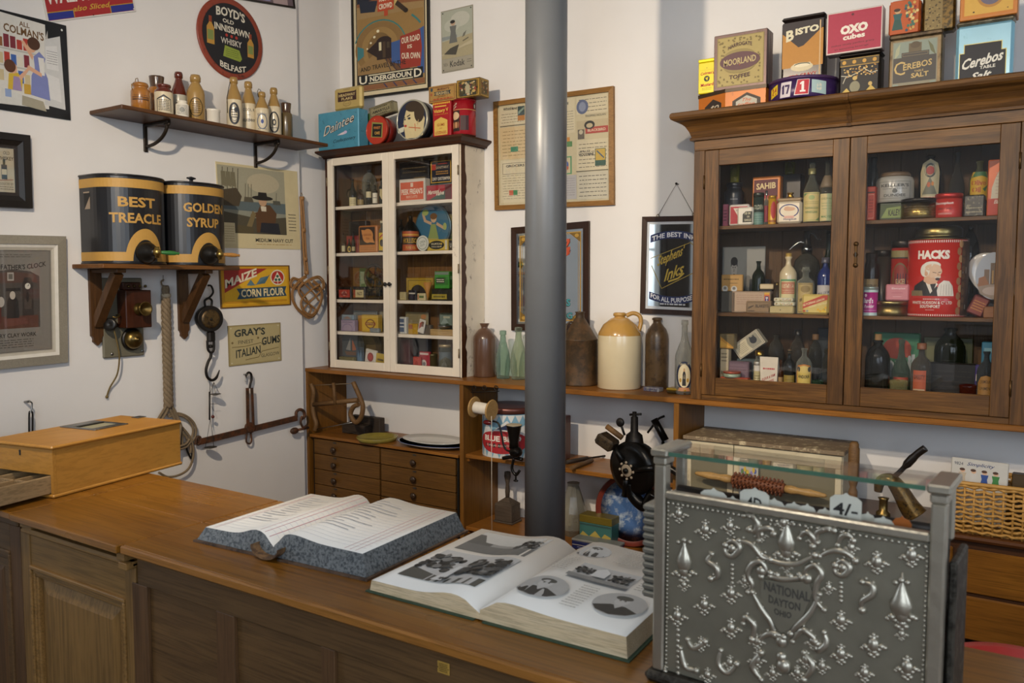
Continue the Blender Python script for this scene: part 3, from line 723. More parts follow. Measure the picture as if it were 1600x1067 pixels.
def framed(name,label,cat,px4,axis,at,th,fw,fmat,items,base,inner=None,glassy=True,group=None):
    """a framed picture: four moulded rails, mount, print, glass"""
    N = Vector((1,0,0)) if axis == 'x' else Vector((0,-1,0))
    face = at + th if axis == 'x' else at - th
    TL,TR,BR,BL = quad(px4,axis,face)
    V = ((TL - BL) + (TR - BR)) / 2; U = ((BR - BL) + (TR - TL)) / 2; O = (TL + TR + BL + BR) / 4 - U / 2 - V / 2
    t = T(name,label,cat,group,tuple(O + U / 2 + V / 2 - N * th))
    u,v = U.normalized(),V.normalized(); W_,H_ = U.length,V.length
    def rail(name_,w0,w1,d0,d1,m):
        # mitred rails between inset w0 and w1, raised d0 at the outside and d1 at the inside
        P0 = [O + u * w0 + v * w0,O + u * (W_ - w0) + v * w0,O + u * (W_ - w0) + v * (H_ - w0),O + u * w0 + v * (H_ - w0)]
        P1 = [O + u * w1 + v * w1,O + u * (W_ - w1) + v * w1,O + u * (W_ - w1) + v * (H_ - w1),O + u * w1 + v * (H_ - w1)]
        mb = MB()
        for k in range(4):
            a,b,c,d = P0[k],P0[(k + 1) % 4],P1[(k + 1) % 4],P1[k]
            bk = [p - N * (th - .001) for p in (a,b,c,d)]
            mb.add([a + N * d0,b + N * d0,c + N * d1,d + N * d1] + bk,[(0,1,2,3),(0,4,5,1),(3,2,6,7),(4,7,6,5)])
        mb.build(name_,m,t)
    ms = fmat if isinstance(fmat,list) else [(0,fw,0,-.004,fmat)]
    for i,(a,b,d0,d1,m) in enumerate(ms): rail('frame' if i == 0 else 'inner_frame',a,b,d0,d1,m)
    pi = fw - .002; po = O + u * pi + v * pi - N * (th * .55)
    slab(MB(),po + v * (H_ - 2 * pi),po,po + u * (W_ - 2 * pi),N,.002).build('picture',paint(base,.6,0,.06,8),t)
    f = flat(po,u * (W_ - 2 * pi),v * (H_ - 2 * pi),N)
    art('printed_face',t,f,items,.0004)
    if glassy:
        q = po + N * .008; slab(MB(),q + v * (H_ - 2 * pi),q,q + u * (W_ - 2 * pi),N,.002).build('glass',PANE,t)
    return t,f
def figure(x,y,h,dress,skin,hair,asp=1):
    """a tiny printed figure: head, hair, body, skirt (flat picture art)"""
    w_ = h * .3 / asp
    return [P([(x - w_ * .6,y),(x + w_ * .6,y),(x + w_ * .35,y + h * .5),(x + w_ * .5,y + h * .76),(x - w_ * .5,y + h * .76),(x - w_ * .35,y + h * .5)],dress),
            E(x,y + h * .88,h * .10 / asp,h * .12,skin,14),E(x - h * .02 / asp,y + h * .94,h * .11 / asp,h * .08,hair,14)]

# ------------------------------------------------------------------ left wall: signs and pictures
rd = random.Random(11)
goods = []
for r_ in range(3):
    for q in range(5): goods.append(R(.05 + q * .085,.30 + r_ * .17,.05 + q * .085 + .07,.30 + r_ * .17 + rd.uniform(.09,.13),rd.choice(['b03a2e','3c62a8','d8c23a','8b5a32','c8b890','7a2a35','d9d2c0'])))
sign('enamel_sign','enamel sign of a woman and child at a grocery cupboard on the left wall','sign',
     [(-14,11),(103,40),(111,188),(-6,170)],'x',LW,.008,'17181a',[
     P([(.02,.06),(.02,.98),(.70,.955),(.70,.08)],'d6d4cc'),P([(.70,.82),(.73,.90),(.73,.78)],'b8b6ae'),
     W('ALL',.42,.905,.14,.05,'6a4a22',-.02,0,.02),W('COLMAN\'S',.41,.83,.53,.085,'6a4a22',-.03,0,.025),goods,
     R(.03,.445,.58,.46,'b9b7af'),R(.03,.615,.58,.63,'b9b7af'),R(.015,.12,.035,.78,'c4c2ba'),
     P([(.64,.12),(.93,.10),(.90,.87),(.68,.80)],'c9cac8'),P([(.70,.20),(.88,.17),(.86,.42),(.69,.45)],'d8d8d6'),P([(.69,.50),(.86,.50),(.85,.76),(.69,.73)],'d8d8d6'),LINES(.70,.85,.55,.70,6,'7c7c80',4),
     P([(.46,.20),(.72,.17),(.70,.40),(.64,.50),(.68,.60),(.60,.66),(.52,.60),(.53,.48),(.48,.40)],'7a83b8'),P([(.60,.42),(.66,.42),(.66,.60),(.58,.60)],'dcdad4'),
     P([(.36,.73),(.40,.74),(.52,.60),(.50,.56)],'d8a888'),P([(.42,.46),(.62,.40),(.62,.44),(.44,.50)],'d8a888'),E(.50,.70,.06,.065,'d8a888'),E(.53,.73,.085,.065,'4a2e1c'),
     P([(.16,.22),(.34,.22),(.36,.34),(.30,.40),(.18,.38)],'cfae3a'),P([(.22,.22),(.34,.22),(.32,.36),(.24,.36)],'9a86b0'),E(.24,.44,.05,.055,'d8a888'),E(.20,.455,.075,.065,'5a3420'),P([(.30,.36),(.42,.46),(.45,.45),(.34,.33)],'d8a888'),
     P([(.04,.07),(.36,.07),(.36,.18),(.08,.22)],'d0d0ca'),R(.12,.14,.20,.22,'8ea2c8'),P([(.33,.08),(.66,.05),(.62,.15),(.34,.18)],'a09a86'),E(.93,.94,.015,.012,'d8d8d0',10),R(.37,.2,.46,.3,'c09a3a')],None,.25)
sign('enamel_sign','red and blue enamel sign cut by the top of the photo, lettered Walnut in white','sign',
     [(52,-58),(199,-70),(211,19),(76,34)],'x',LW,.006,'d8d4cc',[
     R(.02,.025,.98,.98,'a3282a'),W('WALNUT PLUG',.50,.44,.94,.30,'e4dfd6',0,0,.03),W('also Sliced,',.50,.17,.42,.11,'c9a63a',.02,0,.012,'i'),
     R(.02,.03,.30,.165,'b58f2c'),R(.02,.03,.29,.15,'262f86'),R(.70,.03,.98,.165,'b58f2c'),R(.71,.03,.98,.15,'262f86'),E(.5,.03,.008,.012,'5a1a1a',10),E(.975,.05,.008,.012,'d0d0d0',10)],None,.22)
BLKF = paint('1b1714',.35,0,.2,30); GREYF = wood('8d8676','9d9686','x',2,.6,.6); CREAMF = paint('d9d4c8',.45)
framed('framed_advert','thick black framed whisky advert, above the pale framed clock print','picture',
       [(-66,196),(47,213),(52,324),(-62,322)],'x',LW,.035,.075,[(0,.035,0,.002,BLKF),(.035,.06,-.004,-.012,BLKF),(.06,.077,-.014,-.016,paint('2c2622',.4))],
       [R(.02,.02,.98,.98,'b9b098'),W('OLD',.80,.88,.16,.07,'2a2620'),W('WHISKEY',.76,.76,.42,.08,'2a2620',0,0,.02),R(.66,.30,.80,.62,'3c4a52'),R(.70,.62,.76,.74,'33403c'),R(.67,.40,.79,.52,'c8c0a4'),
        W('PRODUCED BY',.75,.20,.4,.05,'3a342a'),LINES(.55,.95,.06,.16,2,'3a342a',2),L([(.55,.27),(.95,.30)],.015,'8a4a3a')],'b9b098')
framed('framed_print','pale grey framed sepia print of a grandfather clock, low on the left wall','picture',
       [(-72,364),(103,370),(107,565),(-68,585)],'x',LW,.03,.075,[(0,.045,0,.004,GREYF),(.045,.062,-.002,-.006,CREAMF),(.062,.077,-.008,-.012,paint('b9b2a2',.5))],
       [R(0,0,1,1,'77726a'),R(.03,.02,.97,.98,'827d74'),P([(.16,.24),(.84,.24),(.84,.74),(.72,.79),(.5,.81),(.28,.79),(.16,.74)],'4c4640'),P([(.18,.24),(.82,.24),(.82,.36),(.18,.36)],'5c3a2c'),P([(.18,.68),(.82,.68),(.78,.76),(.5,.79),(.22,.76)],'5a4238'),
        W('GRANDFATHER\'S CLOCK',.52,.865,.82,.05,'26231f',0,-.035,.02),R(.62,.36,.76,.66,'3a322c'),R(.645,.42,.735,.52,'4c423a'),P([(.62,.66),(.76,.66),(.73,.73),(.65,.73)],'352d28'),E(.69,.645,.035,.03,'d6d0c0',18),E(.685,.54,.02,.05,'28221e',14),L([(.69,.645),(.705,.66)],.006,'222222'),
        R(.42,.60,.60,.63,'2c2824'),R(.44,.70,.52,.78,'a8a298'),R(.455,.715,.505,.765,'6a655c'),E(.50,.47,.07,.09,'24201e'),E(.50,.56,.035,.04,'c0b6a6',14),P([(.42,.30),(.58,.30),(.57,.50),(.44,.52)],'2c2825'),E(.36,.50,.04,.05,'b8b0a4',14),R(.22,.3,.36,.45,'5a2c22'),P([(.40,.26),(.70,.28),(.66,.34),(.38,.34)],'6a4034'),
        W('HENRY CLAY WORK',.5,.175,.58,.04,'26231f',0,0,.015),LINES(.3,.75,.05,.14,4,'3a362f',5),LINES(.25,.75,.92,.96,2,'4a453c',6)],'77726a')
# round whisky sign
th = .012; cR = on_x(361,60,LW + th); top_ = on_x(357,-3,LW + th); rgt = on_x(414,72,LW + th)
RB = .235
t = T('round_sign','round black whisky tray sign with red rim, high above the bottle shelf','sign',None,tuple(cR - Vector((th,0,0))))
RB = abs(on_x(361,123,LW + th).z - on_x(357,-3,LW + th).z) / 2; cR.z = (on_x(361,123,LW + th).z + on_x(357,-3,LW + th).z) / 2
MB().lathe([(RB * .97,0),(RB,.004),(RB,th),(RB * .97,th + .003),(RB * .86,th),(0,th - .002)],cR - Vector((th,0,0)),56,0,(1,0,0)).build('tray',worn('8a3a26','3c1a12',.62,.4,0,30),t)
def btl(x,y,h,a): return [P([(x - a,y),(x + a,y),(x + a,y + h * .6),(x + a * .4,y + h * .75),(x + a * .4,y + h),(x - a * .4,y + h),(x - a * .4,y + h * .75),(x - a,y + h * .6)],'b88a3a'),R(x - a * .8,y + h * .15,x + a * .8,y + h * .5,'7a8a4a'),R(x - a * .4,y + h * .78,x + a * .4,y + h,'8a3a22')]
art('printed_face',t,flat(cR + Vector((.0012,-RB,-RB)),(0,2 * RB,0),(0,0,2 * RB),(1,0,0)),[
    E(.5,.5,.43,.43,'14161c',48),W('BOYD\'S',.5,.80,.44,.115,'d8d2c0',0,.02,.03),W('OLD',.46,.705,.17,.05,'d8d2c0',0,0,.02),W('INNISBAWN',.52,.61,.54,.085,'d8d2c0',0,0,.025),[E(.43 + k * .075,.53,.02,.02,'a8322a',12) for k in range(3)],
    W('WHISKY',.5,.455,.32,.075,'c8c2b4',0,0,.02),P([(.37,.26),(.63,.24),(.66,.28),(.62,.38),(.40,.40)],'8a9a3a'),LINES(.41,.61,.27,.37,4,'4a5a22',2),W('BELFAST',.52,.165,.40,.075,'d8d2c0',0,-.03,.025),btl(.19,.37,.34,.055),btl(.80,.33,.30,.05)],.0012)
framed('framed_picture','corner of a black framed picture cut off by the top edge, near the wall corner','picture',
       [(352,-62),(456,-52),(460,19),(366,-9)],'x',LW,.012,.012,[(0,.012,0,0,BLKF)],[R(0,0,1,1,'6a5a60'),R(.3,.05,.6,.4,'8a8ab0'),R(.65,.0,.9,.3,'b09a9a'),E(.5,.3,.15,.2,'3a3440')],'6a5a60',None,False)
sign('calendar_poster','old tobacco calendar poster of a seated sailor and ships, curling below the bottle shelf','poster',
     [(336,252),(465,268),(469,390),(345,387)],'x',LW,.004,'d2c49a',[
     R(.01,.18,.82,.97,'8d8f80'),P([(.01,.55),(.82,.50),(.82,.97),(.01,.97)],'a39f88'),E(.55,.80,.2,.12,'b8ae92'),P([(.01,.46),(.82,.44),(.82,.57),(.01,.56)],'5d6a6c'),
     P([(.03,.50),(.24,.50),(.28,.62),(.22,.72),(.03,.68)],'4a4030'),[L([(.05 + k * .06,.62),(.07 + k * .06,.95)],.010,'4a4436') for k in range(4)],[P([(.05 + k * .055,.74),(.11 + k * .055,.72),(.10 + k * .055,.90),(.05 + k * .055,.90)],'767058') for k in range(3)],
     P([(.30,.56),(.42,.56),(.40,.62),(.31,.62)],'5a5444'),[L([(.32 + k * .035,.6),(.33 + k * .035,.78)],.008,'5a5444') for k in range(3)],P([(.66,.55),(.76,.55),(.75,.60),(.66,.60)],'55564c'),L([(.70,.58),(.71,.70)],.008,'55564c'),
     P([(.01,.18),(.82,.18),(.82,.40),(.50,.36),(.01,.44)],'4f4a3a'),P([(.44,.20),(.66,.20),(.70,.44),(.62,.54),(.50,.54),(.44,.40)],'5a3e26'),P([(.36,.36),(.50,.40),(.50,.46),(.38,.42)],'5a3e26'),P([(.48,.20),(.74,.18),(.72,.32),(.50,.32)],'23252c'),E(.53,.58,.05,.06,'c09a78'),P([(.50,.52),(.57,.52),(.57,.46),(.51,.46)],'d6ccb4'),
     E(.53,.62,.13,.028,'1f1c1a'),P([(.47,.62),(.59,.62),(.58,.69),(.48,.69)],'1f1c1a'),P([(.30,.22),(.36,.20),(.44,.42),(.40,.46)],'7a6a48'),P([(.18,.18),(.40,.18),(.40,.26),(.20,.28)],'564c34'),R(.015,.05,.18,.30,'d8caa0'),LINES(.03,.17,.07,.27,7,'a89a70',4),
     W('MEDIUM NAVY CUT',.66,.105,.48,.045,'2c2a26',0,0,.008),LINES(.42,.88,.045,.065,1,'b08a3a',8),LINES(.85,.95,.22,.46,6,'5c564a',7)],None,.55)
sign('maize_sign','yellow and red tin sign for maize corn flour, under the calendar poster','sign',
     [(342,415),(452,414),(455,477),(345,482)],'x',LW,.006,'6a4a22',[
     R(.02,.03,.98,.97,'c9961f'),R(.06,.08,.95,.90,'d8a828'),P([(.06,.36),(.06,.92),(.66,.92)],'a2302c'),W('MAIZE',.29,.70,.44,.20,'e6dcc0',.62,0,.035),P([(.06,.10),(.94,.10),(.94,.16),(.06,.16)],'c08a1c'),
     P([(.22,.20),(.94,.24),(.91,.35),(.94,.48),(.22,.45),(.26,.33)],'2c4a5c'),W('CORN FLOUR',.59,.345,.62,.19,'e2cf9c',.03,0,.03),P([(.38,.5),(.60,.56),(.66,.74),(.56,.70),(.50,.55)],'5c7a86'),P([(.36,.52),(.48,.52),(.42,.66)],'5c7a86'),P([(.52,.55),(.70,.78),(.62,.56)],'4a6a76'),
     E(.81,.70,.105,.19,'b03028'),RING(.81,.70,.105,.19,.03,'e0d6c0'),P([(.81,.84),(.74,.60),(.88,.60)],'e0d6c0'),E(.81,.73,.02,.035,'2c5a4a'),E(.785,.645,.02,.035,'2c5a4a'),E(.835,.645,.02,.035,'2c5a4a'),L([(.81,.60),(.81,.52)],.02,'e0d6c0')],None,.4)
sign('gums_sign','small tan enamel sign with dark lettering for Italian gums, below the maize sign','sign',
     [(356,510),(438,503),(440,564),(358,572)],'x',LW,.005,'8a7a50',[
     R(.01,.015,.99,.985,'a89868'),R(.03,.04,.97,.96,'b5a678'),W('GRAY\'S',.40,.80,.58,.19,'2c3430',.03,.02,.03),W('FINEST',.32,.575,.28,.09,'3a3c34',.03),W('ITALIAN',.36,.32,.46,.20,'2c3430',.16,0,.02),W('GUMS',.80,.565,.36,.20,'2c3430',.10,0,.03),W('GLASGOW',.78,.20,.36,.09,'3a3c34',.08),
     L([(.06,.46),(.30,.46),(.60,.52),(.66,.44)],.018,'7a6a40'),L([(.30,.12),(.55,.16),(.62,.30),(.95,.36)],.018,'7a6a40'),[E(a,b,.015,.02,'c8c0a0',10) for a,b in ((.05,.07),(.95,.93),(.95,.07),(.05,.93))],E(.07,.57,.02,.03,'7a6a40',10),E(.55,.65,.02,.03,'7a6a40',10)],None,.4)

# ------------------------------------------------------------------ left wall: bottle shelf
S0 = on_x(139,173,LW); SZ = S0.z; S1y = on_x(467,229,LW).y - .02; SXF = .352
ws = T('wall_shelf','dark wooden shelf on two iron brackets holding stoneware bottles, high on the left wall','shelf',None,(LW,-1.2,SZ))
MB().bev(LW + .001,SXF,S0.y,S1y,SZ - .022,SZ,.004).build('board',wood('4d3018','654023','y',1,.4),ws)
def scroll_bracket(parent,y,z,d,h,mat):
    mb = MB(); mb.bev(LW + .001,LW + .014,y - .012,y + .012,z - h,z,.003).bev(LW + .012,LW + d,y - .012,y + .012,z - .016,z,.003)
    pts = []
    for i in range(13):
        a = i / 12 * PI / 2; pts.append((LW + .012 + (d - .03) * math.sin(a),y,z - h + .03 + (h - .042) * (1 - math.cos(a))))
    mb.tube(pts,.010,8); mb.ball((LW + d - .02,y,z - .02),.02,0,10,6,(1.4,.6,.8)); mb.build('bracket',mat,parent)
for pxb in (226,398): scroll_bracket(ws,Y(pxb,LW,SZ - .1),SZ - .0225,.24,.16,paint('2a2118',.5,.5,.3,40))
AMB = paint('9a6426',.22,0,.25,9,0,.6); TAN = paint('9a7a42',.28,0,.18,12,0,.4); CRM = paint('cfc2a4',.28,0,.08,14,0,.4); DKB = paint('4a3424',.25,0,.2,12,0,.5); RBR = paint('5a2416',.2,0,.2,9,0,.6); WHT = paint('dcd6c8',.25,0,.05,12,0,.5); OLV = paint('5a4a2c',.3,0,.2,10,0,.4)
def onshelf(px0,px1,py,x): a = seat_x(px0,px1,x,SZ); return a,Z(py,a[0],a[1]) - SZ
G_ = 'stoneware bottles and jars on the wall shelf'
def sb(name,label,px0,px1,py,x,kind,mats,**k):
    a,H = onshelf(px0,px1,py,x); return bottle(name,label,'jar' if kind in ('crock','wide','jar','pot') else 'bottle',a,SZ,H,kind,mats,group=G_,**k),a,H
t,a,H = sb('stoneware_jar','amber stoneware jar with wire bail, leftmost on the wall shelf',206,235,130,.235,'crock',[AMB],lab=(.28,.56,.9,[R(0,.62,1,.72,'4a2c14'),R(0,.34,1,.5,'4a2c14'),LINES(.1,.9,.8,1,1,'4a2c14')]))
x,y,R_ = a; MB().tube([(x - .0,y - R_ * .95,SZ + H * .72),(x,y - R_ * 1.02,SZ + H * .9),(x,y - R_ * .6,SZ + H * .99),(x,y - R_ * .5,SZ + H * 1.12),(x,y - R_ * .3,SZ + H * 1.16),(x,y - R_ * .2,SZ + H * 1.02)],.0022,6).build('wire_bail',BRASS,t)
sb('stoneware_jar','wide mouthed brown stoneware jar standing behind the label jar on the wall shelf',233,260,120,.13,'wide',[AMB,DKB],split=[.74])
sb('stoneware_jar','cream jar with glossy brown neck and black printed label on the wall shelf',243,270.5,132.6,.245,'jar',[CRM,RBR],split=[.74],lab=(.08,.66,1.0,[P([(.1,.05),(.1,.75),(.3,.85),(.5,.98),(.7,.85),(.9,.75),(.9,.05),(.86,.05),(.86,.70),(.5,.86),(.14,.70),(.14,.05)],'3a3c40'),LINES(.2,.8,.1,.72,7,'3a3c40',9,.5)]))
sb('stoneware_bottle','bottle with dark red-brown glazed neck and pale body, behind the small white jar',269,293,113,.14,'stout',[paint('b5b2a0',.25,0,.1,12,0,.5),RBR],split=[.54])
sb('stoneware_jar','small white printed jar standing in front of the red-brown necked bottle',275,295,158,.28,'jar',[WHT],lab=(.1,.8,1.0,[LINES(.12,.9,.1,.9,7,'6a6a64',12,.4),E(.5,.5,.2,.2,'8a8a82')]))
sb('stoneware_bottle','tan all-over glazed ginger beer bottle with printed oval, beside the low white pot',293.5,320.5,117.6,.235,'ginger',[TAN],lab=(.08,.52,1.1,[RING(.5,.5,.36,.46,.05,'4a3a1c'),LINES(.28,.72,.2,.8,6,'4a3a1c',4,.4)]))
sb('stoneware_pot','low plain white pot in the gap at the middle of the wall shelf',322,344,171.5,.25,'pot',[WHT])
t,a,H = sb('stoneware_bottle','tall brown-topped cream bottle with large oval stamp and wire, right of the white pot',355,378.5,121,.235,'stout',[CRM,TAN],split=[.56],lab=(.06,.52,1.1,[RING(.5,.5,.33,.46,.09,'33363c'),RING(.5,.5,.22,.32,.02,'33363c'),LINES(.32,.68,.3,.7,4,'33363c',3,.4),E(.6,.66,.1,.1,'33363c')]))
x,y,R_ = a; MB().tube([(x,y - R_ * 1.08,SZ + H * .3),(x,y - R_ * 1.1,SZ + H * .6),(x,y - R_ * .8,SZ + H * .78),(x,y - R_ * .55,SZ + H * .9)],.002,6).build('wire_clip',IRON,t)
t,a,H = sb('stoneware_bottle','brown-topped cream bottle with two lines of black lettering, second of the right cluster',378,401,128,.185,'stout',[CRM,TAN],split=[.57],lab=(.18,.52,1.0,[W('COOL R',.5,.78,.8,.16,'3a3c40'),W('KILKENNY',.5,.2,.85,.16,'3a3c40',0,0,.02),LINES(.4,.6,.46,.54,1,'3a3c40')]))
t,a,H = sb('stoneware_bottle','shorter cream bottle with blue crest stamp and wire bail, third of the right cluster',399.5,421,144,.26,'stout',[CRM,TAN],split=[.60],lab=(.06,.5,1.1,[RING(.5,.5,.34,.42,.05,'5a6478'),E(.5,.5,.09,.12,'3a4a86'),LINES(.2,.8,.05,.15,1,'5a6478'),W('BOTTLING',.5,.86,.6,.12,'5a6478',0,.05)]))
x,y,R_ = a; MB().tube([(x,y - R_ * .6,SZ + H * .86),(x,y - R_ * .8,SZ + H * .98),(x,y - R_ * .55,SZ + H * 1.06),(x,y - R_ * .2,SZ + H * 1.04),(x,y - R_ * .1,SZ + H * .99)],.002,6).build('wire_bail',IRON,t)
sb('stoneware_bottle','cream bottle with black round crest stamp, fourth of the right cluster before the dark jar',418,440,137.7,.20,'stout',[CRM,TAN],split=[.62],lab=(.06,.54,1.1,[RING(.5,.5,.34,.44,.06,'33363c'),E(.5,.5,.12,.14,'33363c'),E(.5,.5,.06,.07,'cfc2a4'),LINES(.3,.7,.22,.32,1,'33363c')]))
sb('stoneware_jar','dark brown wide mouthed jar, rightmost on the wall shelf',438,457.5,161.6,.20,'wide',[OLV,DKB],split=[.74])

# ------------------------------------------------------------------ treacle shelf, tins
ZS = 1.760; YL = Y(112,LW,ZS); XF = X(161,YL,ZS); YR = Y(375,XF,ZS)
bs = T('bracket_shelf','stout wooden shelf on two wooden angle brackets carrying the black treacle tins','shelf',None,(LW,-1.7,ZS))
MB().bev(LW + .001,XF,YL,YR,ZS - .024,ZS,.003).build('board',wood('6a4420','87592c','y',1.2,.4),bs)
BRW = wood('4a3018','5e3e20','z',1.5,.45)
for pa,pb in ((134,158),(274,292)):
    a,b = Y(pa,LW,1.70),Y(pb,LW,1.70); m_ = (a + b) / 2; w_ = .034; zb = Z(540 if pa < 200 else 530,LW + .02,m_); zt2 = ZS - .0245
    mb = MB(); mb.prism([(m_ - w_,zt2),(m_ - w_,zb + .055),(m_ - w_ * .8,zb + .05),(m_ - w_ * .65,zb + .038),(m_ - w_ * .7,zb + .022),(m_,zb),(m_ + w_ * .7,zb + .022),(m_ + w_ * .65,zb + .038),(m_ + w_ * .8,zb + .05),(m_ + w_,zb + .055),(m_ + w_,zt2)],((0,0,0),(0,1,0),(0,0,1),(1,0,0)),LW + .001,LW + .022)
    br = mb.build('bracket',BRW,bs)
    MB().bev(LW + .023,XF - .03,m_ - w_ * .8,m_ + w_ * .8,zt2 - .022,zt2,.003).build('bracket_arm',BRW,br)
    p0,p1 = Vector((LW + .02,m_,zb + .12)),Vector((XF - .07,m_,zt2 - .022)); d = p1 - p0; n_ = Vector((-d.z,0,d.x)).normalized() * .024
    mb = MB(); q = Vector((0,w_ * .72,0))
    mb.add([p0 - n_ - q,p0 + n_ - q,p1 + n_ - q,p1 - n_ - q,p0 - n_ + q,p0 + n_ + q,p1 + n_ + q,p1 - n_ + q],[(0,1,2,3),(7,6,5,4),(0,4,5,1),(1,5,6,2),(2,6,7,3),(3,7,4,0)])
    mb.build('brace',BRW,br)
BLK = paint('15161a',.36,.0,.25,6,.1,.15); GOLD = worn('b98f45','a87f38',.5,.35,.15,8)
def drum(name,label,y0,w_,d,H,l1,l2,handle,lid=False):
    """flat-backed tin drum with a bulging front, gold bands, arched tap boss"""
    x0 = LW + .012; t = T(name,label,'tin',None,(x0,y0 + w_ / 2,ZS))
    n = 28; sx = d * .34
    pl = [(x0,y0)] + [(x0 + sx + (d - sx) * math.sin(PI * i / n) ** .8,y0 + w_ / 2 - w_ / 2 * math.cos(PI * i / n)) for i in range(n + 1)] + [(x0,y0 + w_)]
    L_ = [0]
    for p,q in zip(pl,pl[1:]): L_.append(L_[-1] + math.hypot(q[0] - p[0],q[1] - p[1]))
    tot = L_[-1]
    def fr(u,v,e):
        s_ = max(0,min(1,u)) * tot; i = 0
        while i < len(L_) - 2 and L_[i + 1] < s_: i += 1
        f = (s_ - L_[i]) / (L_[i + 1] - L_[i]); a,b = pl[i],pl[i + 1]; dx,dy = b[0] - a[0],b[1] - a[1]; q = math.hypot(dx,dy)
        return Vector((a[0] + dx * f + dy / q * e,a[1] + dy * f - dx / q * e,ZS + .001 + H * v))
    fr.asp = tot / H; fr.cur = True
    mb = MB(); mb.prism(pl,((0,0,ZS + .001),(1,0,0),(0,1,0),(0,0,1)),0,H)
    mb.build('body',BLK,t)
    for z_ in (.006,H): MB().tube([(p[0] + .001,p[1],ZS + z_) for p in pl],.006,6).build('rolled_rim',BLK,t)
    fr.div = 40
    def arch(rx,ry,c): return P([(.5 + rx * math.cos(PI * k / 24),.035 + ry * math.sin(PI * k / 24)) for k in range(25)],c)
    def fan(rx,ry,c): return Same([P([(.5,.035),(.5 + rx * math.cos(PI * k / 24),.035 + ry * math.sin(PI * k / 24)),(.5 + rx * math.cos(PI * (k + 1) / 24),.035 + ry * math.sin(PI * (k + 1) / 24))],c) for k in range(24)])
    art('painted_lettering',t,fr,[R(0,.86,1,.96,'b98f45'),R(0,.035,1,.135,'b98f45'),fan(.135,.37,'b98f45'),fan(.088,.245,'14161a'),W(l1,.455 if len(l1) < 5 else .49,.70,.25 if len(l1) < 5 else .33,.115,'b98f45',0,0,.03),W(l2,.455 if len(l1) < 5 else .47,.52,.36 if len(l2) > 5 else .25,.115,'b98f45',0,0,.03)],.0012,.0003)
    if name == 'treacle_tin': art('price_slot',t,fr,[R(.055,.62,.125,.80,'050505'),P([(.06,.62),(.125,.62),(.125,.76)],'9a8874'),R(.05,.80,.12,.815,'9a8874')],.0012)
    xc,yc = x0 + d,y0 + w_ / 2; zc = ZS + H * .135
    b = MB().lathe([(.062,0),(.062,.012),(.052,.038),(.034,.06),(.024,.075),(.02,.095)],(xc - .004,yc,zc),24,0,(1,0,0)).build('tap_boss',paint('1b1916',.3,.3,.3,14),t)
    c_ = MB().ball((xc + .1,yc,zc),.022,0,12,8).lathe([(.012,-.03),(.014,0),(.012,.03)],(xc + .1,yc,zc),12).build('tap',metal('a08a50',.35),b)
    MB().lathe([(.007,0),(.010,.01),(.013,.05),(.011,.075),(.006,.085),(.009,.095),(0,.1)],(xc + .11,yc + .015,zc),14,0,(.35,1,-.05)).build('tap_handle',handle,b)
    if lid:
        MB().lathe([(w_ * .40,0),(w_ * .40,.008),(.02,.012),(.012,.02),(.012,.03),(.03,.036),(.03,.042),(0,.05)],(x0 + d * .48,yc,ZS + H + .004),28,0,sx=.62).build('lid',BLK,t)
    else:
        MB().bev(x0,x0 + d * .4,y0 + .03,y0 + w_ - .03,ZS + H,ZS + H + .012,.003).build('lid',BLK,t)
    return t
Y0D = Y(128,LW + .012,ZS); HD = Z(272,LW + .012,Y0D) - ZS - .012
drum('treacle_tin','black and gold tin drum lettered Best Treacle, with green tap handle',Y0D,.402,.29,HD,'BEST','TREACLE',paint('2f6a34',.35))
drum('syrup_tin','black and gold tin drum lettered Golden Syrup, with wooden tap handle',Y0D + .406,.402,.29,HD,'GOLDEN','SYRUP',wood('a87638','c08c48','y',2,.4),True)

# ------------------------------------------------------------------ left wall: hanging things
def smooth(pts,n=6,closed=False):
    pts = [Vector(p) for p in pts]; out = []; N_ = len(pts)
    for i in range(N_ if closed else N_ - 1):
        p0 = pts[(i - 1) % N_] if closed or i else pts[0]; p1 = pts[i]; p2 = pts[(i + 1) % N_]; p3 = pts[(i + 2) % N_] if closed or i < N_ - 2 else pts[-1]
        for k in range(n):
            t = k / n; out.append(.5 * ((2 * p1) + (p2 - p0) * t + (2 * p0 - 5 * p1 + 4 * p2 - p3) * t * t + (3 * p1 - p0 - 3 * p2 + p3) * t ** 3))
    if not closed: out.append(pts[-1])
    return out
def wallcurve(px,x,n=6,closed=False): return smooth([on_x(a,b,x if not isinstance(x,list) else x[i]) for i,(a,b) in enumerate(px)],n,closed)

# telephone
TELW = wood('3a1c10','4e2815','z',1.5,.3); TELB = paint('6f6a58',.5,0,.15,10); TBR = worn('6e5a30','3a2f1c',.6,.3,.85,25)
A,B,C_,D_ = quad([(157,434),(221,434),(227.5,555),(163.5,560)],'x',LW + .02)
y0,y1 = (A.y + D_.y) / 2,(B.y + C_.y) / 2; zt,zb = (A.z + B.z) / 2,(C_.z + D_.z) / 2
te = T('wall_telephone','antique wooden wall telephone with brass bell and mouthpiece, under the treacle shelf','telephone',None,(LW,(y0 + y1) / 2,zb))
MB().bev(LW + .001,LW + .02,y0,y1,zb,zt,.006).build('backboard',TELB,te)
zm = Z(482,LW + .1,y0); yl = Y(183,LW + .022,zm); xf = X(197,yl,zm); yr = Y(237,xf,zm)
b0,b1 = Z(511,xf,yr),Z(453,xf,yr)
MB().bev(LW + .021,xf,yl,yr,b0,b1,.004).build('box',TELW,te)
mb = MB().bev(LW + .021,xf - .05,yl + .015,yr - .03,b1,b1 + .045,.005)
mb.build('box_cap',TELW,te)
kn = MB()
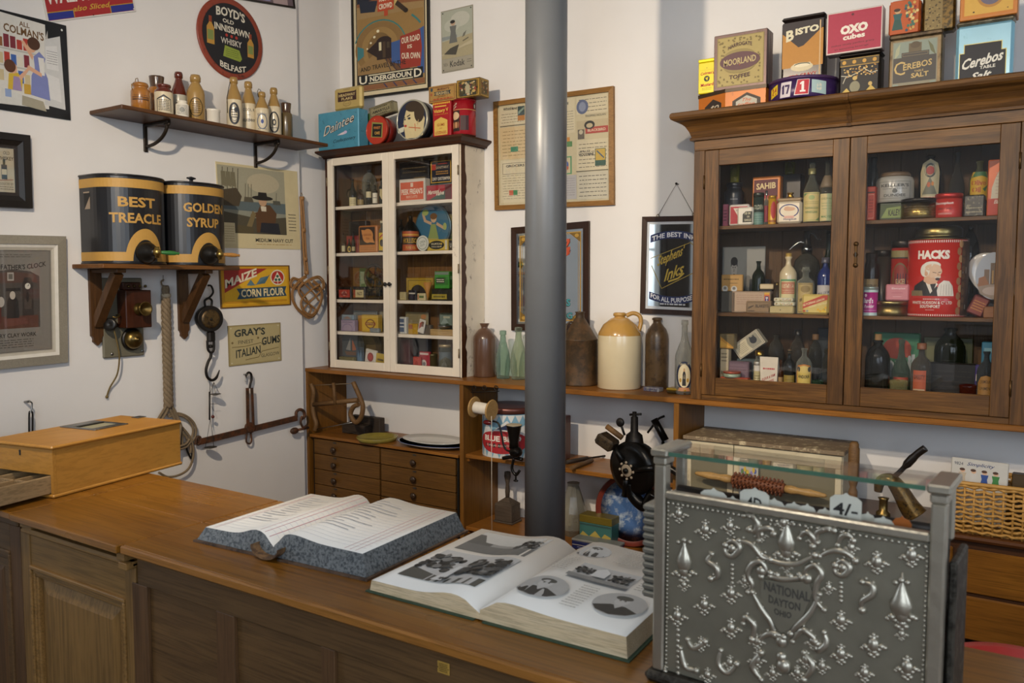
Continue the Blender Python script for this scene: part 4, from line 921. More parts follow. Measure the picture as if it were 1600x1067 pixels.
for k in range(4): MB().ball((xf - .05,yl + .05 + k * .035,b1 + .022),.009,0,8,6).build('terminal',TBR,te)
pm = on_x(217,483,xf); MB().lathe([(.034,0),(.036,.006),(.022,.010),(.020,.03),(.026,.045),(.040,.06),(.042,.064),(.036,.062),(.018,.04),(0,.036)],pm,24,0,(1,.05,.05)).build('mouthpiece',TBR,te)
pb = on_x(209,530,LW + .05); MB().lathe([(.066,0),(.066,.006),(.064,.012),(.05,.016)],(LW + .03,pb.y,pb.z),28,0,(1,0,0)).lathe([(.02,-.02),(.05,.0)],(LW + .04,pb.y,pb.z),20,0,(1,0,0)).build('bell_base',paint('1f1a14',.4,.3),te)
MB().lathe([(.057,0),(.056,.008),(.046,.026),(.026,.038),(.008,.042),(.007,.05),(0,.052)],(LW + .047,pb.y,pb.z),28,0,(1,0,0)).build('bell',TBR,te)
pe = on_x(173,507,LW + .07)
rc_ = MB().lathe([(.012,-.07),(.016,-.06),(.018,-.01),(.036,0),(.037,.012),(.030,.018),(.012,.016),(0,.013)],pe,22,0,(.55,-.8,.1)).build('earpiece',paint('191613',.35,.1),te)
MB().tube(smooth([(LW + .03,pe.y + .06,pe.z + .05),(LW + .08,pe.y + .05,pe.z + .055),(LW + .1,pe.y + .02,pe.z + .04),(LW + .09,pe.y,pe.z + .045)]),.005,6).build('hook',TBR,te)
MB().tube(wallcurve([(178,515),(184,540),(186.5,560),(183,585),(172,605),(167,619)],[LW + .08,LW + .07,LW + .06,LW + .045,LW + .02,LW + .012]),.0045,6).ball(on_x(167,620,LW + .012),.009,0,8,6).build('cord',wood('6a5836','84703f'[:6],'z',8,.7),te)
for a,b in ((175,553),(222.5,548)): MB().lathe([(.009,0),(.008,.004),(0,.005)],on_x(a,b,LW + .0195),10,0,(1,0,0)).build('screw',STEEL,te)

# hank of rope
JUTE = wood('77664d','94826a','z',6,.85)
ro = T('rope_hank','thick twisted hank of grey jute rope hanging beside the telephone','rope',None,tuple(on_x(262,640,LW)))
p0,p1 = on_x(258.5,447,LW + .035),on_x(263.5,636,LW + .035); n_ = 90; br_ = MB()
for k in range(4):
    pts = []
    for i in range(n_ + 1):
        f = i / n_; a = f * 2 * PI * 5.5 + k * PI / 2; r = .017 * (.55 + .45 * min(1,f * 6)); c = p0.lerp(p1,f)
        pts.append(c + Vector((math.cos(a) * r * .8,math.sin(a) * r,0)))
    MB().tube(pts,.0135,8).build('rope_strand',JUTE,ro)
MB().lathe([(.026,-.01),(.028,0),(.026,.012)],on_x(259.5,462,LW + .035),14).build('binding',paint('b8a88c',.8),ro)
MB().tube(wallcurve([(256,437),(252,440),(254,446),(260,447)],LW + .03),.005,6).tube([on_x(255,430,LW + .02),on_x(255,440,LW + .03)],.002,5).build('hanging_loop',JUTE,ro)
for k,dx in enumerate((-3,0,3)):
    MB().tube(wallcurve([(263 + dx * .6,632),(257 + dx,644),(250 + dx,656),(247 + dx,668),(247 + dx,690)],LW + .035 + abs(dx) * .002),.0085,7).build('rope_leg',JUTE,ro)
    MB().tube(wallcurve([(264 + dx * .6,632),(271 + dx,644),(277 + dx,658),(281 + dx,672),(282 + dx,700)],LW + .035 + abs(dx) * .002),.0085,7).build('rope_leg',JUTE,ro)
cr = T('rope_coil','loose coil of grey cord hanging on an iron hook behind the till box','rope',None,tuple(on_x(290,700,LW)))
for k,pts in enumerate(([(262,648),(280,646),(297,654),(306,668),(304,684),(294,694)],[(264,651),(282,649),(296,658),(302,672),(298,686),(289,694)],[(285,668),(296,682),(302,700),(301,718),(294,733),(280,742),(262,745),(248,738)],
        [(282,672),(292,684),(298,698),(297,708)],[(278,702),(290,699),(298,690)],[(278,698),(290,694),(296,686)],[(283,664),(280,690),(277,712)])):
    MB().tube(wallcurve(pts,LW + .03 + k * .006),.0072,7).build('cord_loop',JUTE,cr)
MB().tube(wallcurve([(292,690),(292,702),(296,712),(299,716),(300,708)],LW + .028),.006,7).build('iron_hook',IRON,cr)

# spring balance
sc = T('spring_scale','round iron hanging spring scale with large hook, under the treacle shelf','scale',None,tuple(on_x(327,498,LW)))
cD = on_x(327,498,LW + .06); rD = 20 / FPX * (cD - CAM).dot(FWD)
MB().lathe([(rD,-.03),(rD * 1.03,-.02),(rD * 1.03,.018),(rD * .97,.024)],cD,36,0,(1,-.25,0)).build('case',IRON,sc)
dl_ = MB().lathe([(rD * .96,.0235),(rD * .5,.0245),(0,.0245)],cD,36,0,(1,-.25,0)).build('dial',worn('5a4626','2e2418',.52,.4,.5,40),sc)
MB().ball(cD + Vector((.028,-.006,-.004)),.008,0,8,6).build('pointer_boss',IRON,dl_)
for q in (-.035,.035): MB().ball(cD + Vector((.024 + q * .2,q,.0)),.004,0,6,5).build('rivet',TBR,dl_)
MB().tube(wallcurve([(321,480),(320,470),(326,466),(331,470),(330,480)],LW + .06),.007,8).build('shackle',IRON,sc)
MB().tube(wallcurve([(322,468),(329,463),(333,456),(330,447),(325,446)],LW + .06),.0065,8).build('hanging_hook',IRON,sc)
sh = MB().bev(LW + .04,LW + .08,Y(324,LW + .06,1.4),Y(334,LW + .06,1.4),Z(534,LW + .06,cD.y),Z(518,LW + .06,cD.y),.008)
sh.build('shackle_block',IRON,sc)
MB().tube(wallcurve([(324,532),(325,546),(330,551),(334,546),(334,532)],LW + .06),.008,8).lathe([(.012,-.01),(.016,0),(.012,.01)],on_x(329,541,LW + .06),10).build('swivel',IRON,sc)
MB().tube(wallcurve([(330,549),(329,558),(325,566),(322,578),(324,589),(331,594),(338,590),(343,578)],LW + .06),[.009] * 36 + [.009,.008,.007,.006,.005,.004,.003][:7],10).build('hook',IRON,sc)

# tiny balance
bl = T('hand_balance','tiny hanging balance scale with thin wires and small pans, below the big hook','scale',None,tuple(on_x(328,650,LW)))
WIRE = paint('2a2622',.4,.5)
MB().tube([on_x(328,594,LW + .062),on_x(328,613,LW + .062)],.002,5).tube([on_x(327.5,612,LW + .062),on_x(327.5,656,LW + .062)],.0055,8).build('beam',WIRE,bl)
for pts in (((334,597),(331,615)),((334,597),(343,615)),((334,597),(336.5,615)),((328.5,655),(324,682)),((328.5,655),(332.5,682)),((324,682),(321,698)),((332.5,682),(334,698)),((329,612),(334,597)),((328,631),(340,631)),((331,635),(334,642))):
    MB().tube([on_x(a,b,LW + .062) for a,b in pts],.0014,5).build('wire',WIRE,bl)
for a,b,r in ((336.5,615.5,.036),(329,698.5,.04)): MB().lathe([(r * .3,-.008),(r,0),(r * .97,.001),(0,-.005)],on_x(a,b,LW + .066),20).build('pan',paint('4a463e',.4,.6),bl)
MB().ball(on_x(332.5,651,LW + .062),.011,0,8,6).build('weight',paint('5a1f18',.4),bl)

# carpet beater
CANE = wood('8a6238','a87c4c','z',3,.5)
cb = T('carpet_beater','woven cane carpet beater hanging by its handle beside the calendar poster','carpet beater',None,tuple(on_x(480,470,LW)))
for k in (-1.6,1.6): MB().tube(wallcurve([(471 + k,307),(473.5 + k,345),(476 + k,390),(479 + k * 1.2,428)],LW + .02),.0082,7).build('handle',CANE,cb)
for q,pos in enumerate(((472,310),(474.5,360),(477,405),(479,426))): MB().lathe([(.015,-.014),(.017,0),(.015,.014)],on_x(*pos,LW + .02),10,0,(0,.06,-1)).build('binding',CANE,cb)
MB().tube(wallcurve([(470,306),(471,301),(473,306)],LW + .02),.002,5).build('hanging_loop',JUTE,cb)
loops = [[(479,430),(468,436),(458,434),(453,442),(457,450),(468,448),(478,440),(488,434),(499,432),(506,440),(506,450),(500,453),(490,448),(482,438)],
         [(478,430),(466,440),(457,452),(456,466),(462,480),(472,490),(482,497),(492,492),(500,478),(504,462),(500,448),(490,438)],
         [(474,440),(466,452),(472,466),(484,476),(494,486),(486,494),(474,486),(470,472),(478,460),(490,450),(500,444)],
         [(458,444),(468,452),(478,466),(486,482),(482,494)],[(500,456),(492,464),(478,478),(472,488)],[(470,438),(480,448),(492,460),(498,470)]]
for i,lp in enumerate(loops):
    for d in (0,2.2) if i < 3 else (0,):
        cxl,cyl = 480,465
        MB().tube(wallcurve([(cxl + (a - cxl) * (1 - d * .035),cyl + (b - cyl) * (1 - d * .035)) for a,b in lp],LW + .014 + .010 * (i % 3) + d * .001),.0062,6).build('cane_loop',CANE,cb)

# steelyard
sy_ = T('steelyard','long rusty iron steelyard balance beam hung from a hook on the left wall','balance',None,tuple(on_x(390,670,LW)))
xb = LW + .035
def bar(pa,pb,wpx,th_,x,name,m=RUST):
    P0,P1 = on_x(*pa,x),on_x(*pb,x); d = (P1 - P0).normalized(); nv = Vector((1,0,0)).cross(d).normalized() * (wpx / 2 / FPX * (P0 - CAM).dot(FWD)); n2 = Vector((th_ / 2,0,0))
    mb = MB(); mb.add([P0 - nv - n2,P1 - nv - n2,P1 + nv - n2,P0 + nv - n2,P0 - nv + n2,P1 - nv + n2,P1 + nv + n2,P0 + nv + n2],[(3,2,1,0),(4,5,6,7),(0,1,5,4),(1,2,6,5),(2,3,7,6),(3,0,4,7)]); return mb.build(name,m,sy_)
bar((309,691),(464,653),9.5,.014,xb,'beam')
MB().tube(wallcurve([(306,694),(307,684),(312,683),(313,690),(309,695)],xb),.009,8).build('beam_end',RUST,sy_)
MB().lathe([(.028,-.018),(.036,-.012),(.036,.012),(.028,.018)],on_x(390.5,668,xb),20,0,(1,0,0)).build('pivot',RUST,sy_)
bar((386.5,606),(387.5,668),5,.008,xb + .02,'hanger'); bar((393.5,606),(396,668),4,.008,xb + .02,'hanger')
MB().tube(wallcurve([(390,607),(391,600),(393,592),(392,584),(388,582),(385,586)],xb),.0075,8).build('hook',IRON,sy_)
MB().tube(wallcurve([(383,584),(385,590),(384,597)],LW + .02),.005,6).tube([on_x(381,585,LW + .002),on_x(387,585,LW + .05)],.004,6).build('wall_hook',STEEL,sy_)
MB().tube(wallcurve([(386,676),(385,690),(390,693),(393,688),(392,676)],xb),.006,8).build('lower_loop',RUST,sy_)
MB().tube(wallcurve([(463,652),(463,644),(468,640),(474,642),(476,650),(471,655)],xb),.011,8).build('end_hook',RUST,sy_)
MB().tube(wallcurve([(472,650),(470,660),(474,668),(480,664)],xb + .01),.008,8).ball(on_x(460,673,xb + .01),.03,0,12,8,(.6,1.25,.8)).tube([on_x(464,672,xb + .01),on_x(482,668,xb + .01)],.009,8).build('weight',RUST,sy_)
# small hook and link
hk = T('wall_hook','small iron wall hook holding a thin link, behind the left end of the till box','hook',None,tuple(on_x(45,640,LW)))
MB().tube([on_x(39,628,LW + .001),on_x(46,627,LW + .05)],.006,8).tube(wallcurve([(46,627),(50,630),(49,640),(47,645)],LW + .05),.004,6).build('hook',STEEL,hk)
MB().tube(wallcurve([(47,642),(45.5,650),(46,690),(50,690),(51,650),(49,642)],LW + .045),.0045,6,closed=False).build('link',IRON,hk)

# ------------------------------------------------------------------ counter goods
# till box
BXW = wood('a87430','b8863c','y',.6,.35,.45); BXX = wood('a87430','b8863c','x',.6,.35,.45)
ang = math.atan2(1.657 - 1.552,2.507 - 3.079) + PI      # long side direction, turned a little from the wall
pa,pb = on_z(84.4,778.9,ZC),on_z(282.4,726,ZC); d = (pb - pa).normalized(); nrm = Vector((-d.y,d.x,0)).normalized()
Lb = (pb - pa).length; Wb = .325; Hb = .185
M = Matrix((( -nrm.x,d.x,0,pa.x),(-nrm.y,d.y,0,pa.y),(0,0,1,ZC),(0,0,0,1)))   # local: -x into the box width, +y along
if nrm.x > 0: nrm = -nrm
M = Matrix(((-nrm.x,d.x,0,pa.x),(-nrm.y,d.y,0,pa.y),(0,0,1,ZC),(0,0,0,1)))
tb = T('till_box','long honey coloured wooden till box with pulled-out drawer, on the left of the counter','till box',None,tuple(pa))
MB().bev(-Wb - .006,.006,-.006,Lb + .006,.001,.013,.004,0,M).build('base_board',BXW,tb)
MB().box(-.014,0,.014,Lb,.0135,Hb - .014,0,M).box(-Wb,-Wb + .014,.014,Lb,.0135,Hb - .014,0,M).box(-Wb + .014,-.014,Lb - .014,Lb,.0135,Hb - .014,0,M).build('body',BXW,tb)
MB().box(-Wb,0,0,.0135,.082,Hb - .014,0,M).box(-Wb,-Wb + .012,0,.0135,.0135,.082,0,M).box(-.012,0,0,.0135,.0135,.082,0,M).build('end_panel',BXX,tb)
MB().bev(-Wb - .008,.008,-.008,Lb + .006,Hb - .0135,Hb,.005,0,M).build('lid',BXW,tb)
def onlid(px,py): return M.inverted() @ on_z(px,py,ZC + Hb)
pq = [onlid(a,b) for a,b in ((97,667),(143,659),(192,662),(148,673))]
xs = [p.x for p in pq]; ys = [p.y for p in pq]; xa,xb_,ya,yb_ = min(xs),max(xs),min(ys),max(ys)
fr_ = MB()
for q in ((xa,xb_,ya,ya + .018),(xa,xb_,yb_ - .018,yb_),(xa,xa + .05,ya + .018,yb_ - .018),(xb_ - .035,xb_,ya + .018,yb_ - .018)): fr_.bev(q[0],q[1],q[2],q[3],Hb + .0003,Hb + .004,.001,0,M)
sp = fr_.build('slip_frame',STEEL,tb,None,'grey metal receipt slot frame')
MB().box(xa + .05,xb_ - .035,ya + .018,yb_ - .018,Hb + .0003,Hb + .0012,0,M).build('paper_slip',paint('8f8a70',.6),sp)
MB().bev(xa + .07,xa + .078,ya + .018,yb_ - .018,Hb + .0013,Hb + .006,.001,0,M).build('tear_bar',BLACKM,sp)
q = onlid(217,652); MB().bev(q.x - .02,q.x + .02,q.y - .022,q.y + .022,Hb + .0003,Hb + .003,.001,0,M).build('stamp_plate',STEEL,tb)
q = M.inverted() @ on_z(41,702,ZC + .14); MB().box(-Wb * .5 - .004,-Wb * .5 + .004,-.0012,-.0002,.14,.152,0,M).lathe([(.005,0),(.005,.0012)],M @ Vector((-Wb * .5,-.0002,.155)),12,0,(M.to_3x3() @ Vector((0,-1,0)))).build('keyhole',BLACKM,tb)
DRW = wood('8f7450','a58a64','y',1,.55); o_ = -.205
dr = MB().bev(-.0255,-.0145,o_,.3,.016,.078,.002,0,M).bev(-Wb + .0145,-Wb + .0255,o_,.3,.016,.078,.002,0,M).box(-Wb + .0255,-.0255,o_ + .012,.3,.016,.024,0,M).build('drawer',DRW,tb,None,'pale open drawer with dividers')
MB().bev(-Wb + .012,-.012,o_ - .012,o_,.0135,.080,.002,0,M).build('drawer_front',BXX,dr)
for q in (-.12,-.22): MB().bev(q - .004,q + .004,o_ + .001,.29,.0245,.068,.001,0,M).build('divider',DRW,dr)
MB().bev(-Wb + .0265,-.0265,-.06,-.052,.0245,.068,.001,0,M).build('divider',DRW,dr)

# ledger: an open account book with humped pages
def open_book(name,label,cat,pFL,pFM,pFR,pBR,thick_l,thick_r,cover,edge,page,items_l,items_r,hump,z0,covr_t=.006,spine_gap=0.0,bevel=.0,edge_items=None,lift=0.0):
    """pFL,pFM,pFR: front corners (fore edge left, spine, fore edge right); pBR: back right corner; all on the counter"""
    t = T(name,label,cat,None,tuple(pFM))
    back = pBR - pFR
    n = 16
    def prof(p,q,th0,hump_,sgn):
        """top surface heights from the spine p to the fore edge q"""
        out = []
        for i in range(n + 1):
            f = i / n; h = th0 * (1 - .06 * f) + hump_ * math.exp(-((f - .24) / .2) ** 2) - (th0 * .55 + hump_ * .2) * math.exp(-(f / .085) ** 2)
            h -= bevel * 0
            out.append((p.lerp(q,f),h))
        return out
    for side,(q,th,hp,items) in enumerate(((pFL,thick_l,hump[0],items_l),(pFR,thick_r,hump[1],items_r))):
        pr = prof(pFM,q,th,hp,side); zb = z0 + covr_t + lift * 0
        mb = MB(); vs = []
        outward = (q - pFM).normalized()
        for p,h in pr:
            f = (p - pFM).length / (q - pFM).length
            for k in (0,1):
                b = p + back * k
                vs.append(Vector((b.x,b.y,zb + lift * (1 - f) * (0 if side else 1)))); vs.append(Vector((b.x,b.y,zb + h)))
        # fore edge flares outwards towards the cover
        fs = []; ms = []
        for i in range(n):
            a,c = i * 4,(i + 1) * 4
            fs += [(a + 1,c + 1,c + 3,a + 3),(a,c,c + 1,a + 1),(a + 2,a + 3,c + 3,c + 2),(a,a + 2,c + 2,c)]; ms += [0,1,1,1]
        e = n * 4; fs.append((e,e + 2,e + 3,e + 1)); ms.append(1)
        for j in (e,e + 2): vs[j] = vs[j] + outward * bevel
        for k_,sg in ((0,-1),(2,1)):
            for i in range(n + 1): vs[i * 4 + k_] = vs[i * 4 + k_] + back.normalized() * sg * bevel * .6
        b0_ = len(mb.v); mb.v += vs
        for f_,m_ in zip(fs,ms): mb.f.append(list(f_)); mb.m.append(m_); mb.sm.append(m_ == 0)
        pg = mb.build('pages',[page,edge],t)
        def fr(u,v,e,pr=pr,back=back,zb=zb,side=side):
            f = (1 - u) if side == 0 else u
            f = max(0,min(1,f)); s_ = f * n; i = min(n - 1,int(s_)); g = s_ - i
            p = pr[i][0].lerp(pr[i + 1][0],g) + back * v; h = pr[i][1] * (1 - g) + pr[i + 1][1] * g
            return Vector((p.x,p.y,zb + h + e))
        fr.asp = (q - pFM).length / back.length; fr.cur = True
        if items: art('printed_page',pg,fr,items,.0006)
        ov = .008; c0 = pFM + outward * (spine_gap); c1 = q + outward * (ov + bevel); bn = back.normalized()
        cm = MB(); z_ = z0 + .0005
        P4 = [c0 - bn * (ov + bevel * .6),c1 - bn * (ov + bevel * .6),c1 + back + bn * (ov + bevel * .6),c0 + back + bn * (ov + bevel * .6)]
        ll = lift if side == 0 else 0
        lo = [Vector((p.x,p.y,z_ + (ll if i in (0,3) else 0))) for i,p in enumerate(P4)]; hi = [v + Vector((0,0,covr_t - .001)) for v in lo]
        cm.add(lo + hi,[(3,2,1,0),(4,5,6,7),(0,1,5,4),(1,2,6,5),(2,3,7,6),(3,0,4,7)]); cm.build('cover',cover,t)
    return t,back
pFL,pFM,pFR,pBR = on_z(322,846,ZC),on_z(432,868,ZC),on_z(567,902,ZC),on_z(713,832,ZC)
pFM = Vector((pFL.x + (pFR.x - pFL.x) * .47,pFL.y + (pFR.y - pFL.y) * .47,ZC))
MARB = worn('6b6f70','32383c',.5,.5,0,120); LEATH = worn('5a4636','2e241c',.55,.55,0,40,.3)
PAGE = paint('dcdad4',.6,0,.03,5)
rl = random.Random(3)
led = [L([(.06 + q,.02),(.06 + q,.98)],.003,'c88a92') for q in (.02,.05,.72,.78,.84)] + [R(.05,.08 + k * .05,.95,.082 + k * .05,'b8c0d0') for k in range(17)]
led += [R(.12 + rl.random() * .1,.09 + k * .05,.3 + rl.random() * .35,.098 + k * .05,'a9aab0') for k in range(4,17)]
lt,lback = open_book('ledger_book','thick open account ledger with marbled page edges, left book on the counter','book',pFL,pFM,pFR,pBR,.038,.058,LEATH,MARB,PAGE,led,led,(.022,.010),ZC,.007,.03,.022)
o_ = (pFR - pFL).normalized(); sg = MB(); pts = []
for i in range(13):
    a = PI * i / 12; pts.append(pFM - o_ * .05 * math.cos(a) + Vector((0,0,.034 - .029 * math.sin(a))))
bn = lback.normalized()
for k in range(12):
    a,b = pts[k] - bn * .04,pts[k + 1] - bn * .04; c_,d_ = pts[k] + lback + bn * .02,pts[k + 1] + lback + bn * .02; up_ = Vector((0,0,.005))
    sg.add([a,b,d_,c_,a + up_,b + up_,d_ + up_,c_ + up_],[(0,1,2,3),(7,6,5,4),(0,4,5,1),(2,6,7,3)])
sg.build('spine',worn('7a5c3c','4a3626',.5,.6,0,30),lt,None,'brown leather spine curled away from the pages')
# illustrated book
pFL,pFR,pBR = on_z(581,924,ZC),on_z(978,1031,ZC),on_z(1030,962,ZC)
pM = on_z(766,972,ZC); pFM = pFL.lerp(pFR,.475)
pBL = on_z(745,838,ZC); bk_ = pBL - pFL; bk_ = Vector((0,1,0)) * .49 + Vector((-.02,0,0)); pBR = pFR + bk_
GREEN = paint('2f4433',.6,0,.2,40); CRE = wood('c8b28c','d9c6a4','x',3,.7); PAGE2 = paint('e6e2da',.55,0,.03,5)
def tree(x,y,s_,c='3a3a38'):
    r = random.Random(int(x * 999 + y * 77)); return [E(x + r.uniform(-1,1) * s_,y + r.uniform(-.6,.7) * s_,s_ * r.uniform(.1,.3),s_ * r.uniform(.08,.22),r.choice([c,'4a4a48','2e2e2c','5a5a58','7a7a78','222220']),7) for _ in range(60)]
def clipf(items,x0,y0,x1,y1): return [('e',min(max(i[1],x0 + i[3]),x1 - i[3]),min(max(i[2],y0 + i[4]),y1 - i[4])) + i[3:] if i[0] == 'e' else i for i in items]
lp = [R(.10,.62,.80,.95,'b9b9b6'),R(.10,.62,.80,.74,'6a6a68'),R(.10,.74,.80,.78,'8f8f8c'),P([(.10,.74),(.10,.90),(.16,.90),(.26,.79),(.40,.78),(.40,.74)],'5a5a58'),clipf(tree(.68,.80,.09),.5,.74,.80,.90),
      R(.10,.12,.83,.56,'c4c4c2'),P([(.10,.12),(.83,.12),(.83,.22),(.5,.18),(.10,.26)],'55554f'),clipf(tree(.24,.36,.16),.10,.14,.42,.56),clipf(tree(.66,.36,.17),.5,.14,.83,.54),P([(.42,.12),(.52,.12),(.50,.34),(.46,.34)],'dcdcda'),[E(.47 + k * .025,.15,.012,.02,'2e2e2c',9) for k in range(4)]]
def portrait(x,y,rx,ry,s_=1):
    return [E(x,y,rx,ry,'b4b4b2',30),P([(x - rx * .86,y - ry * .45),(x - rx * .6,y - ry * .78),(x,y - ry * .97),(x + rx * .6,y - ry * .78),(x + rx * .86,y - ry * .45),(x + rx * .3,y - ry * .14),(x - rx * .3,y - ry * .14)],'363634'),P([(x - rx * .16,y - ry * .14),(x,y - ry * .42),(x + rx * .16,y - ry * .14),(x,y + ry * .1)],'bdbdbb'),
            E(x,y + ry * .24,rx * .28,ry * .36,'c4c4c2',16),E(x - rx * .02,y + ry * .54,rx * .34,ry * .2,'4a4a46',14),E(x - rx * .1,y + ry * .3,rx * .05,ry * .05,'55554f',7),E(x + rx * .1,y + ry * .3,rx * .05,ry * .05,'55554f',7)]
rp = [portrait(.24,.84,.13,.095),R(.29,.44,.73,.66,'bcbcba'),clipf(tree(.36,.56,.06),.29,.46,.44,.65),clipf(tree(.64,.54,.07),.52,.45,.73,.62),R(.29,.44,.73,.48,'8a8a88'),P([(.44,.50),(.54,.50),(.54,.58),(.49,.62),(.44,.58)],'d8d8d6'),
      portrait(.27,.24,.17,.13),portrait(.80,.26,.17,.13),portrait(.86,.80,.14,.10),LINES(.05,.25,.48,.70,9,'b8b4ac',1,.35),LINES(.46,.68,.72,.94,9,'b8b4ac',2,.35),LINES(.48,.60,.10,.38,10,'b8b4ac',3,.35),LINES(.78,.95,.44,.66,8,'b8b4ac',4,.35)]
open_book('illustrated_book','open picture book with black and white photographs on the middle of the counter','book',pFL,pFM,pFR,pBR,.026,.046,GREEN,CRE,PAGE2,lp,rp,(.016,.006),ZC,.004,.012,.004)

# ------------------------------------------------------------------ back wall: posters, frames, mirrors
SHELVES = ((lx0,lx1,[lz0] + LSH[::-1] + [lz1]),(rx0,rx1,RSHZ + RSH[:1] + [rz1]))
def headroom(x,y,z,zt):
    """keep goods below the shelf above them"""
    if y > -.36:
        for a,b,zs in SHELVES:
            if a < x < b and min(zs) - .02 < z < max(zs): zt = min([zt] + [q - .028 for q in zs if q > z + .05])
    return zt
def inside(px0,yf,z,r=0):
    """bring goods forward where they would meet the cream cabinet's left side"""
    if lz0 < z < lz1 - .02:
        while yf > -.229 + r and X(px0,yf,z) < lx0 + .022: yf -= .003
    return yf
def tinpx(name,label,cat,px0,px1,pyt,yf,dep,z0,col_,items=None,**k):
    if px1 < 720: yf = inside(px0,yf,z0)
    x0,x1 = X(px0,yf,z0),X(px1,yf,z0); z1 = headroom(x0,yf,z0,Z(pyt,x0,yf))
    if px1 < 720 and lz0 < z0 < lz1 - .02: x0 = max(x0,lx0 + .021)
    return tin(name,label,cat,x0,x1,yf,dep,z0,z1,col_,items,**k),x0,x1,z1
def canpx(name,label,cat,px0,px1,pyt,y,z,col_,items=None,**k):
    a = seat_y(px0,px1,y,z); return can(name,label,cat,a,z,headroom(a[0],y,z,Z(pyt,a[0],a[1])) - z,col_,items,**k)
def bottlepx(name,label,cat,px0,px1,pyt,y,z,kind,mats,**k):
    y = inside(px0,y,z,.012) if px1 < 720 else y; a = seat_y(px0,px1,y,z); return bottle(name,label,cat,a,z,headroom(a[0],y,z,Z(pyt,a[0],a[1])) - z,kind,mats,**k)
def seat_z(px0,px1,pyb,z):
    p = on_z((px0 + px1) / 2,pyb,z); R_ = radius_at(px0,px1,p); d = Vector((p.x - CAM.x,p.y - CAM.y,0)).normalized(); c = p + d * R_
    return c.x,c.y,radius_at(px0,px1,c)
TAN2 = 'a08458'; NVY = '1c2230'
arches = [P([(.06,.30),(.06,.52),(.94,.52),(.94,.30)],'9a7a48'),E(.36,.31,.34,.17,'8a6c40',40),E(.36,.31,.25,.135,'9a7c4a',36),E(.36,.30,.17,.11,'7a6038',30)]
framed('underground_poster','tall framed railway poster of a train in a tunnel, above the cream cabinet','poster',
       [(544.5,-85),(670.5,-114),(668.5,138),(553,158)],'y',0,.02,.016,[(0,.016,0,.001,paint('14120f',.35))],
       [R(0,0,1,1,'d8cba8'),R(.035,.03,.965,.975,'14161a'),R(.045,.035,.955,.97,TAN2),P([(.05,.60),(.95,.56),(.95,.95),(.05,.95)],'8a5a38'),P([(.05,.62),(.40,.64),(.45,.95),(.05,.95)],NVY),P([(.10,.56),(.30,.55),(.34,.62),(.08,.64)],'232a3a'),
        arches,[L([(.36 + .36 * math.cos(a / 10),.30 + .19 * math.sin(a / 10)) for a in range(2,30,2)],.010,'3c7a78')],[L([(.36 + .62 * math.cos(a / 10),.30 + .26 * math.sin(a / 10)) for a in range(5,9)],.014,'3c7a78')],
        P([(.05,.19),(.36,.30),(.40,.24),(.62,.12),(.05,.10)],'94764a'),P([(.38,.26),(.62,.12),(.80,.13),(.50,.27)],'6a4a30'),[L([(.42 + k * .03,.26),(.52 + k * .08,.13)],.006,'2c2a3a') for k in range(3)],P([(.18,.30),(.34,.36),(.34,.24)],'2a1c18'),R(.32,.23,.52,.36,'2c1e1a'),E(.42,.35,.10,.03,'2c1e1a',20),R(.35,.29,.385,.345,'d8cfa8'),R(.40,.24,.44,.345,'4a3a2a'),R(.46,.30,.495,.34,'4a4030'),
        [E(.34 - k * .05,.42 - k * .035,.02 - k * .003,.010 - k * .0015,'e6dfc0',12) for k in range(4)],P([(.52,.20),(.66,.18),(.66,.34),(.52,.33)],'3c5a92'),P([(.86,.12),(.95,.10),(.95,.40),(.86,.38)],'3c5a92'),P([(.05,.24),(.14,.27),(.14,.32),(.05,.34)],'3c7a80'),
        P([(.64,.15),(.90,.15),(.92,.27),(.90,.385),(.64,.36),(.635,.27)],'98382a'),W('OUR ROAD',.775,.332,.24,.04,'e0d8c0',.03,0,.02),W('IS',.765,.285,.06,.024,'e0d8c0',0,0,.02),W('OUR OWN',.775,.225,.24,.04,'e0d8c0',-.06,0,.02),
        W('AND TRAVEL BY THE',.40,.185,.62,.030,'1c1a16',.02,.004,.01),R(.05,.075,.93,.145,'14161a'),R(.20,.080,.80,.140,'d8cfb0'),R(.20,.088,.80,.132,'14161a'),W('U',.125,.11,.11,.055,'e6dfc8',0,0,.02),W('NDERGROUN',.50,.11,.56,.034,'e6dfc8',0,0,.03),W('D',.865,.11,.10,.055,'e6dfc8',0,0,.02),
        R(.05,.04,.95,.072,'8a5c3c'),[P([(.45 + k * .13,.04),(.47 + k * .13,.04),(.42 + k * .13,.072),(.40 + k * .13,.072)],'3a3a5a') for k in range(4)],
        R(.34,.545,.56,.66,'b84a2a'),W('ROAD',.45,.625,.17,.035,'e6dfc8',0,0,.03),W('CROWD',.45,.575,.18,.035,'e6dfc8',0,0,.03),R(.43,.51,.48,.545,'b84a2a'),P([(.56,.58),(.60,.60),(.74,.53),(.70,.51)],'3a2c20'),E(.72,.52,.03,.015,'2a2018',12),P([(.56,.56),(.70,.66),(.60,.74)],'c8b070')],'d8cba8',None,False)
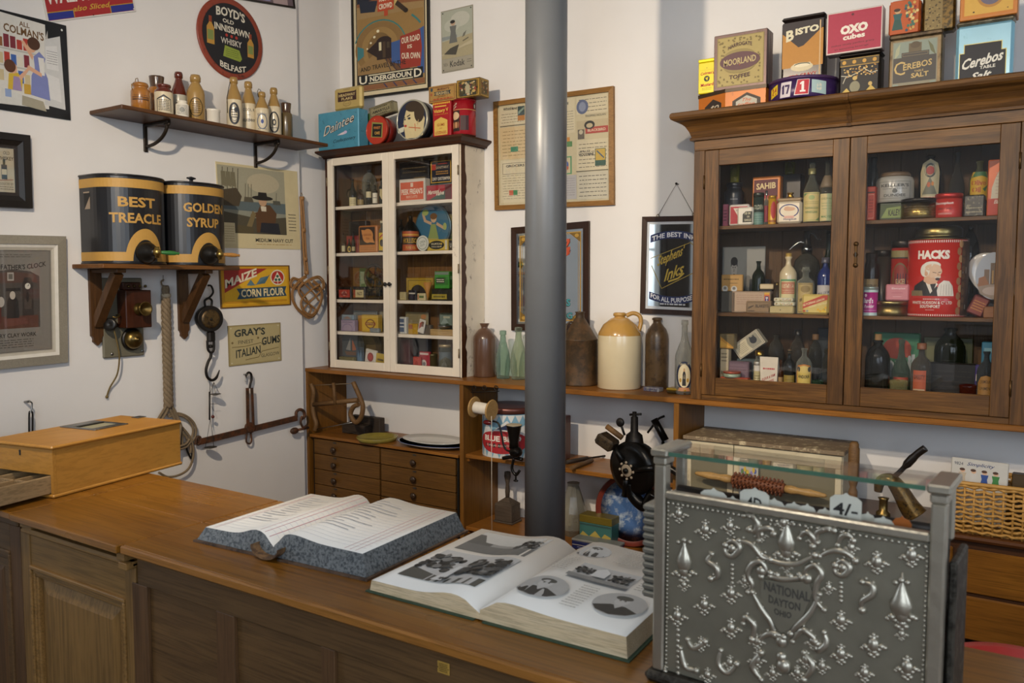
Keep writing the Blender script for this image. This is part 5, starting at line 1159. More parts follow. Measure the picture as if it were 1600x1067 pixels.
sign('camera_poster','small pale tin sign of a woman on a beach, right of the railway poster','sign',
     [(689,18.5),(738.7,7),(740,105.7),(690.4,115)],'y',0,.004,'9a9482',[
     R(.01,.01,.99,.99,'8f8a7a'),R(.02,.22,.98,.985,'a9ac9c'),E(.6,.82,.3,.12,'bcbcae'),E(.35,.74,.25,.10,'b6b8aa'),P([(.02,.50),(.98,.56),(.98,.22),(.02,.22)],'a89e7e'),P([(.02,.52),(.50,.54),(.50,.58),(.02,.58)],'8a9290'),P([(.02,.30),(.98,.40),(.98,.46),(.02,.28)],'b8ae90'),
     P([(.08,.30),(.46,.26),(.56,.42),(.28,.38)],'4a4840'),figure(.38,.46,.36,'6a6c68','b89a80','2c2a28',.5),P([(.66,.52),(.74,.54),(.80,.62),(.70,.58)],'6a6a60'),L([(.68,.46),(.86,.50)],.02,'6a6454'),R(.02,.02,.98,.215,'a09a88'),W('Kodak',.50,.125,.46,.10,'3a3a38',0,0,.012),LINES(.80,.94,.10,.17,2,'55534c',2),W('TAKE A',.13,.125,.14,.05,'55534c'),[E(a,b,.02,.012,'3a3a36',10) for a,b in ((.06,.96),(.94,.96),(.06,.04),(.94,.04))]],None,.4)
FRM = wood('8a6230','a5783e','x',2,.4)
def letter(x0,y0,x1,y1,seed,c='5a5244',head=None,paper='d8ccaa'):
    out = [R(x0,y0,x1,y1,paper),LINES(x0 + .02 * (x1 - x0) + .008,x1 - .012,y0 + .06 * (y1 - y0),y1 - (.34 if head else .08) * (y1 - y0),max(4,int((y1 - y0) * 26)),c,seed,.16)]
    if head: out.append(W(head,(x0 + x1) / 2 - .02,y1 - .14 * (y1 - y0),(x1 - x0) * .55,.024,'33302a',0,0,.03))
    return out
framed('document_frame','wide wooden frame of old letterheads and tobacco bills behind the iron column','picture',
       [(770,159),(958.5,134),(958.5,320),(773,328.5)],'y',0,.024,.03,[(0,.03,0,.004,FRM)],
       [R(0,0,1,1,'cfc29c'),letter(.02,.80,.26,.98,1,head='WOODBINE'),W('WILLS\'S',.10,.965,.09,.02,'33302a'),R(.19,.83,.255,.97,'3a4c4c'),P([(.19,.83),(.255,.83),(.255,.88),(.19,.88)],'b8782e'),P([(.195,.89),(.25,.94),(.25,.96),(.195,.92)],'8aa090'),R(.02,.785,.34,.793,'4a443a'),
        letter(.02,.46,.34,.775,2,'8a7448',None,'d6be90'),R(.12,.53,.19,.58,'4a8a6a'),letter(.02,.03,.34,.45,3,'7a705a','GROCERS'),R(.10,.10,.14,.15,'c8684a'),R(.14,.10,.18,.15,'4a8a5a'),BOX(.04,.31,.31,.42,.004,'5a5446',.8),
        letter(.35,.65,.66,.98,4,head='TOBACCOS'),letter(.35,.03,.55,.64,5),letter(.56,.66,.705,.985,6,'5a5244','EAGLE'),R(.62,.55,.66,.62,'d08a3a'),R(.63,.53,.68,.58,'5a8a50'),BOX(.59,.27,.675,.44,.012,'5a9a6a'),E(.63,.36,.018,.035,'3c5aa0',14),E(.63,.33,.018,.02,'c05a3a',12),R(.57,.03,.715,.26,'b9b6b4'),LINES(.58,.70,.06,.24,8,'7a7680',8,.15),
        letter(.72,.82,.985,.985,9),E(.77,.89,.05,.068,'5a6484',24),E(.77,.89,.03,.045,'8a92a8',16),W('THOMAS NOLAN',.88,.80,.17,.02,'44403a'),R(.72,.655,.985,.76,'c4b48e'),R(.795,.635,.985,.695,'b4483a'),W('BLACKBIRD',.89,.665,.15,.025,'e0d0b0',0,0,.02),E(.83,.715,.045,.04,'2a2824',16),E(.83,.71,.028,.022,'c4b48e',12),R(.73,.59,.785,.68,'6a6050'),E(.757,.655,.018,.022,'c8bea0',10),letter(.72,.29,.985,.58,10,head=None),W('WILLS\'S',.79,.475,.09,.018,'2c2a26',0,0,.02),W('WOODBINE',.80,.445,.13,.026,'2c2a26',0,0,.04),R(.875,.33,.965,.49,'3a5a4a'),R(.88,.38,.96,.485,'c8a848'),L([(.89,.47),(.95,.40)],.012,'3a5a7a'),
        R(.715,.285,.985,.292,'5a5446'),letter(.72,.02,.985,.28,11,'44403a',None,'cdc6ae')],'cfc29c')
MIRR = paint('d8dcda',.03,1,.02,3); DKF = wood('2e1c10','42281600'[:6],'z',1.5,.35)
def mirror(name,label,px4,fw,items,th=.022):
    t,f = framed(name,label,'mirror',px4,'y',0,th,fw,[(0,fw,0,-.003,DKF)],items,'d8dcda',None,False)
    for c in t.children:
        if c.name.startswith('picture'): c.name = 'mirror_glass'; c.data.materials[0] = MIRR
    return t
GD = 'b8903a'
mirror('advert_mirror','dark framed advertising mirror with gilt border, mostly hidden behind the iron column',[(798,352),(920,349),(919,512),(799,520)],.042,
       [BOX(.04,.03,.96,.97,.012,GD,1.3),BOX(.075,.05,.925,.95,.004,GD,1.3),[P([(a,b),(a + sx * .16,b),(a,b + sy * .10)],'7a5c20') for a,b,sx,sy in ((.05,.96,1,-1),(.95,.96,-1,-1),(.05,.04,1,1),(.95,.04,-1,1))],[E(a,b,.03,.02,GD,12) for a,b in ((.10,.93),(.90,.93),(.10,.07),(.90,.07))],
        W('o',.735,.845,.14,.10,'2a2622',.3,0,.08,'i'),W('o',.735,.85,.13,.09,'c8502c',.3,0,.04,'i'),W('a',.735,.755,.16,.10,'2a2622',.3,0,.08,'i'),W('a',.735,.76,.15,.09,'c8502c',.3,0,.04,'i'),W('US',.73,.225,.16,.085,'1e2a2c',0,0,.06),W('US',.735,.228,.15,.075,'4a9aa0',0,0,.03),W('NG',.75,.085,.18,.075,'1e2a2c',0,0,.06),W('NG',.755,.088,.17,.065,'4a9aa0',0,0,.03)])
BL_ = '1c2a58'
def banner(y,arc,txt):
    n = 14; x0,x1,h = .07,.93,.085
    c = lambda u: y + arc * (1 - ((u - .5) / .43) ** 2)
    return [Same([P([(a,c(a) - h / 2),(b,c(b) - h / 2),(b,c(b) + h / 2),(a,c(a) + h / 2)],BL_) for a,b in ((x0 + (x1 - x0) * i / n,x0 + (x1 - x0) * (i + 1) / n) for i in range(n))]),W(txt,.5,y,.80,.055,'dfe2e4',0,arc,.025)]
t = mirror('ink_mirror','small dark framed ink advertising mirror hanging on a string beside the oak cabinet',[(1004,340),(1103,335),(1100,496),(999,488)],.030,
           [BOX(0,0,1,1,.035,'c8ccd0',1.4),banner(.80,.05,'THE BEST INK'),banner(.16,-.05,'FOR ALL PURPOSES'),LINES(.25,.75,.055,.075,1,'c0c4c8',2,.9),W('Stephens\'',.46,.60,.50,.15,'b39a3c',.28,0,.02,'i'),W('Inks',.52,.43,.36,.13,'b39a3c',.28,0,.02,'i'),L([(.42,.32),(.60,.36),(.70,.42)],.02,'b39a3c'),
            L([(.08,.58),(.80,.76),(.92,.70),(.95,.45),(.30,.24),(.10,.50)],.008,'a08c3c')])
na = on_y(1057,287,-.03); pa_,pb_ = on_y(1028,337,-.022),on_y(1084,335,-.022)
MB().tube([pa_,na,pb_],.0018,5).build('hanging_string',paint('8a8478',.8),t)
MB().lathe([(.003,0),(.003,.03),(.007,.031),(.007,.034),(0,.035)],(na.x,-.001,na.z),10,0,(0,-1,0)).build('nail',IRON,t)
for q in (pa_,pb_): MB().tube(smooth([q + Vector((math.cos(a) * .009,0,math.sin(a) * .009)) for a in (0,1.57,3.14,4.71)],3,True),.002,5,closed=True).build('ring',TBR,t)

# ------------------------------------------------------------------ bottles on the top board
BROWNST = paint('5e4332',.3,0,.15,10,0,.4)
INKB = [(.96,0),(1,.02),(1,.70),(.96,.76),(.55,.88),(.30,.905),(.28,.93),(.42,.99),(.42,1),(0,1)]
BOT['master'] = INKB
BOT['jug'] = [(.95,0),(1,.015),(1,.66),(.97,.73),(.76,.84),(.42,.92),(.25,.935),(.24,.95),(.30,.955),(.30,.985),(.24,1),(0,1)]
def on_board(name,label,cat,px0,px1,pyb,pyt,kind,mats,**k):
    a = seat_z(px0,px1,pyb,ZT); return bottle(name,label,cat,a,ZT,Z(pyt,a[0],a[1]) - ZT,kind,mats,**k),a,Z(pyt,a[0],a[1]) - ZT
on_board('stoneware_bottle','brown stoneware ink bottle standing right beside the cream cabinet','bottle',739.5,775,590,505,'master',[BROWNST])
AQ = bottleglass('c6dace',.9); AQ2 = bottleglass('d2dcca',.9)
on_board('glass_bottle','bulging pale green glass bottle next to the brown stoneware bottle','bottle',774.5,797.5,592.5,516,'pop',[AQ])
on_board('glass_bottle','pale green glass bottle partly hidden by the iron column','bottle',797.5,823,594,511,'pop',[AQ2])
a = seat_z(878,933,604,ZT); x,y,R_ = a; H = Z(487,x,y) - ZT; hb = Z(531,x,y) - ZT
t = T('oil_can','rusty brown tin can with conical top, just right of the iron column','can',None,(x,y,ZT)); RU = worn('43331f','5e4428',.5,.55,.15,16,.2)
MB().lathe([(R_ * .98,0),(R_ * 1.02,.004),(R_,.01),(R_,hb),(R_ * 1.02,hb + .004),(R_ * .98,hb + .008),(R_ * .32,H * .90),(R_ * .26,H * .92),(R_ * .24,H * .98),(R_ * .30,H),(0,H)],(x,y,ZT),32).build('body',RU,t)
d = Vector((-.6,-.8,0)); MB().tube(smooth([Vector((x,y,ZT + hb + .02)) + d * R_ * .85,Vector((x,y,ZT + hb + .09)) + d * R_ * .8,Vector((x,y,ZT + hb + .11)) + d * R_ * .5,Vector((x,y,ZT + hb + .075)) + d * R_ * .42]),.006,6).build('handle',RU,t)
CRJ = paint('d2c3a0',.24,0,.07,9,0,.5); OCH = paint('b58a44',.22,0,.15,9,0,.6)
t,a,H = on_board('stoneware_flagon','large two-tone cream and ochre stoneware flagon with loop handle','flagon',933.5,1001,610,488,'jug',[CRJ,OCH],split=[.70],seg=36)
x,y,R_ = a; d = Vector((.83,.55,0)) * 1.0; c0 = Vector((x,y,ZT))
MB().tube(smooth([c0 + d * R_ * .30 + Vector((0,0,H * .955)),c0 + d * R_ * .62 + Vector((0,0,H * .99)),c0 + d * R_ * .92 + Vector((0,0,H * .95)),c0 + d * R_ * .98 + Vector((0,0,H * .86)),c0 + d * R_ * .88 + Vector((0,0,H * .75))]),.013,10).build('handle',OCH,t)
on_board('stoneware_bottle','tall mottled brown stoneware bottle between the flagon and the labelled clear bottle','bottle',1007.5,1043.5,608,496,'hock',[worn('6e563a','4c3a28',.52,.3,0,14)])
a = seat_y(1054,1083,-.21,ZT)
bottle('whisky_bottle','clear glass bottle with oval label showing a monk-like figure, against the oak cabinet','bottle',a,ZT,Z(500,a[0],a[1]) - ZT,'wine',[bottleglass('dcdcd6',.85)],
       lab=(.05,.46,1.0,[E(.5,.52,.44,.46,'1e2640',30),E(.5,.50,.34,.38,'d6c8a4',26),P([(.40,.18),(.60,.18),(.58,.56),(.54,.66),(.46,.66),(.42,.56)],'24211f'),E(.5,.70,.045,.06,'b8926a',12),E(.31,.36,.06,.07,'b08a3a',12),E(.69,.36,.06,.07,'b08a3a',12),W('SIMPLY',.5,.90,.5,.08,'d6c8a4',0,-.03),P([(.15,.0),(.85,.0),(.75,.12),(.25,.12)],'b8825a')]))
p = on_z(1018,612,ZT); tin('small_tin','little silver and purple patterned tin at the front edge of the top board','tin',p.x - .052,p.x + .048,p.y - .0,.06,ZT,ZT + .024,worn('77728a','b0aca0',.5,.35,.3,60),[LINES(.05,.95,.2,.8,2,'2c2838',2,.5)],rz=-.1)
p = on_z(1055,616,ZT); t = tin('small_tin','flat yellow lidded tin at the front edge, beside the oak cabinet','tin',p.x - .055,p.x + .065,p.y,.075,ZT,ZT + .032,paint('4a3a1c',.4,.3),None,lid='c09a34',lidh=.42,rz=-.08,c=.008)

# ------------------------------------------------------------------ tins on the cream cabinet
ZK = LTOP + .0005
BLU = worn('4d92ac','2f5a6a',.63,.35,.1,30)
t,x0,x1,z1 = tinpx('toffee_tin','blue confectionery tin with sloping script name, at the left end of the cream cabinet','tin',497.5,560.5,178,-.31,.10,ZK,BLU,
                      [W('Daintee',.52,.64,.78,.25,'3a2620',.40,0,.03,'i'),W('Daintee',.515,.645,.77,.24,'d8d0c0',.40,0,-.005,'i'),P([(.48,.36),(.56,.40),(.66,.44),(.70,.38),(.62,.36)],'d8c8d0'),E(.69,.42,.04,.04,'c8b8d8',12),W('Confectionery',.66,.22,.56,.12,'1e2c36',.10,0,.008,'i')],c=.006)
HT = tinpx('tobacco_tin','cream tobacco tin with brown label, standing on the blue confectionery tin','tin',521.5,564,139.5,-.30,.045,z1 + .0005,paint('b8a262',.35,.2,.15,20),
      [P([(.15,.38),(.85,.38),(.85,.84),(.78,.80),(.22,.80),(.15,.84)],'3a1f18'),P([(.30,.34),(.50,.40),(.70,.34),(.5,.22)],'b8a262'),W('HEADWAY',.5,.66,.62,.13,'c8b47a',0,0,.03),W('FLAKE',.5,.49,.42,.12,'c8b47a',0,0,.03),RING(.5,.26,.15,.12,.015,'4a3a20'),LINES(.40,.60,.22,.30,2,'4a3a20'),W('Lambkin',.5,.92,.24,.05,'5a4a2a')],c=.014)
tinpx('floral_tin','pale blue floral tin squeezed between the blue tin and the round red tin','tin',558,584,180,-.185,.13,ZK,BLU,[P([(.4,.3),(.7,.5),(.9,.8),(.6,.7)],'c8a070'),E(.8,.9,.2,.12,'4a7a3a',14),E(.6,.4,.15,.12,'d8c8a0',12)],c=.005)
def standing(name,label,pxc,pyt,rpx,yf,dep,z,mat_face,mat_body,items,rim):
    """a round tin stood on its edge, face to the room"""
    xc = X(pxc,yf,z + .05); zt_ = Z(pyt,xc,yf); r = (zt_ - z) / 2; c = Vector((xc,yf + dep,z + r))
    t = T(name,label,'tin',None,(xc,yf + dep / 2,z))
    MB().lathe([(r * .98,0),(r * .98,dep * .7)],c,40,0,(0,-1,0)).build('body',mat_body,t)
    MB().lathe([(r,dep * .7),(r,dep - .004),(r * .985,dep - .001),(r * .94,dep),(r * .93,dep - .003),(0,dep - .003)],c,40,0,(0,-1,0)).build('lid',rim,t)
    art('printed_face',t,flat((xc - r,yf + .0028,z),(2 * r,0,0),(0,0,2 * r),(0,-1,0)),[E(.5,.5,.465,.465,mat_face,44)] + items,.0002)
    return t,r
REDW = worn('a8301c','6a2a18',.64,.35,.1,40)
t,rr1 = standing('cake_tin','round red cake tin stood on edge with black label, left of the portrait tin',588,180.5,23,-.31,.10,ZK,'ad3520',paint('7a2018',.35,.1),[P([(.24,.28),(.76,.22),(.80,.72),(.30,.80)],'8a8a4a'),P([(.29,.30),(.71,.25),(.75,.68),(.33,.74)],'1c1712'),W('FINEST',.53,.58,.32,.09,'b8763a',-.06,0,.03),W('CAKE',.53,.40,.24,.10,'c89a4a',-.06,0,.03),E(.42,.87,.02,.02,'d8a060',10)],REDW)
t,rr2 = standing('portrait_tin','round tin stood on edge with a painted dark-haired woman holding a cup',643,155,28,-.31,.095,ZK,'1e2740',paint('1a1c24',.35,.2),
         [P([(.30,.06),(.62,.05),(.72,.34),(.66,.60),(.60,.78),(.42,.84),(.32,.74),(.27,.60),(.24,.48),(.25,.34)],'d0c092'),P([(.56,.05),(.85,.10),(.92,.50),(.80,.72),(.70,.44),(.60,.30)],'cdbd90'),E(.56,.82,.26,.13,'3a2c1e',24),E(.74,.66,.16,.24,'3a2c1e',24),P([(.66,.40),(.72,.50),(.70,.34)],'c0a878'),P([(.34,.60),(.44,.64),(.47,.62),(.36,.575)],'3a2c1e'),E(.42,.545,.05,.028,'2a3036',14),P([(.30,.60),(.26,.57),(.29,.555)],'3a2c1e'),E(.285,.53,.025,.022,'2a3036',10),E(.30,.37,.045,.03,'b03a30',12),P([(.24,.46),(.22,.42),(.27,.42)],'b8a070'),
          P([(.06,.20),(.24,.24),(.26,.36),(.14,.34),(.05,.30)],'c8c8b4'),RING(.10,.27,.05,.06,.02,'c8c8b4'),[L([(.40,.33),(.78,.27)],.02,'c05a34'),L([(.62,.22),(.60,.40)],.02,'c05a34')]],paint('b5b3a0',.3,.3))
GT = tinpx('tobacco_tin','small olive grey tin lying tilted on top of the round red cake tin','tin',577.5,615,165,-.275,.055,ZK + 2 * rr1 + .004,worn('7a7256','4a4634',.55,.35,.3,40),[R(.04,.06,.96,.94,'8a8262'),BOX(.06,.1,.94,.9,.04,'3a3626',.4),W('AMARYLLS',.5,.46,.76,.26,'2e2a1e',0,0,.03),LINES(.2,.8,.72,.86,1,'3a3626',3,.6),LINES(.25,.75,.14,.26,1,'3a3626',4,.6)],side=[R(.1,.1,.9,.9,'9a9270')],tilt=-.14)
t,x0,x1,zv = tinpx('gums_tin','tall red and yellow lozenge tin lettered Victory V on the cream cabinet','tin',675.5,704,160.5,-.30,.085,ZK,'a81c22',[[E(.04 + k * .115,.965,.05,.03,'d8a83a',10) for k in range(9)],R(.12,.86,.80,.895,'d8b04a'),W('Victory V',.49,.74,.84,.13,'e0c050',.03,0,.03),W('THE OLD FAVOURITE',.49,.645,.8,.03,'d8a83a'),P([(.10,.04),(.86,.04),(.86,.46),(.72,.50),(.49,.56),(.24,.50),(.10,.46)],'d6b458'),W('GUMS',.48,.34,.44,.08,'a8581c',0,0,.02),W('AND',.48,.24,.16,.035,'a8581c'),W('LOZENGES',.48,.115,.64,.08,'a8381c',0,0,.02)],c=.008)
a = seat_y(708.5,744,-.245,ZK); Hc = Z(157,a[0],a[1]) - ZK
can('biscuit_tin','round glossy red biscuit tin at the right end of the cream cabinet','tin',a,ZK,Hc,'a01c26',[W('Chocolate',.14,.88,.20,.06,'e0c8b0',.4,0,.02,'i'),W('Biscuits',.13,.80,.18,.06,'e0c8b0',.4,0,.02,'i'),R(0,.72,1,.735,'c8a060'),P([(.02,.10),(.34,.10),(.34,.70),(.02,.70)],'2a1a16'),E(.18,.55,.15,.12,'d8b890',20),[E(.06 + k * .075,.28,.045,.10,('c8966a','8a5a3a')[k % 2],14) for k in range(4)],R(.36,.12,.62,.55,'3a1618'),E(.84,.84,.06,.09,'1c1a18',16),E(.84,.84,.025,.06,'c8c0b0',12)],rough=.2,lid='8a1620',liph=.05)
MUR = tinpx('seashell_tin','flat tan shell patterned tin resting across the red lozenge tin','tin',669.5,712,136,-.285,.075,zv + .001,worn('b08a4a','7a5c30',.6,.38,.1,40),[BOX(.02,.05,.98,.95,.05,'7a4a2a',.35),W('MURRAY\'S',.55,.78,.44,.15,'5a2420',0,0,.03),P([(.20,.40),(.84,.40),(.80,.52),(.84,.64),(.20,.64),(.24,.52)],'23343c'),W('SEASHELL',.52,.52,.52,.18,'c8b07a',0,0,.03),LINES(.35,.65,.26,.36,1,'6a4a2a',2,.6),LINES(.15,.90,.10,.22,1,'a84a2a',5,.7),E(.11,.80,.05,.12,'3a4a50',12),E(.10,.50,.04,.1,'a05a3a',10)])
rf_ = random.Random(9)
fl_ = [[E(rf_.uniform(.16,.84),rf_.uniform(.12,.88),rf_.uniform(.03,.09),rf_.uniform(.03,.1),rf_.choice(['4a4a2a','7a6a3a','8a3a2a','3a4a4a','b89a5a','5a2a24','c8b48a']),10) for _ in range(46)]]
tinpx('flower_tin','black and gold flower decorated tin on top of the round red biscuit tin','tin',713,750,126,-.30,.10,ZK + Hc + .001,worn('7a6028','2e2618',.55,.35,.3,50),[BOX(.02,.03,.98,.97,.05,'b08a3a',.9),R(.14,.06,.86,.94,'3a3420')] + fl_ + [P([(.40,.2),(.58,.2),(.60,.6),(.5,.8),(.38,.6)],'a8a080')],side=[BOX(.05,.03,.95,.97,.05,'b08a3a',.9)] + fl_[0][:25])

# ------------------------------------------------------------------ tins on the oak cabinet
ZR = RTOP + .001
# hexagonal orange tin
yh = -.36; x0,xa,xb,x1 = X(1091.5,yh,ZR),X(1133,yh - .07,ZR),X(1196,yh - .07,ZR),X(1207,yh,ZR)
zh = Z(139,xa,yh - .07)
hexp = [(x0,yh),(xa,yh - .07),(xb,yh - .07),(x1,yh),(xb + .01,yh + .10),(xa - .01,yh + .10)]
t = T('toffee_tin','low six-sided orange tin with dark diamond panels, at the left end of the oak cornice','tin',None,((x0 + x1) / 2,yh,ZR))
MB().prism(hexp,((0,0,ZR),(1,0,0),(0,1,0),(0,0,1)),0,zh - ZR - .016).build('body',worn('b5661c','5a3418',.66,.4,.1,22),t)
hc = Vector(((x0 + x1) / 2,yh + .015,0))
MB().prism([(hc.x + (a - hc.x) * 1.02,hc.y + (b - hc.y) * 1.03) for a,b in hexp],((0,0,ZR),(1,0,0),(0,1,0),(0,0,1)),zh - ZR - .018,zh - ZR).build('lid',paint('3a2a18',.4,.3),t)
for (a,b),its in (((hexp[0],hexp[1]),[P([(.24,0),(.24,.34),(.55,.76),(.86,.42),(.86,0)],'2c211a'),W('to',.62,.2,.3,.4,'b5a890',.2,0,.01,'i')]),((hexp[1],hexp[2]),[P([(.18,0),(.18,.40),(.54,.86),(.88,.45),(.88,0)],'3a2c22'),P([(.27,0),(.27,.34),(.54,.68),(.79,.38),(.79,0)],'b0aa9a'),W('The',.54,.42,.22,.2,'c05a24',0,0,.01,'i'),W('toffee',.53,.15,.42,.2,'c05a24',0,0,.01,'i')])):
    d = Vector((b[0] - a[0],b[1] - a[1],0)); art('printed_panel',t,flat((a[0],a[1],ZR),d,(0,0,zh - ZR - .018),(d.y,-d.x,0)),its)
tinpx('mustard_tin','small bright yellow mustard tin standing behind the olive toffee tin','tin',1090.5,1121,93.5,-.385,.045,zh + .0005,'d6c414',[W('Colman\'s',.46,.645,.74,.10,'b02a20',.02,.02,.03),E(.44,.47,.16,.10,'3a3a20',20),P([(.36,.50),(.52,.52),(.46,.40)],'d0bd14'),W('Mustard',.46,.27,.70,.11,'b02a20',.02,0,.03),LINES(.16,.72,.08,.18,2,'6a5a14',2),R(.02,.76,.98,.765,'a8981a'),E(.44,.83,.02,.015,'3a3a20',8)],lid='d6c414',lidh=.10)
_,mx0,mx1,mz = tinpx('toffee_tin','large square olive gold tin with purple oval label, on the orange tin','tin',1114.5,1197.5,57,-.405,.10,zh + .0005,worn('6a5450','4a3a34',.6,.4,.3,30),[R(.055,.05,.955,.955,'8a7a48'),R(.075,.065,.935,.94,'a8965c'),[E(rf_.choice([rf_.uniform(.09,.2),rf_.uniform(.8,.91)]) if k % 2 else rf_.uniform(.1,.9),rf_.uniform(.09,.92) if k % 2 else rf_.choice([rf_.uniform(.08,.16),rf_.uniform(.84,.92)]),.02,.018,'7a6a3c',7) for k in range(60)],E(.49,.40,.30,.13,'8e7e4c',28),E(.49,.58,.30,.13,'8e7e4c',28),E(.5,.49,.385,.165,'5c3c40',36),W('HARROGATE',.50,.755,.46,.07,'4a2e30',.05,.045,.02),W('MOORLAND',.5,.49,.62,.12,'b8a672',.05,0,.02),E(.5,.42,.01,.01,'b04030',8),W('TOFFEE',.5,.22,.40,.075,'4a2e30',.05,-.01,.02)],side=[R(.45,0,.55,1,'5a4440'),R(.0,.0,.2,1,'4a3834')],c=.003)
# round purple tin with numbers
xc,yc,R_ = seat_y(1202.5,1307,-.335,ZR); zp = Z(118,xc,yc - R_)
t = T('calendar_tin','round purple tin printed with coloured number cards, under the tall gravy tin','tin',None,(xc,yc,ZR))
MB().lathe([(R_ * .985,0),(R_,.002),(R_,zp - ZR - .014)],(xc,yc,ZR),48).build('body',worn('3a2452','8a7440',.70,.35,.1,9),t)
MB().lathe([(R_ * 1.012,-.002),(R_ * 1.015,.010),(R_ * .99,.014),(0,.013)],(xc,yc,zp - .014),48).build('lid',paint('4c3258',.35,.3),t)
f = round_face((xc,yc,0),R_ * 1.002,ZR,zp - .016,-PI / 2 + .12,1.35); f.div = 30
art('printed_wrap',t,f,[P([(.14,.12),(.255,.32),(.255,.88),(.14,.66)],'d8bc2a'),W('24',.20,.50,.085,.44,'a03828',.5,0,.03),P([(.29,.06),(.41,.06),(.425,.90),(.305,.90)],'cfc6c8'),P([(.318,.24),(.342,.24),(.342,.74),(.327,.74),(.312,.60),(.318,.58)],'3a2452'),P([(.35,.74),(.405,.74),(.405,.64),(.385,.24),(.365,.24),(.384,.63),(.35,.63)],'3a2452'),P([(.45,.10),(.60,.10),(.61,.95),(.485,.95)],'e0d8d4'),P([(.46,.14),(.595,.14),(.605,.93),(.49,.93)],'b8202c'),P([(.512,.26),(.568,.26),(.568,.35),(.553,.35),(.553,.84),(.536,.84),(.512,.74),(.512,.67),(.528,.70),(.528,.35),(.512,.35)],'e8e0d8'),P([(.63,.22),(.79,.10),(.79,.82),(.63,.92)],'a8c0bc'),W('8',.71,.52,.06,.42,'d6d2bc',0,0,.06)])
tinpx('gravy_tin','tall black and orange gravy powder tin standing on the round purple tin','tin',1219.5,1287,29,-.405,.075,zp + .0005,'241c1a',[R(.01,.20,.99,.82,'b57d2e'),P([(.01,.98),(.99,.98),(.99,.84),(.52,.56),(.40,.54),(.01,.80)],'2a2226'),P([(.01,.68),(.30,.58),(.01,.60)],'b57d2e'),W('B',.19,.76,.19,.19,'d8d0b0',.15,0,.04),W('ISTO',.60,.82,.56,.115,'d8d0b0',.05,0,.05),E(.49,.20,.27,.075,'d2c4a0',26),R(.30,.225,.70,.265,'d2c4a0'),E(.5,.235,.19,.035,'2c3a26',20),E(.5,.225,.18,.03,'e0d4b4',20),W('FOR GRAVY',.52,.06,.66,.05,'b02c20',.05,0,.02),R(.90,0,.93,.95,'c8a878')],lid='201816',lidh=.06,c=.012,rough=.25)
_,bx0,bx1,bz = tinpx('tea_tin','black tin with gold blossom tree decoration, directly under the crimson tin','tin',1309,1375,86,-.41,.10,ZR,worn('1d1814','5a4420',.72,.3,.3,30),[R(.02,.79,.98,.99,'4a3c20'),R(.02,.77,.98,.79,'b8903a'),R(.02,.97,.98,.985,'b8903a'),[E(.12 + k * .25,.88,.05,.055,'c8963a',14) for k in range(4)],R(.04,.02,.96,.76,'1a1614'),L([(.05,.52),(.25,.48),(.45,.56),(.62,.66),(.80,.52),(.95,.56)],.02,'c8c0a8'),L([(.10,.30),(.16,.46),(.25,.48)],.02,'c8c0a8'),[E(rf_.uniform(.06,.92),rf_.uniform(.46,.74),.022,.02,rf_.choice(['c0944a','b08038','d8b870']),8) for _ in range(50)],E(.40,.18,.13,.16,'8a8468',20),E(.40,.42,.06,.06,'c8a860',12),P([(.06,.02),(.30,.02),(.20,.16)],'c8a850'),E(.78,.22,.05,.06,'c8a860',12),P([(.66,.02),(.94,.02),(.80,.18)],'c8a850')],lid='191411',lidh=.09,c=.014,rough=.25)
tinpx('cubes_tin','large crimson stock cube tin with white lettering, standing on the black blossom tin','tin',1290.5,1378,22,-.425,.07,bz + .001,'b8a8a0',[R(.005,.005,.995,.995,'d8ccc4'),R(.02,.025,.985,.98,'a82a44'),W('OXO',.5,.56,.50,.22,'e6dccc',.08,0,.07),W('cubes',.5,.375,.40,.13,'e6dccc',.06,0,.04),W('makes nicely perfect gravy',.48,.20,.78,.055,'4a1824',.04,0,.005),W('an appetising beverage',.46,.105,.62,.05,'4a1824',.04,0,.005),E(.47,.90,.025,.03,'5a1a2a',12)],c=.002)
_,cx0,cx1,cz = tinpx('salt_tin','brown and cream table salt tin with rusty lid, between black and blue tins','tin',1387.5,1470.5,56,-.41,.095,ZR,worn('6e5c40','4a3c28',.55,.4,.4,30),[R(.05,.02,.93,.96,'8e866e'),R(.07,.62,.91,.94,'8a9484'),P([(.09,.60),(.12,.80),(.20,.92),(.18,.70)],'a8a888'),P([(.90,.60),(.84,.80),(.74,.92),(.80,.70)],'6a6a4a'),P([(.07,.10),(.91,.10),(.91,.62),(.77,.62),(.77,.72),(.23,.72),(.23,.62),(.07,.62)],'4a4540'),BOX(.25,.64,.75,.70,.008,'8a7a5a',.9),R(.37,.72,.62,.90,'6a5c44'),E(.5,.86,.10,.07,'5a4c38',14),W('C',.20,.40,.22,.28,'c8aa6a',0,0,.0),W('EREBOS',.55,.44,.56,.13,'c8aa6a',.10,0,.02),W('TABLE',.58,.315,.18,.04,'c8aa6a',.05,0,.01),W('SALT',.60,.23,.34,.10,'c8aa6a',.05,0,.03),R(.07,.02,.18,.08,'8a9484'),R(.8,.02,.91,.08,'8a9484')],lid=worn('5a4a34','3a2e20',.5,.45,.5,30),lidh=.09,c=.006)
x0,x1 = X(1385,-.39,cz),X(1437,-.39,cz)
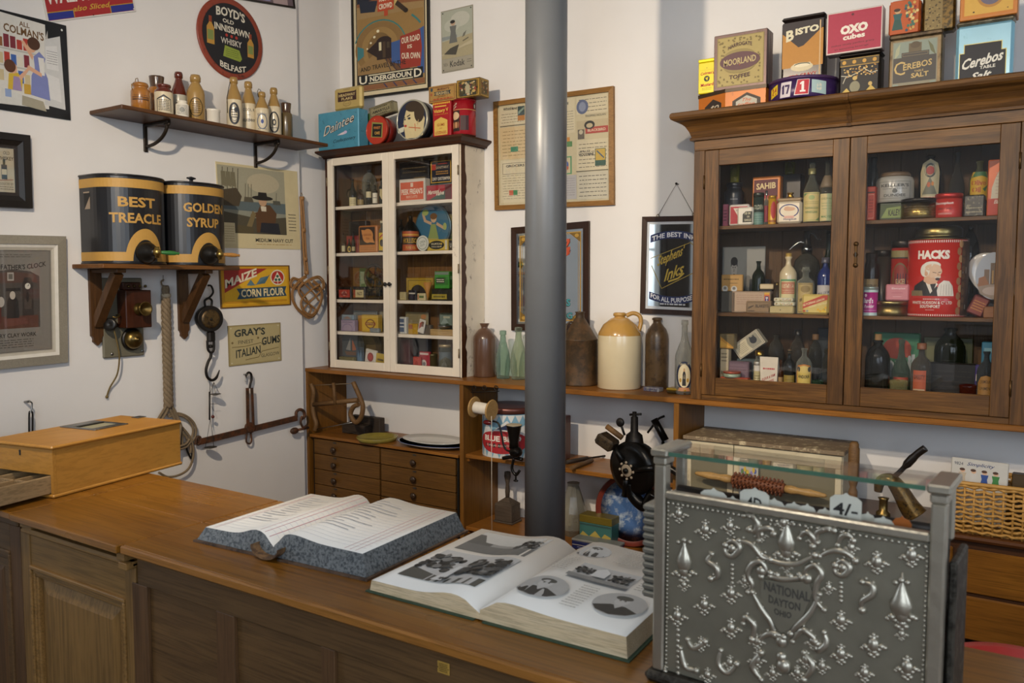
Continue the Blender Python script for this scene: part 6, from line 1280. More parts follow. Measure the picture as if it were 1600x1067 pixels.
tin('tea_tin','orange tin painted with a woman and flowers, cut by the top of the photo','tin',x0 + .006,x1,-.39,.09,cz + .0005,cz + .16,'b0501e',[R(.03,.02,.97,.98,'b8541e'),figure(.28,.14,.62,'2a5a5a','c8a070','3a2418',.6),P([(.1,.14),(.46,.14),(.36,.44),(.2,.44)],'2a5048'),[E(rf_.uniform(.55,.95),rf_.uniform(.1,.9),.05,.045,rf_.choice(['3a6a5a','c8a050','8a2a1a','d8c080','2c4a5a']),9) for _ in range(40)]],side=[[E(rf_.uniform(.1,.9),rf_.uniform(.1,.9),.07,.05,rf_.choice(['3a6a5a','c8a050','8a2a1a']),9) for _ in range(20)]],c=.016)
tin('tea_tin','dull gold patterned tin cut by the top of the photo, beside the orange one','tin',x1 + .004,X(1492,-.36,cz),-.36,.07,cz + .0005,cz + .17,worn('6a5428','2e2818',.5,.35,.5,40),[R(.06,.03,.62,.97,'8a7444'),[E(rf_.uniform(.1,.58),rf_.uniform(.06,.94),.03,.02,rf_.choice(['5a4a28','a08a54','3a3020']),7) for _ in range(60)]],c=.01)
_,ux0,ux1,uz = tinpx('salt_tin','pale blue table salt tin with black stepped label, rightmost front tin on the oak cabinet','tin',1491.5,1582,36,-.42,.10,ZR,worn('82b4c8','5a8a9c',.66,.3,.1,20),[P([(.05,.0),(.05,.50),(.13,.50),(.13,.66),(.82,.66),(.82,.50),(.90,.50),(.90,0)],'d8c878'),P([(.065,.0),(.065,.485),(.145,.485),(.145,.645),(.805,.645),(.805,.485),(.885,.485),(.885,0)],'1a1a20'),W('Cerebos',.48,.335,.74,.20,'e2dccc',.16,0,.03,'i'),W('TABLE',.57,.20,.28,.06,'e2dccc',.05,0,.02),W('Salt',.46,.05,.38,.14,'e2dccc',.08,0,.03,'i')],lid=worn('6a6250','8a8470',.5,.4,.5,20),lidh=.07,c=.012,rough=.22)
tin('oval_label_tin','yellow and orange tin with round picture, lying on the blue salt tin','tin',X(1499,-.43,uz),X(1590,-.43,uz),-.43,.12,uz + .0005,uz + .17,'b8702a',[R(.03,.04,.97,.96,'c87a2c'),R(.07,.10,.93,.93,'d8a848'),E(.54,.62,.26,.38,'b8823a',30),E(.54,.64,.22,.33,'6a6474',26),E(.50,.66,.10,.16,'9a92a0',16),LINES(.12,.26,.78,.90,3,'8a5a2a',3),LINES(.8,.9,.78,.90,3,'8a5a2a',4),E(.24,.17,.02,.02,'3a2a1a',7),E(.84,.17,.015,.012,'3a2a1a',7)],c=.003)

# ------------------------------------------------------------------ goods inside the cream cabinet
GBK = bottleglass('2a2a24',.25); GBR = bottleglass('4a2810',.35); GCL = bottleglass('c9cbbd',.85); GDG = bottleglass('26301e',.3); GGR = bottleglass('8fae98',.75)
PAPER = 'cbbf98'
def lab(z0,z1,c,extra=(),ha=.95): return (z0,z1,ha,[R(0,0,1,1,c)] + list(extra))
CC = 'in cream cabinet'
f0,m0_,b0 = -.215,-.15,-.09
z = LSH[0] + .0005
def jug(name,label,px0,px1,pyt,y,z,mat,labc):
    a = seat_y(px0,px1,y,z); H = Z(pyt,a[0],a[1]) - z; x,y,R_ = a
    t = bottle(name,label,'bottle',a,z,H,'wine',[mat],lab=lab(.03,.34,labc,[LINES(.15,.85,.2,.8,3,'5a4a2a',2)]))
    MB().tube(smooth([(x - R_ * .5,y - .01,z + H * .62),(x - R_ * 1.25,y - .012,z + H * .6),(x - R_ * 1.5,y - .012,z + H * .42),(x - R_ * .95,y - .01,z + H * .28)]),.004,6).build('handle',mat,t)
jug('ewer_bottle','black long-necked bottle with handle, leftmost on the top shelf ' + CC,545,557.5,280,m0_,z,GBK,'c8bc8e')
bottlepx('small_jar','small brown glass jar beside the long-necked bottle ' + CC,'jar',557.8,569,296,m0_,z,'med',[GBR],lab=lab(.1,.4,'8a7648'))
bottlepx('glass_carafe','round clear glass carafe at the back of the top left shelf ' + CC,'bottle',566,589,266,-.07,z,'jug',[GCL])
bottlepx('medicine_bottle','dark bottle with a high cream label on the top left shelf ' + CC,'bottle',571.5,581,286,m0_,z,'med',[GBK],lab=lab(.36,.62,PAPER),cap=(.5,.95,1.02,BLACKM))
bottlepx('medicine_bottle','dark bottle with white square label on the top left shelf ' + CC,'bottle',581.5,590.5,289,-.165,z,'med',[GBK],lab=lab(.10,.60,'d6d0bc',[R(.15,.5,.85,.56,'33302a')]))
bottlepx('medicine_bottle','dark bottle with shield label, rightmost on top left shelf ' + CC,'bottle',592,601,279,m0_,z,'med',[GBK],lab=(.2,.6,.9,[P([(.1,1),(.9,1),(.9,.4),(.5,0),(.1,.4)],'b8a878')]))
tinpx('biscuit_tin','orange and white biscuit tin on the top right shelf ' + CC,'tin',624,663.5,281,-.20,.06,z,'cfc8b8',[R(.02,.04,.98,.97,'d2cabb'),R(.04,.08,.96,.88,'c8542c'),W('PEEK FREAN\'S',.5,.46,.84,.26,'e0d4c0',.02,0,.03),W('BISCUITS',.5,.22,.44,.11,'d8b8a0',0,0,.01),R(.45,.66,.55,.84,'d8c0a8')],rz=.03)
tinpx('dark_box','black box with gilt lettering behind the orange biscuit tin ' + CC,'box',624,670,254,-.11,.07,z,'1e1b18',[R(.5,.42,.9,.62,'6a5630'),LINES(.1,.9,.7,.9,2,'5a4c30',4),LINES(.54,.86,.46,.58,1,'2a2418',3,.7)])
_,x0,x1,zt_ = tinpx('teal_tin','teal tin lying under the distemper packet ' + CC,'tin',673,707,288,-.135,.09,z,'4a7470')
tinpx('distemper_packet','black packet lettered dry distemper with yellow border ' + CC,'packet',672.5,706,252,-.14,.06,zt_ + .0005,'1d2028',[BOX(0,0,1,1,.045,'b8902a',1.1),R(.06,.08,.94,.97,'1b1e2a'),R(.05,.60,.25,.86,'a83428'),W('SANITARY',.56,.70,.62,.12,'b8a888',.02,0,.01),LINES(.25,.85,.36,.56,2,'b88a3a',3,.45),W('DRY DISTEMPER',.52,.19,.86,.14,'d8d0bc',.0,0,.02),R(.35,.85,.8,.88,'a83428')])
tinpx('valve_box','red and green box with slanting white lettering, top right shelf ' + CC,'box',666,706,290,-.22,.05,z,'8a2a2e',[P([(0,0),(.75,0),(.75,1),(0,1)],'a02a34'),P([(.10,0),(.75,0),(.75,.62)],'2c5044'),P([(.75,0),(1,0),(1,1),(.75,1)],'5a2024'),W('Marconi',.28,.56,.48,.30,'ddd5c0',.22,0,.03,'i'),W('Valve',.55,.44,.32,.30,'ddd5c0',.22,0,.03,'i')])
z = LSH[1] + .0005
bottlepx('miniature_bottle','miniature brown beer bottle, leftmost on the second shelf ' + CC,'bottle',533.5,540,364.5,f0 + .02,z,'wine',[GBR],lab=lab(.08,.38,'b8b08a'))
bottlepx('miniature_bottle','short miniature bottle with yellow oval label on the second shelf ' + CC,'bottle',542.5,549,373.5,f0 + .02,z,'wine',[GBK],lab=(.05,.5,.95,[E(.5,.5,.45,.48,'b89a3a',16),E(.5,.5,.25,.3,'3a2c14',12)]))
bottlepx('miniature_bottle','slim black miniature bottle beside the orange leaf tin ' + CC,'bottle',549.5,555,362,f0 + .03,z,'wine',[GBK],lab=lab(.1,.3,'a89a70'))
tinpx('red_box','small red box behind the miniature bottles ' + CC,'box',541,559.5,368.5,m0_,.04,z,'7a2420',[R(.05,.05,.95,.95,'8a2a26')])
tinpx('dark_case','dark case at the back of the second shelf behind the orange tin ' + CC,'box',545,572,346,-.08,.05,z,'2a2420')
tinpx('leaf_tin','orange tin with pale leaf emblem on black panel ' + CC,'tin',560,589,353,-.21,.08,z,'b0703a',[R(.06,.28,.92,.96,'2c1c14'),E(.52,.62,.30,.27,'c8884a',26),P([(.76,.62),(.90,.34),(.60,.38)],'c8884a'),P([(.20,.66),(.16,.86),(.40,.84)],'c8884a'),W('KAROON',.5,.66,.42,.09,'8a4a24',0,0,.02),W('TEA',.52,.52,.22,.08,'8a4a24',0,0,.02),R(.03,.02,.97,.26,'b87c48'),LINES(.1,.9,.06,.2,2,'8a5a34',3)],c=.008)
bottlepx('sauce_bottle','bottle with bright yellow label at the right of the second left shelf ' + CC,'bottle',591.5,603,345,-.17,z,'med',[GCL],lab=lab(.06,.62,'c8a628',[P([(.1,.75),(.6,.95),(.6,.85),(.1,.65)],'a83a2a'),E(.45,.42,.3,.2,'2a2420',14)]),cap=(.5,.93,1.0,paint('c8bfa0',.5)))
x,y,R_ = seat_y(629,655,-.165,z); H = Z(337,x,y) - z; hb = Z(361,x,y) - z
t = T('oil_drum_can','round oil can with black conical top and orange lettered label ' + CC,'can',None,(x,y,z))
MB().lathe([(R_,0),(R_,hb),(R_ * .96,hb + .004),(R_ * .42,H * .82),(R_ * .25,H * .84),(R_ * .25,H * .97),(R_ * .2,H),(0,H)],(x,y,z),28).build('body',paint('1a1814',.35,.3),t)
art('printed_wrap',t,round_face((x,y,0),R_ * 1.004,z + .005,z + hb - .004,toward(x,y),1.4),[R(0,0,1,1,'a8502c'),R(0,.78,1,.86,'c8983a'),R(0,.32,1,.72,'241a18'),W('HOLLISCO',.5,.52,.72,.26,'c8a03a',0,0,.02),W('PURE OIL',.5,.16,.44,.14,'c89a4a',0,0,.02)])
bottlepx('dark_flask','dark flask half hidden behind the orange labelled oil can ' + CC,'bottle',622,633,343,-.08,z,'flask',[GBK])
def disc(name,label,cat,pxc,pyc,rpx,yf,zfloor,th,mat,items,rim=None):
    """a round plate or badge stood on edge"""
    yf = inside(pxc - rpx,yf,zfloor); p = on_y(pxc,pyc,yf); r = p.z - zfloor; t = T(name,label,cat,None,(p.x,yf,zfloor)); c = Vector((p.x,yf + th,p.z))
    MB().lathe([(r * .9,0),(r,th * .7),(r * .985,th),(r * .9,th * .8),(0,th * .75)],c,36,0,(0,-1,0)).build('plate',rim or paint(mat,.3),t)
    art('printed_face',t,flat((p.x - r,yf,zfloor),(2 * r,0,0),(0,0,2 * r),(0,-1,0)),[E(.5,.5,.46,.46,mat,32)] + items,.0006); return t
disc('picture_tin','round blue tin lid painted with a lady in a green dress ' + CC,'tin',676,354.5,21,-.10,z + .012,.02,'3a6a84',[P([(.30,.06),(.72,.06),(.64,.34),(.58,.56),(.46,.56),(.40,.34)],'8a9a5a'),P([(.20,.10),(.80,.08),(.66,.24),(.36,.26)],'a8a060'),E(.53,.68,.08,.09,'c8a884',14),E(.53,.73,.10,.07,'6a4a2a',14),P([(.46,.54),(.26,.62),(.20,.80),(.26,.80),(.32,.66),(.48,.60)],'c0a080'),P([(.60,.54),(.80,.44),(.82,.50),(.62,.60)],'c0a080'),E(.30,.82,.09,.07,'9aa860',12),E(.84,.50,.05,.08,'9aa860',12),P([(.1,.14),(.3,.08),(.26,.2)],'b0a060')],paint('4a6a78',.3,.4))
MB_ = tinpx('tin_rest','low dark box carrying the round blue tin lid ' + CC,'box',658,694,384,-.115,.06,z,'2a2219')
disc('round_badge','small white round badge leaning on the soap box ' + CC,'badge',660,380,7,-.215,z,.012,'cfd0c4',[E(.5,.5,.40,.40,'7a8478',26),E(.5,.5,.36,.36,'cfd0c4',26),W('OPEN',.5,.58,.46,.16,'5a6a5c',.2),W('GUM',.5,.38,.36,.14,'5a6a5c',.2)])
tinpx('soap_box','yellow soap box with black oval lettering, second right shelf ' + CC,'box',667,700,374.5,-.20,.05,z,'b8a03c',[R(.02,.05,.98,.95,'c0a640'),E(.46,.5,.38,.42,'1c1c18',26),W('PALMOLIVE',.46,.60,.52,.20,'c8c0a0',0,.03,.02),W('SHAVE CREAM',.46,.36,.50,.15,'c8c0a0',0,-.03,.01),E(.70,.62,.05,.10,'b8982a',10),R(.88,.05,.98,.95,'c8c4b0')])
tinpx('dark_box','tiny black box at the right end of the second right shelf ' + CC,'box',701,709,375.5,-.20,.05,z,'1e1e20',[W('U',.4,.5,.4,.5,'b8b4a0',0,0,.03)])
tinpx('framed_card','green landscape card at the back, right of the round blue lid ' + CC,'card',695,712,335,-.07,.012,z,'6a6440',[R(.08,.05,.92,.95,'7a7a4c'),P([(.08,.05),(.92,.05),(.92,.45),(.08,.35)],'4a5a34')])
z = LSH[2] + .0005
tinpx('tobacco_tin','flat black tin with red label, leftmost on the third shelf ' + CC,'tin',528,548.5,448,-.20,.05,z,'1d1a18',[R(.06,.12,.94,.80,'a0382a'),E(.5,.45,.2,.2,'c8a890',14),P([(.2,.3),(.5,.7),(.8,.3)],'7a2a22')])
tinpx('tobacco_tin','flat dark tin with cream label beside the iron wheel ' + CC,'tin',550.5,570,448,-.20,.05,z,'1d1a18',[R(.06,.12,.30,.80,'8a3a24'),R(.24,.14,.94,.78,'b8ac80'),W('NUT',.6,.46,.4,.3,'4a3a20',0,0,.02)])
tinpx('green_packet','green fronted packet behind the iron wheel ' + CC,'packet',561.5,574,419,-.09,.03,z,'3c5a3a',[R(.1,.08,.9,.9,'8a9a78'),R(.2,.2,.8,.5,'4a6a44')])
c = on_y(585,433,-.15); r = .088
t = T('wheel_machine','black iron spoked wheel machine on the third shelf ' + CC,'machine',None,(c.x,c.y,z))
IR2 = paint('1d1a16',.45,.4,.3,30)
MB().tube([c + Vector((math.cos(a) * r,0,math.sin(a) * r)) for a in [2 * PI * k / 40 for k in range(40)]],.010,8,closed=True).build('wheel_rim',worn('2a251c','5a4c30',.55,.5,.4,40),t)
for k in range(6): MB().tube([c,c + Vector((math.cos(k * PI / 3 + .3) * r,0,math.sin(k * PI / 3 + .3) * r))],.006,6).build('spoke',IR2,t)
MB().lathe([(.022,-.03),(.024,.02),(.015,.03),(0,.034)],c,16,0,(0,-1,0)).build('hub',IR2,t)
MB().bev(c.x - .06,c.x + .06,-.17,-.06,z,z + .02,.004).bev(c.x - .02,c.x + .02,-.12,-.085,z + .02,c.z + .01,.004).build('stand',IR2,t)
tinpx('arched_box','yellow box with arched dark opening on the third right shelf ' + CC,'box',634.5,677,434,-.12,.07,z,'9a7c1e',[R(.02,.02,.98,.98,'a88a24'),BOX(.06,.04,.94,.92,.03,'5a4a18',.8),P([(.10 + .34 * (1 - math.cos(a / 10 * PI)),.04 + .66 * math.sin(a / 10 * PI)) for a in range(11)],'2a221a')])
tinpx('small_packet','small beige packet at the left of the third right shelf ' + CC,'packet',624,633.5,456,-.205,.03,z,'a89a6a',[R(.1,.1,.9,.9,'b5a878'),LINES(.2,.8,.2,.8,3,'5a4a30',3)])
tinpx('ink_box','small black box with white band on the third right shelf ' + CC,'box',638,650,453,-.205,.04,z,'1c181c',[R(.05,.62,.95,.78,'b8b0a0'),R(.2,.1,.8,.5,'2c2430')])
tinpx('small_packet','small cream packet with green panel on the third right shelf ' + CC,'packet',651.5,664,458,-.205,.03,z,'c0b48a',[R(.25,.3,.9,.7,'5a6a3a'),R(.05,.1,.2,.9,'a86a4a')])
x,y,R_ = seat_y(662,675,-.195,z); H = Z(441,x,y) - z
t = T('paper_cone','orange paper cone bag standing point down on the third right shelf ' + CC,'cone',None,(x,y,z)); MB().lathe([(.001,0),(R_ * .5,H * .5),(R_ * 1.1,H),(R_ * 1.05,H * .99),(R_ * .45,H * .5)],(x,y,z),16).build('cone',paint('b07a34',.7),t)
_,x0,x1,zt_ = tinpx('dark_tin','wide dark tin with yellow strip label under the green box ' + CC,'tin',674,707,451,-.20,.09,z,'23241c',[R(.0,.1,.75,.55,'9a8a2c'),LINES(.08,.66,.2,.44,1,'3a3a1c',3,.6)])
tinpx('green_box','bright green tea box sitting on a wide dark tin ' + CC,'box',679,700,424,-.19,.06,zt_ + .0005,'3c8a2c',[R(.04,.18,.96,.70,'2a6a20'),R(.08,.30,.70,.62,'1c1f18'),LINES(.12,.66,.34,.58,2,'cfcab0',3,.5),R(0,.82,1,1,'6a7a6a')],side=[R(.1,.2,.9,.5,'2a6a20'),R(.2,.55,.8,.75,'9ab88a')],rz=.15)
z = LSH[3] + .0005
_,x0,x1,zt_ = tinpx('lilac_packet','lilac packet with arched pattern, leftmost on the fourth shelf ' + CC,'packet',532.5,553.5,499.5,-.19,.045,z,'8a7a90',[R(.04,.05,.96,.95,'978698'),RING(.5,.2,.4,.5,.08,'7a688a'),LINES(.1,.9,.75,.92,1,'6a5a78',4,.6)])
tinpx('pale_blue_box','pale blue picture box on top of the lilac packet ' + CC,'box',533.5,552,491.5,-.18,.035,zt_ + .0005,'6f8490',[P([(.1,.1),(.5,.8),(.9,.1)],'8a6a5a'),R(.1,.8,.9,.92,'a8b0b0')])
tinpx('toffee_tin','yellow tin with dark oval emblem on the fourth left shelf ' + CC,'tin',565,590.5,491.5,-.19,.05,z,'b8962a',[R(.03,.04,.97,.96,'c4a030'),E(.55,.48,.30,.30,'6a3a1c',24),E(.55,.48,.24,.23,'c4a030',24),R(.22,.40,.88,.57,'7a2a1c'),W('EXTRA',.55,.485,.5,.10,'d0b868',0,0,.02)])
tinpx('orange_packet','narrow orange packet tucked behind the yellow tin ' + CC,'packet',559,570,492.5,-.13,.03,z,'b07a24')
tinpx('grey_card','grey showcard at the back of the fourth left shelf ' + CC,'card',552,589,485,-.06,.01,z,'6f7470',[BOX(.05,.06,.95,.94,.04,'8a8e88',.6)])
tinpx('pale_card','pale upright card at the right end of the fourth left shelf ' + CC,'card',593,602,486,-.08,.01,z,'8a846a')
tinpx('flat_tin','flat silver tin lying before the yellow tin ' + CC,'tin',577,591.5,512.5,-.225,.03,z,'7a8286',c=.006)
tinpx('cream_showcard','cream showcard with round red seal behind the packets ' + CC,'card',633,669,487,-.06,.01,z,'8f8460',[E(.82,.80,.12,.12,'b07a4a',16),LINES(.1,.6,.5,.9,5,'6a6044',2)])
tinpx('cigarette_packet','white and blue packet, left end of the fourth right shelf ' + CC,'packet',624,634.5,495,-.20,.03,z,'c8c8c0',[R(.0,.08,.75,.92,'4a5a74'),R(.0,.6,.75,.68,'c8c8c0'),R(.0,.38,.75,.45,'c8c8c0')])
tinpx('yellow_packet','plain mustard yellow packet on the fourth right shelf ' + CC,'packet',637.5,652,505.5,-.20,.035,z,'b08a20',[R(.05,.5,.5,.95,'8a4a24')])
_,x0,x1,zt_ = tinpx('grey_packet','grey brown packet in the middle of the fourth right shelf ' + CC,'packet',652.5,672,507,-.19,.04,z,'5f564a')
tinpx('cigarette_packet','white packet with red flag picture leaning in the fourth right shelf ' + CC,'packet',651.5,661,498.5,-.215,.012,z + .012,'cfcbc0',[P([(.1,.2),(.6,.5),(.5,.9),(.1,.7)],'9a4a3a'),R(.5,.5,.9,.9,'6a4a3a')],tilt=.25)
tinpx('wooden_block','pale wooden block at the right of the fourth shelf ' + CC,'block',671.5,708,514,-.21,.05,z,wood('a88a58','bd9f6a','x',1,.6),None)
_,x0,x1,zt_ = tinpx('scenic_tin','tin with green mountain scene at the right of the fourth shelf ' + CC,'tin',686,708,489,-.13,.05,z,'3a4034',[R(.04,.05,.96,.95,'6a7a70'),P([(.04,.05),(.96,.05),(.96,.4),(.6,.55),(.3,.4),(.04,.5)],'2c3a24'),P([(.1,.5),(.4,.85),(.7,.55)],'8a9a94'),R(.3,.78,.8,.88,'a8a890')])
p = on_y(694,511,-.19); t = T('iron_bowl','small grey metal dish resting on the wooden block ' + CC,'dish',None,(p.x,-.185,zt_ * 0 + Z(514,p.x,-.21) + .001)); zz = Z(514,p.x,-.21) + .001
MB().lathe([(.02,0),(.042,.012),(.047,.022),(.043,.020),(.02,.006),(0,.005)],(p.x,-.183,zz),24).build('dish',STEEL,t)
z = lz0 + .0205
disc('pictorial_plate','dark round plate with small ship picture on the bottom shelf ' + CC,'plate',548.5,541,12.5,-.12,z,.012,'2a3034',[E(.5,.5,.40,.40,'3a4448',24),P([(.25,.35),(.75,.35),(.68,.25),(.32,.25)],'6a4a34'),P([(.48,.38),(.48,.75),(.30,.4)],'8a8a84'),P([(.55,.38),(.55,.7),(.72,.4)],'a05a34')])
disc('brown_plate','brown round plate at the back of the bottom left shelf ' + CC,'plate',575,541,11,-.08,z,.012,'3c3020',[E(.5,.5,.3,.3,'5a4a2c',20)])
tinpx('blue_card','blue triangular crested card on the bottom left shelf ' + CC,'card',556,568,542,-.15,.01,z,'3a4a5a',[P([(.1,.1),(.3,.9),(.5,.4),(.7,.9),(.9,.1)],'5a7a94')])
tinpx('cigarette_packet','white cigarette packet with red round emblem on the bottom left shelf ' + CC,'packet',569,586,545.5,-.20,.02,z + .004,'d0ccbf',[E(.5,.55,.30,.30,'8a2a24',22),E(.5,.55,.2,.2,'a83a30',18),LINES(.2,.8,.06,.16,1,'8a8478',2,.6)],tilt=.14)
tinpx('cigarette_packet','yellow packet propped beside the white cigarette packet ' + CC,'packet',586,601,552,-.205,.02,z + .003,'b89c24',[R(.15,.45,.85,.62,'5a4a1c'),LINES(.2,.8,.2,.34,1,'6a5a1c',2,.6)],tilt=.12)
tinpx('olive_dish','flat olive coloured tin at the left front of the bottom shelf ' + CC,'tin',529,552,557,-.21,.04,z,'6a6230',c=.006)
tinpx('dark_red_box','dark red box at the left of the bottom right shelf ' + CC,'box',625,640,529,-.13,.06,z,'4a2426')
tinpx('slate_box','slate coloured box at the back of the bottom right shelf ' + CC,'box',641,668,528,-.09,.05,z,'34363a',[L([(.1,1),(.6,.2)],.05,'1a1a1c')])
tinpx('cigarette_packet','short red packet at the front of the bottom right shelf ' + CC,'packet',645,657,557,-.21,.02,z,'a8382c',[R(.1,.1,.9,.9,'b04434'),E(.5,.45,.28,.24,'9a3426',16)])
tinpx('cigarette_packet','taller crimson packet with white roundel beside the short red one ' + CC,'packet',655,671,549,-.18,.022,z,'a02434',[E(.45,.35,.3,.22,'c8c0b4',18),E(.5,.33,.15,.12,'6a6a6a',12),R(.05,.85,.95,.97,'c8b8b0')])
bottlepx('brass_jar','small tarnished brass jar on the bottom right shelf ' + CC,'jar',668,684,552.5,-.14,z,'pot',[paint('5a5030',.35,.6)])
canpx('pictorial_tin','round tin with faded blue landscape at the right of the bottom shelf ' + CC,'tin',686,706,538,-.13,z,'3c4440',[R(0,.3,1,.8,'56646a'),P([(0,.1),(1,.1),(1,.4),(.5,.6),(0,.35)],'4a4a34')])
bottlepx('glass_inkwell','small glass inkwell glinting at the right front of the bottom shelf ' + CC,'inkwell',690,699,560,-.20,z,'ink',[GCL])

# ------------------------------------------------------------------ goods inside the oak cabinet
OC = 'in oak cabinet'
TL_,TM,TB = RSH[0] + .0005,RSH[1] + .0005,RSHZ[0] + .0005
F_,M_,B_ = -.315,-.21,-.10
z = TL_
t = bottlepx('sweet_jar','dark lidded jar with large white lettering, top left shelf ' + OC,'jar',1131,1161,286,-.18,z,'jar',[paint('23262a',.3)],lab=(.22,.66,.95,[R(0,0,1,1,'20242c'),W('Sma',.48,.42,.80,.62,'d6d0c2',.05,0,.06),LINES(.3,.7,.86,.96,1,'8a8a88',3,.6)]))
def tumbler(label,px0,px1,pyt,y,z):
    a = seat_y(px0,px1,y,z); H = Z(pyt,a[0],a[1]) - z; x,y,R_ = a; t = T('glass_tumbler',label,'glass',None,(x,y,z))
    MB().lathe([(R_ * .85,0),(R_ * .9,.006),(R_,H),(R_ * .94,H),(R_ * .82,.012),(0,.011)],(x,y,z),20).build('glass',bottleglass('b8b44a',.7),t)
a = seat_y(1131,1161,-.18,z); tumbler('yellow glass tumbler standing on the dark lettered jar ' + OC,1140.5,1155.5,257.5,-.18,Z(286,a[0],a[1]) + .001)
_,x0,x1,zt_ = tinpx('dark_box','tall dark box behind the white and blue powder tin ' + OC,'box',1218,1250,273,B_,.08,z,'2a2420')
tumbler('yellow glass tumbler standing on the tall dark box ' + OC,1226,1242,254,B_ + .04,zt_ + .001)
tinpx('pink_box','narrow pink box at the left end of the top shelf ' + OC,'box',1128.5,1137,319,-.26,.04,z,'a0586a',[LINES(.1,.9,.2,.8,4,'4a2430',3,.4)])
tinpx('tobacco_tin','red tin with white edge and white triangle on the top left shelf ' + OC,'tin',1138.5,1170,320,-.285,.04,z,'cfc6bc',[R(.05,.07,.95,.93,'a82a34'),P([(.2,.85),(.75,.85),(.48,.40)],'d0c8b8'),W('VICE',.48,.74,.3,.12,'4a3a34')],c=.008)
tinpx('lozenge_tin','white tin with dark shaped label before the red tin ' + OC,'tin',1151.5,1176,324,-.325,.03,z,'cfc8b8',[P([(.34,.12),(1,.12),(1,.78),(.55,.78),(.34,.62)],'2a2a22'),W('10 M',.68,.66,.4,.16,'c8c0a0',0,0,.02),W('OR',.74,.46,.2,.12,'c8c0a0',0,0,.02),W('GARGLE',.70,.26,.5,.14,'c8c0a0',0,0,.02)],c=.007)
tinpx('tea_packet','orange bordered crimson packet with large pale lettering, top left shelf ' + OC,'packet',1174.5,1218,277,-.17,.05,z,'b86a22',[R(.035,.0,.93,.95,'5a1e24'),P([(.035,0),(.93,0),(.93,.58),(.4,.64),(.035,.60)],'a82a2c'),W('SAHIB',.49,.82,.74,.13,'d6c08a',.02,0,.03),LINES(.15,.85,.50,.58,1,'d0a070',4,.5),P([(.5,0),(.93,0),(.93,.3),(.7,.42)],'8a2226')])
canpx('mustard_drum','small round dark green tin on the top left shelf ' + OC,'tin',1176.5,1193,301.5,-.285,z,'2f3a34',[R(0,.0,1,.45,'5a7a70'),W('OLDEN',.5,.64,.6,.17,'a8a890',0,0,.02),LINES(.2,.8,.06,.4,4,'8aa898',3)],liph=.14,lid='33372f')
bottlepx('scent_bottle','tiny red labelled scent bottle with silver cap, top left shelf ' + OC,'bottle',1193.5,1200,298,-.29,z,'med',[GCL],lab=lab(.08,.56,'7a1e2c'),cap=(.5,.86,1.0,STEEL))
canpx('custard_tin','small yellow tin with red oval on the top left shelf ' + OC,'tin',1200,1212,306,-.29,z,'c0901e',[E(.62,.55,.25,.34,'a8322a',16),LINES(.2,.9,.06,.2,1,'8a3a2a',3,.5)],lid='b08a2c')
t,x0,x1,zt_ = tinpx('powder_tin','white powder tin with blue oval ring and brass cap ' + OC,'tin',1212.8,1252,310,-.30,.045,z,'d2c6ae',[RING(.5,.57,.42,.32,.05,'2c3470'),E(.52,.66,.25,.10,'d2a888',16),E(.42,.74,.12,.05,'d2a888',12),R(.30,.22,.72,.34,'d6a898'),W('Hongdust',.55,.17,.56,.13,'4a4470',0,0,.015)],lid='b09a7c',lidh=.12,c=.012)
MB().lathe([(.02,0),(.012,.012),(.012,.018),(.016,.019),(.016,.026),(0,.027)],((x0 + x1) / 2,-.28,zt_),16,sy=.8).build('cap',BRASS,t)
VIN = [R(0,0,1,1,'c8b476'),BOX(.04,.03,.96,.97,.02,'8a9a5a',.6),P([(.04,.97),(.3,.97),(.04,.85)],'6a8a5a'),P([(.96,.03),(.7,.03),(.96,.15)],'6a8a5a'),E(.5,.82,.16,.08,'9aa86a',14),LINES(.12,.88,.58,.70,2,'7a7a40',4),W('VINEGAR',.5,.32,.7,.08,'5a7a4a',0,0,.02),W('TARRAGON',.5,.46,.76,.08,'6a7a4a',0,0,.02)]
bottlepx('vinegar_bottle','clear bottle with cream and green vinegar label, top left shelf ' + OC,'bottle',1254.5,1280,254,-.29,z,'wine',[bottleglass('9a9a88',.75)],lab=(.02,.50,1.1,VIN),cap=(.45,.80,.90,paint('8a845a',.4,.5),'collar'))
t = bottlepx('malt_bottle','clear bottle with brown sloping hood and pale green label, top left shelf ' + OC,'bottle',1280.5,1302,251,-.285,z,'wine',[bottleglass('8a8a7c',.75)],lab=(.02,.46,1.1,[R(0,0,1,1,'cbbb86'),R(.5,0,1,1,'a8b48a'),W('ADELPHACE',.5,.82,.8,.07,'5a6a3a'),LINES(.15,.85,.4,.7,3,'8a9a6a',4),W('MALTED',.5,.16,.7,.08,'4a7a4a',0,0,.02)]))
a = seat_y(1280.5,1302,-.285,z); H = Z(251,a[0],a[1]) - z; MB().lathe([(a[2] * .98,H * .56),(a[2] * .95,H * .60),(a[2] * .55,H * .74),(a[2] * .42,H * .76)],(a[0],a[1],z),20).build('hood',paint('7a6a54',.5),t)
z = TM
def man_card(t_,f): pass
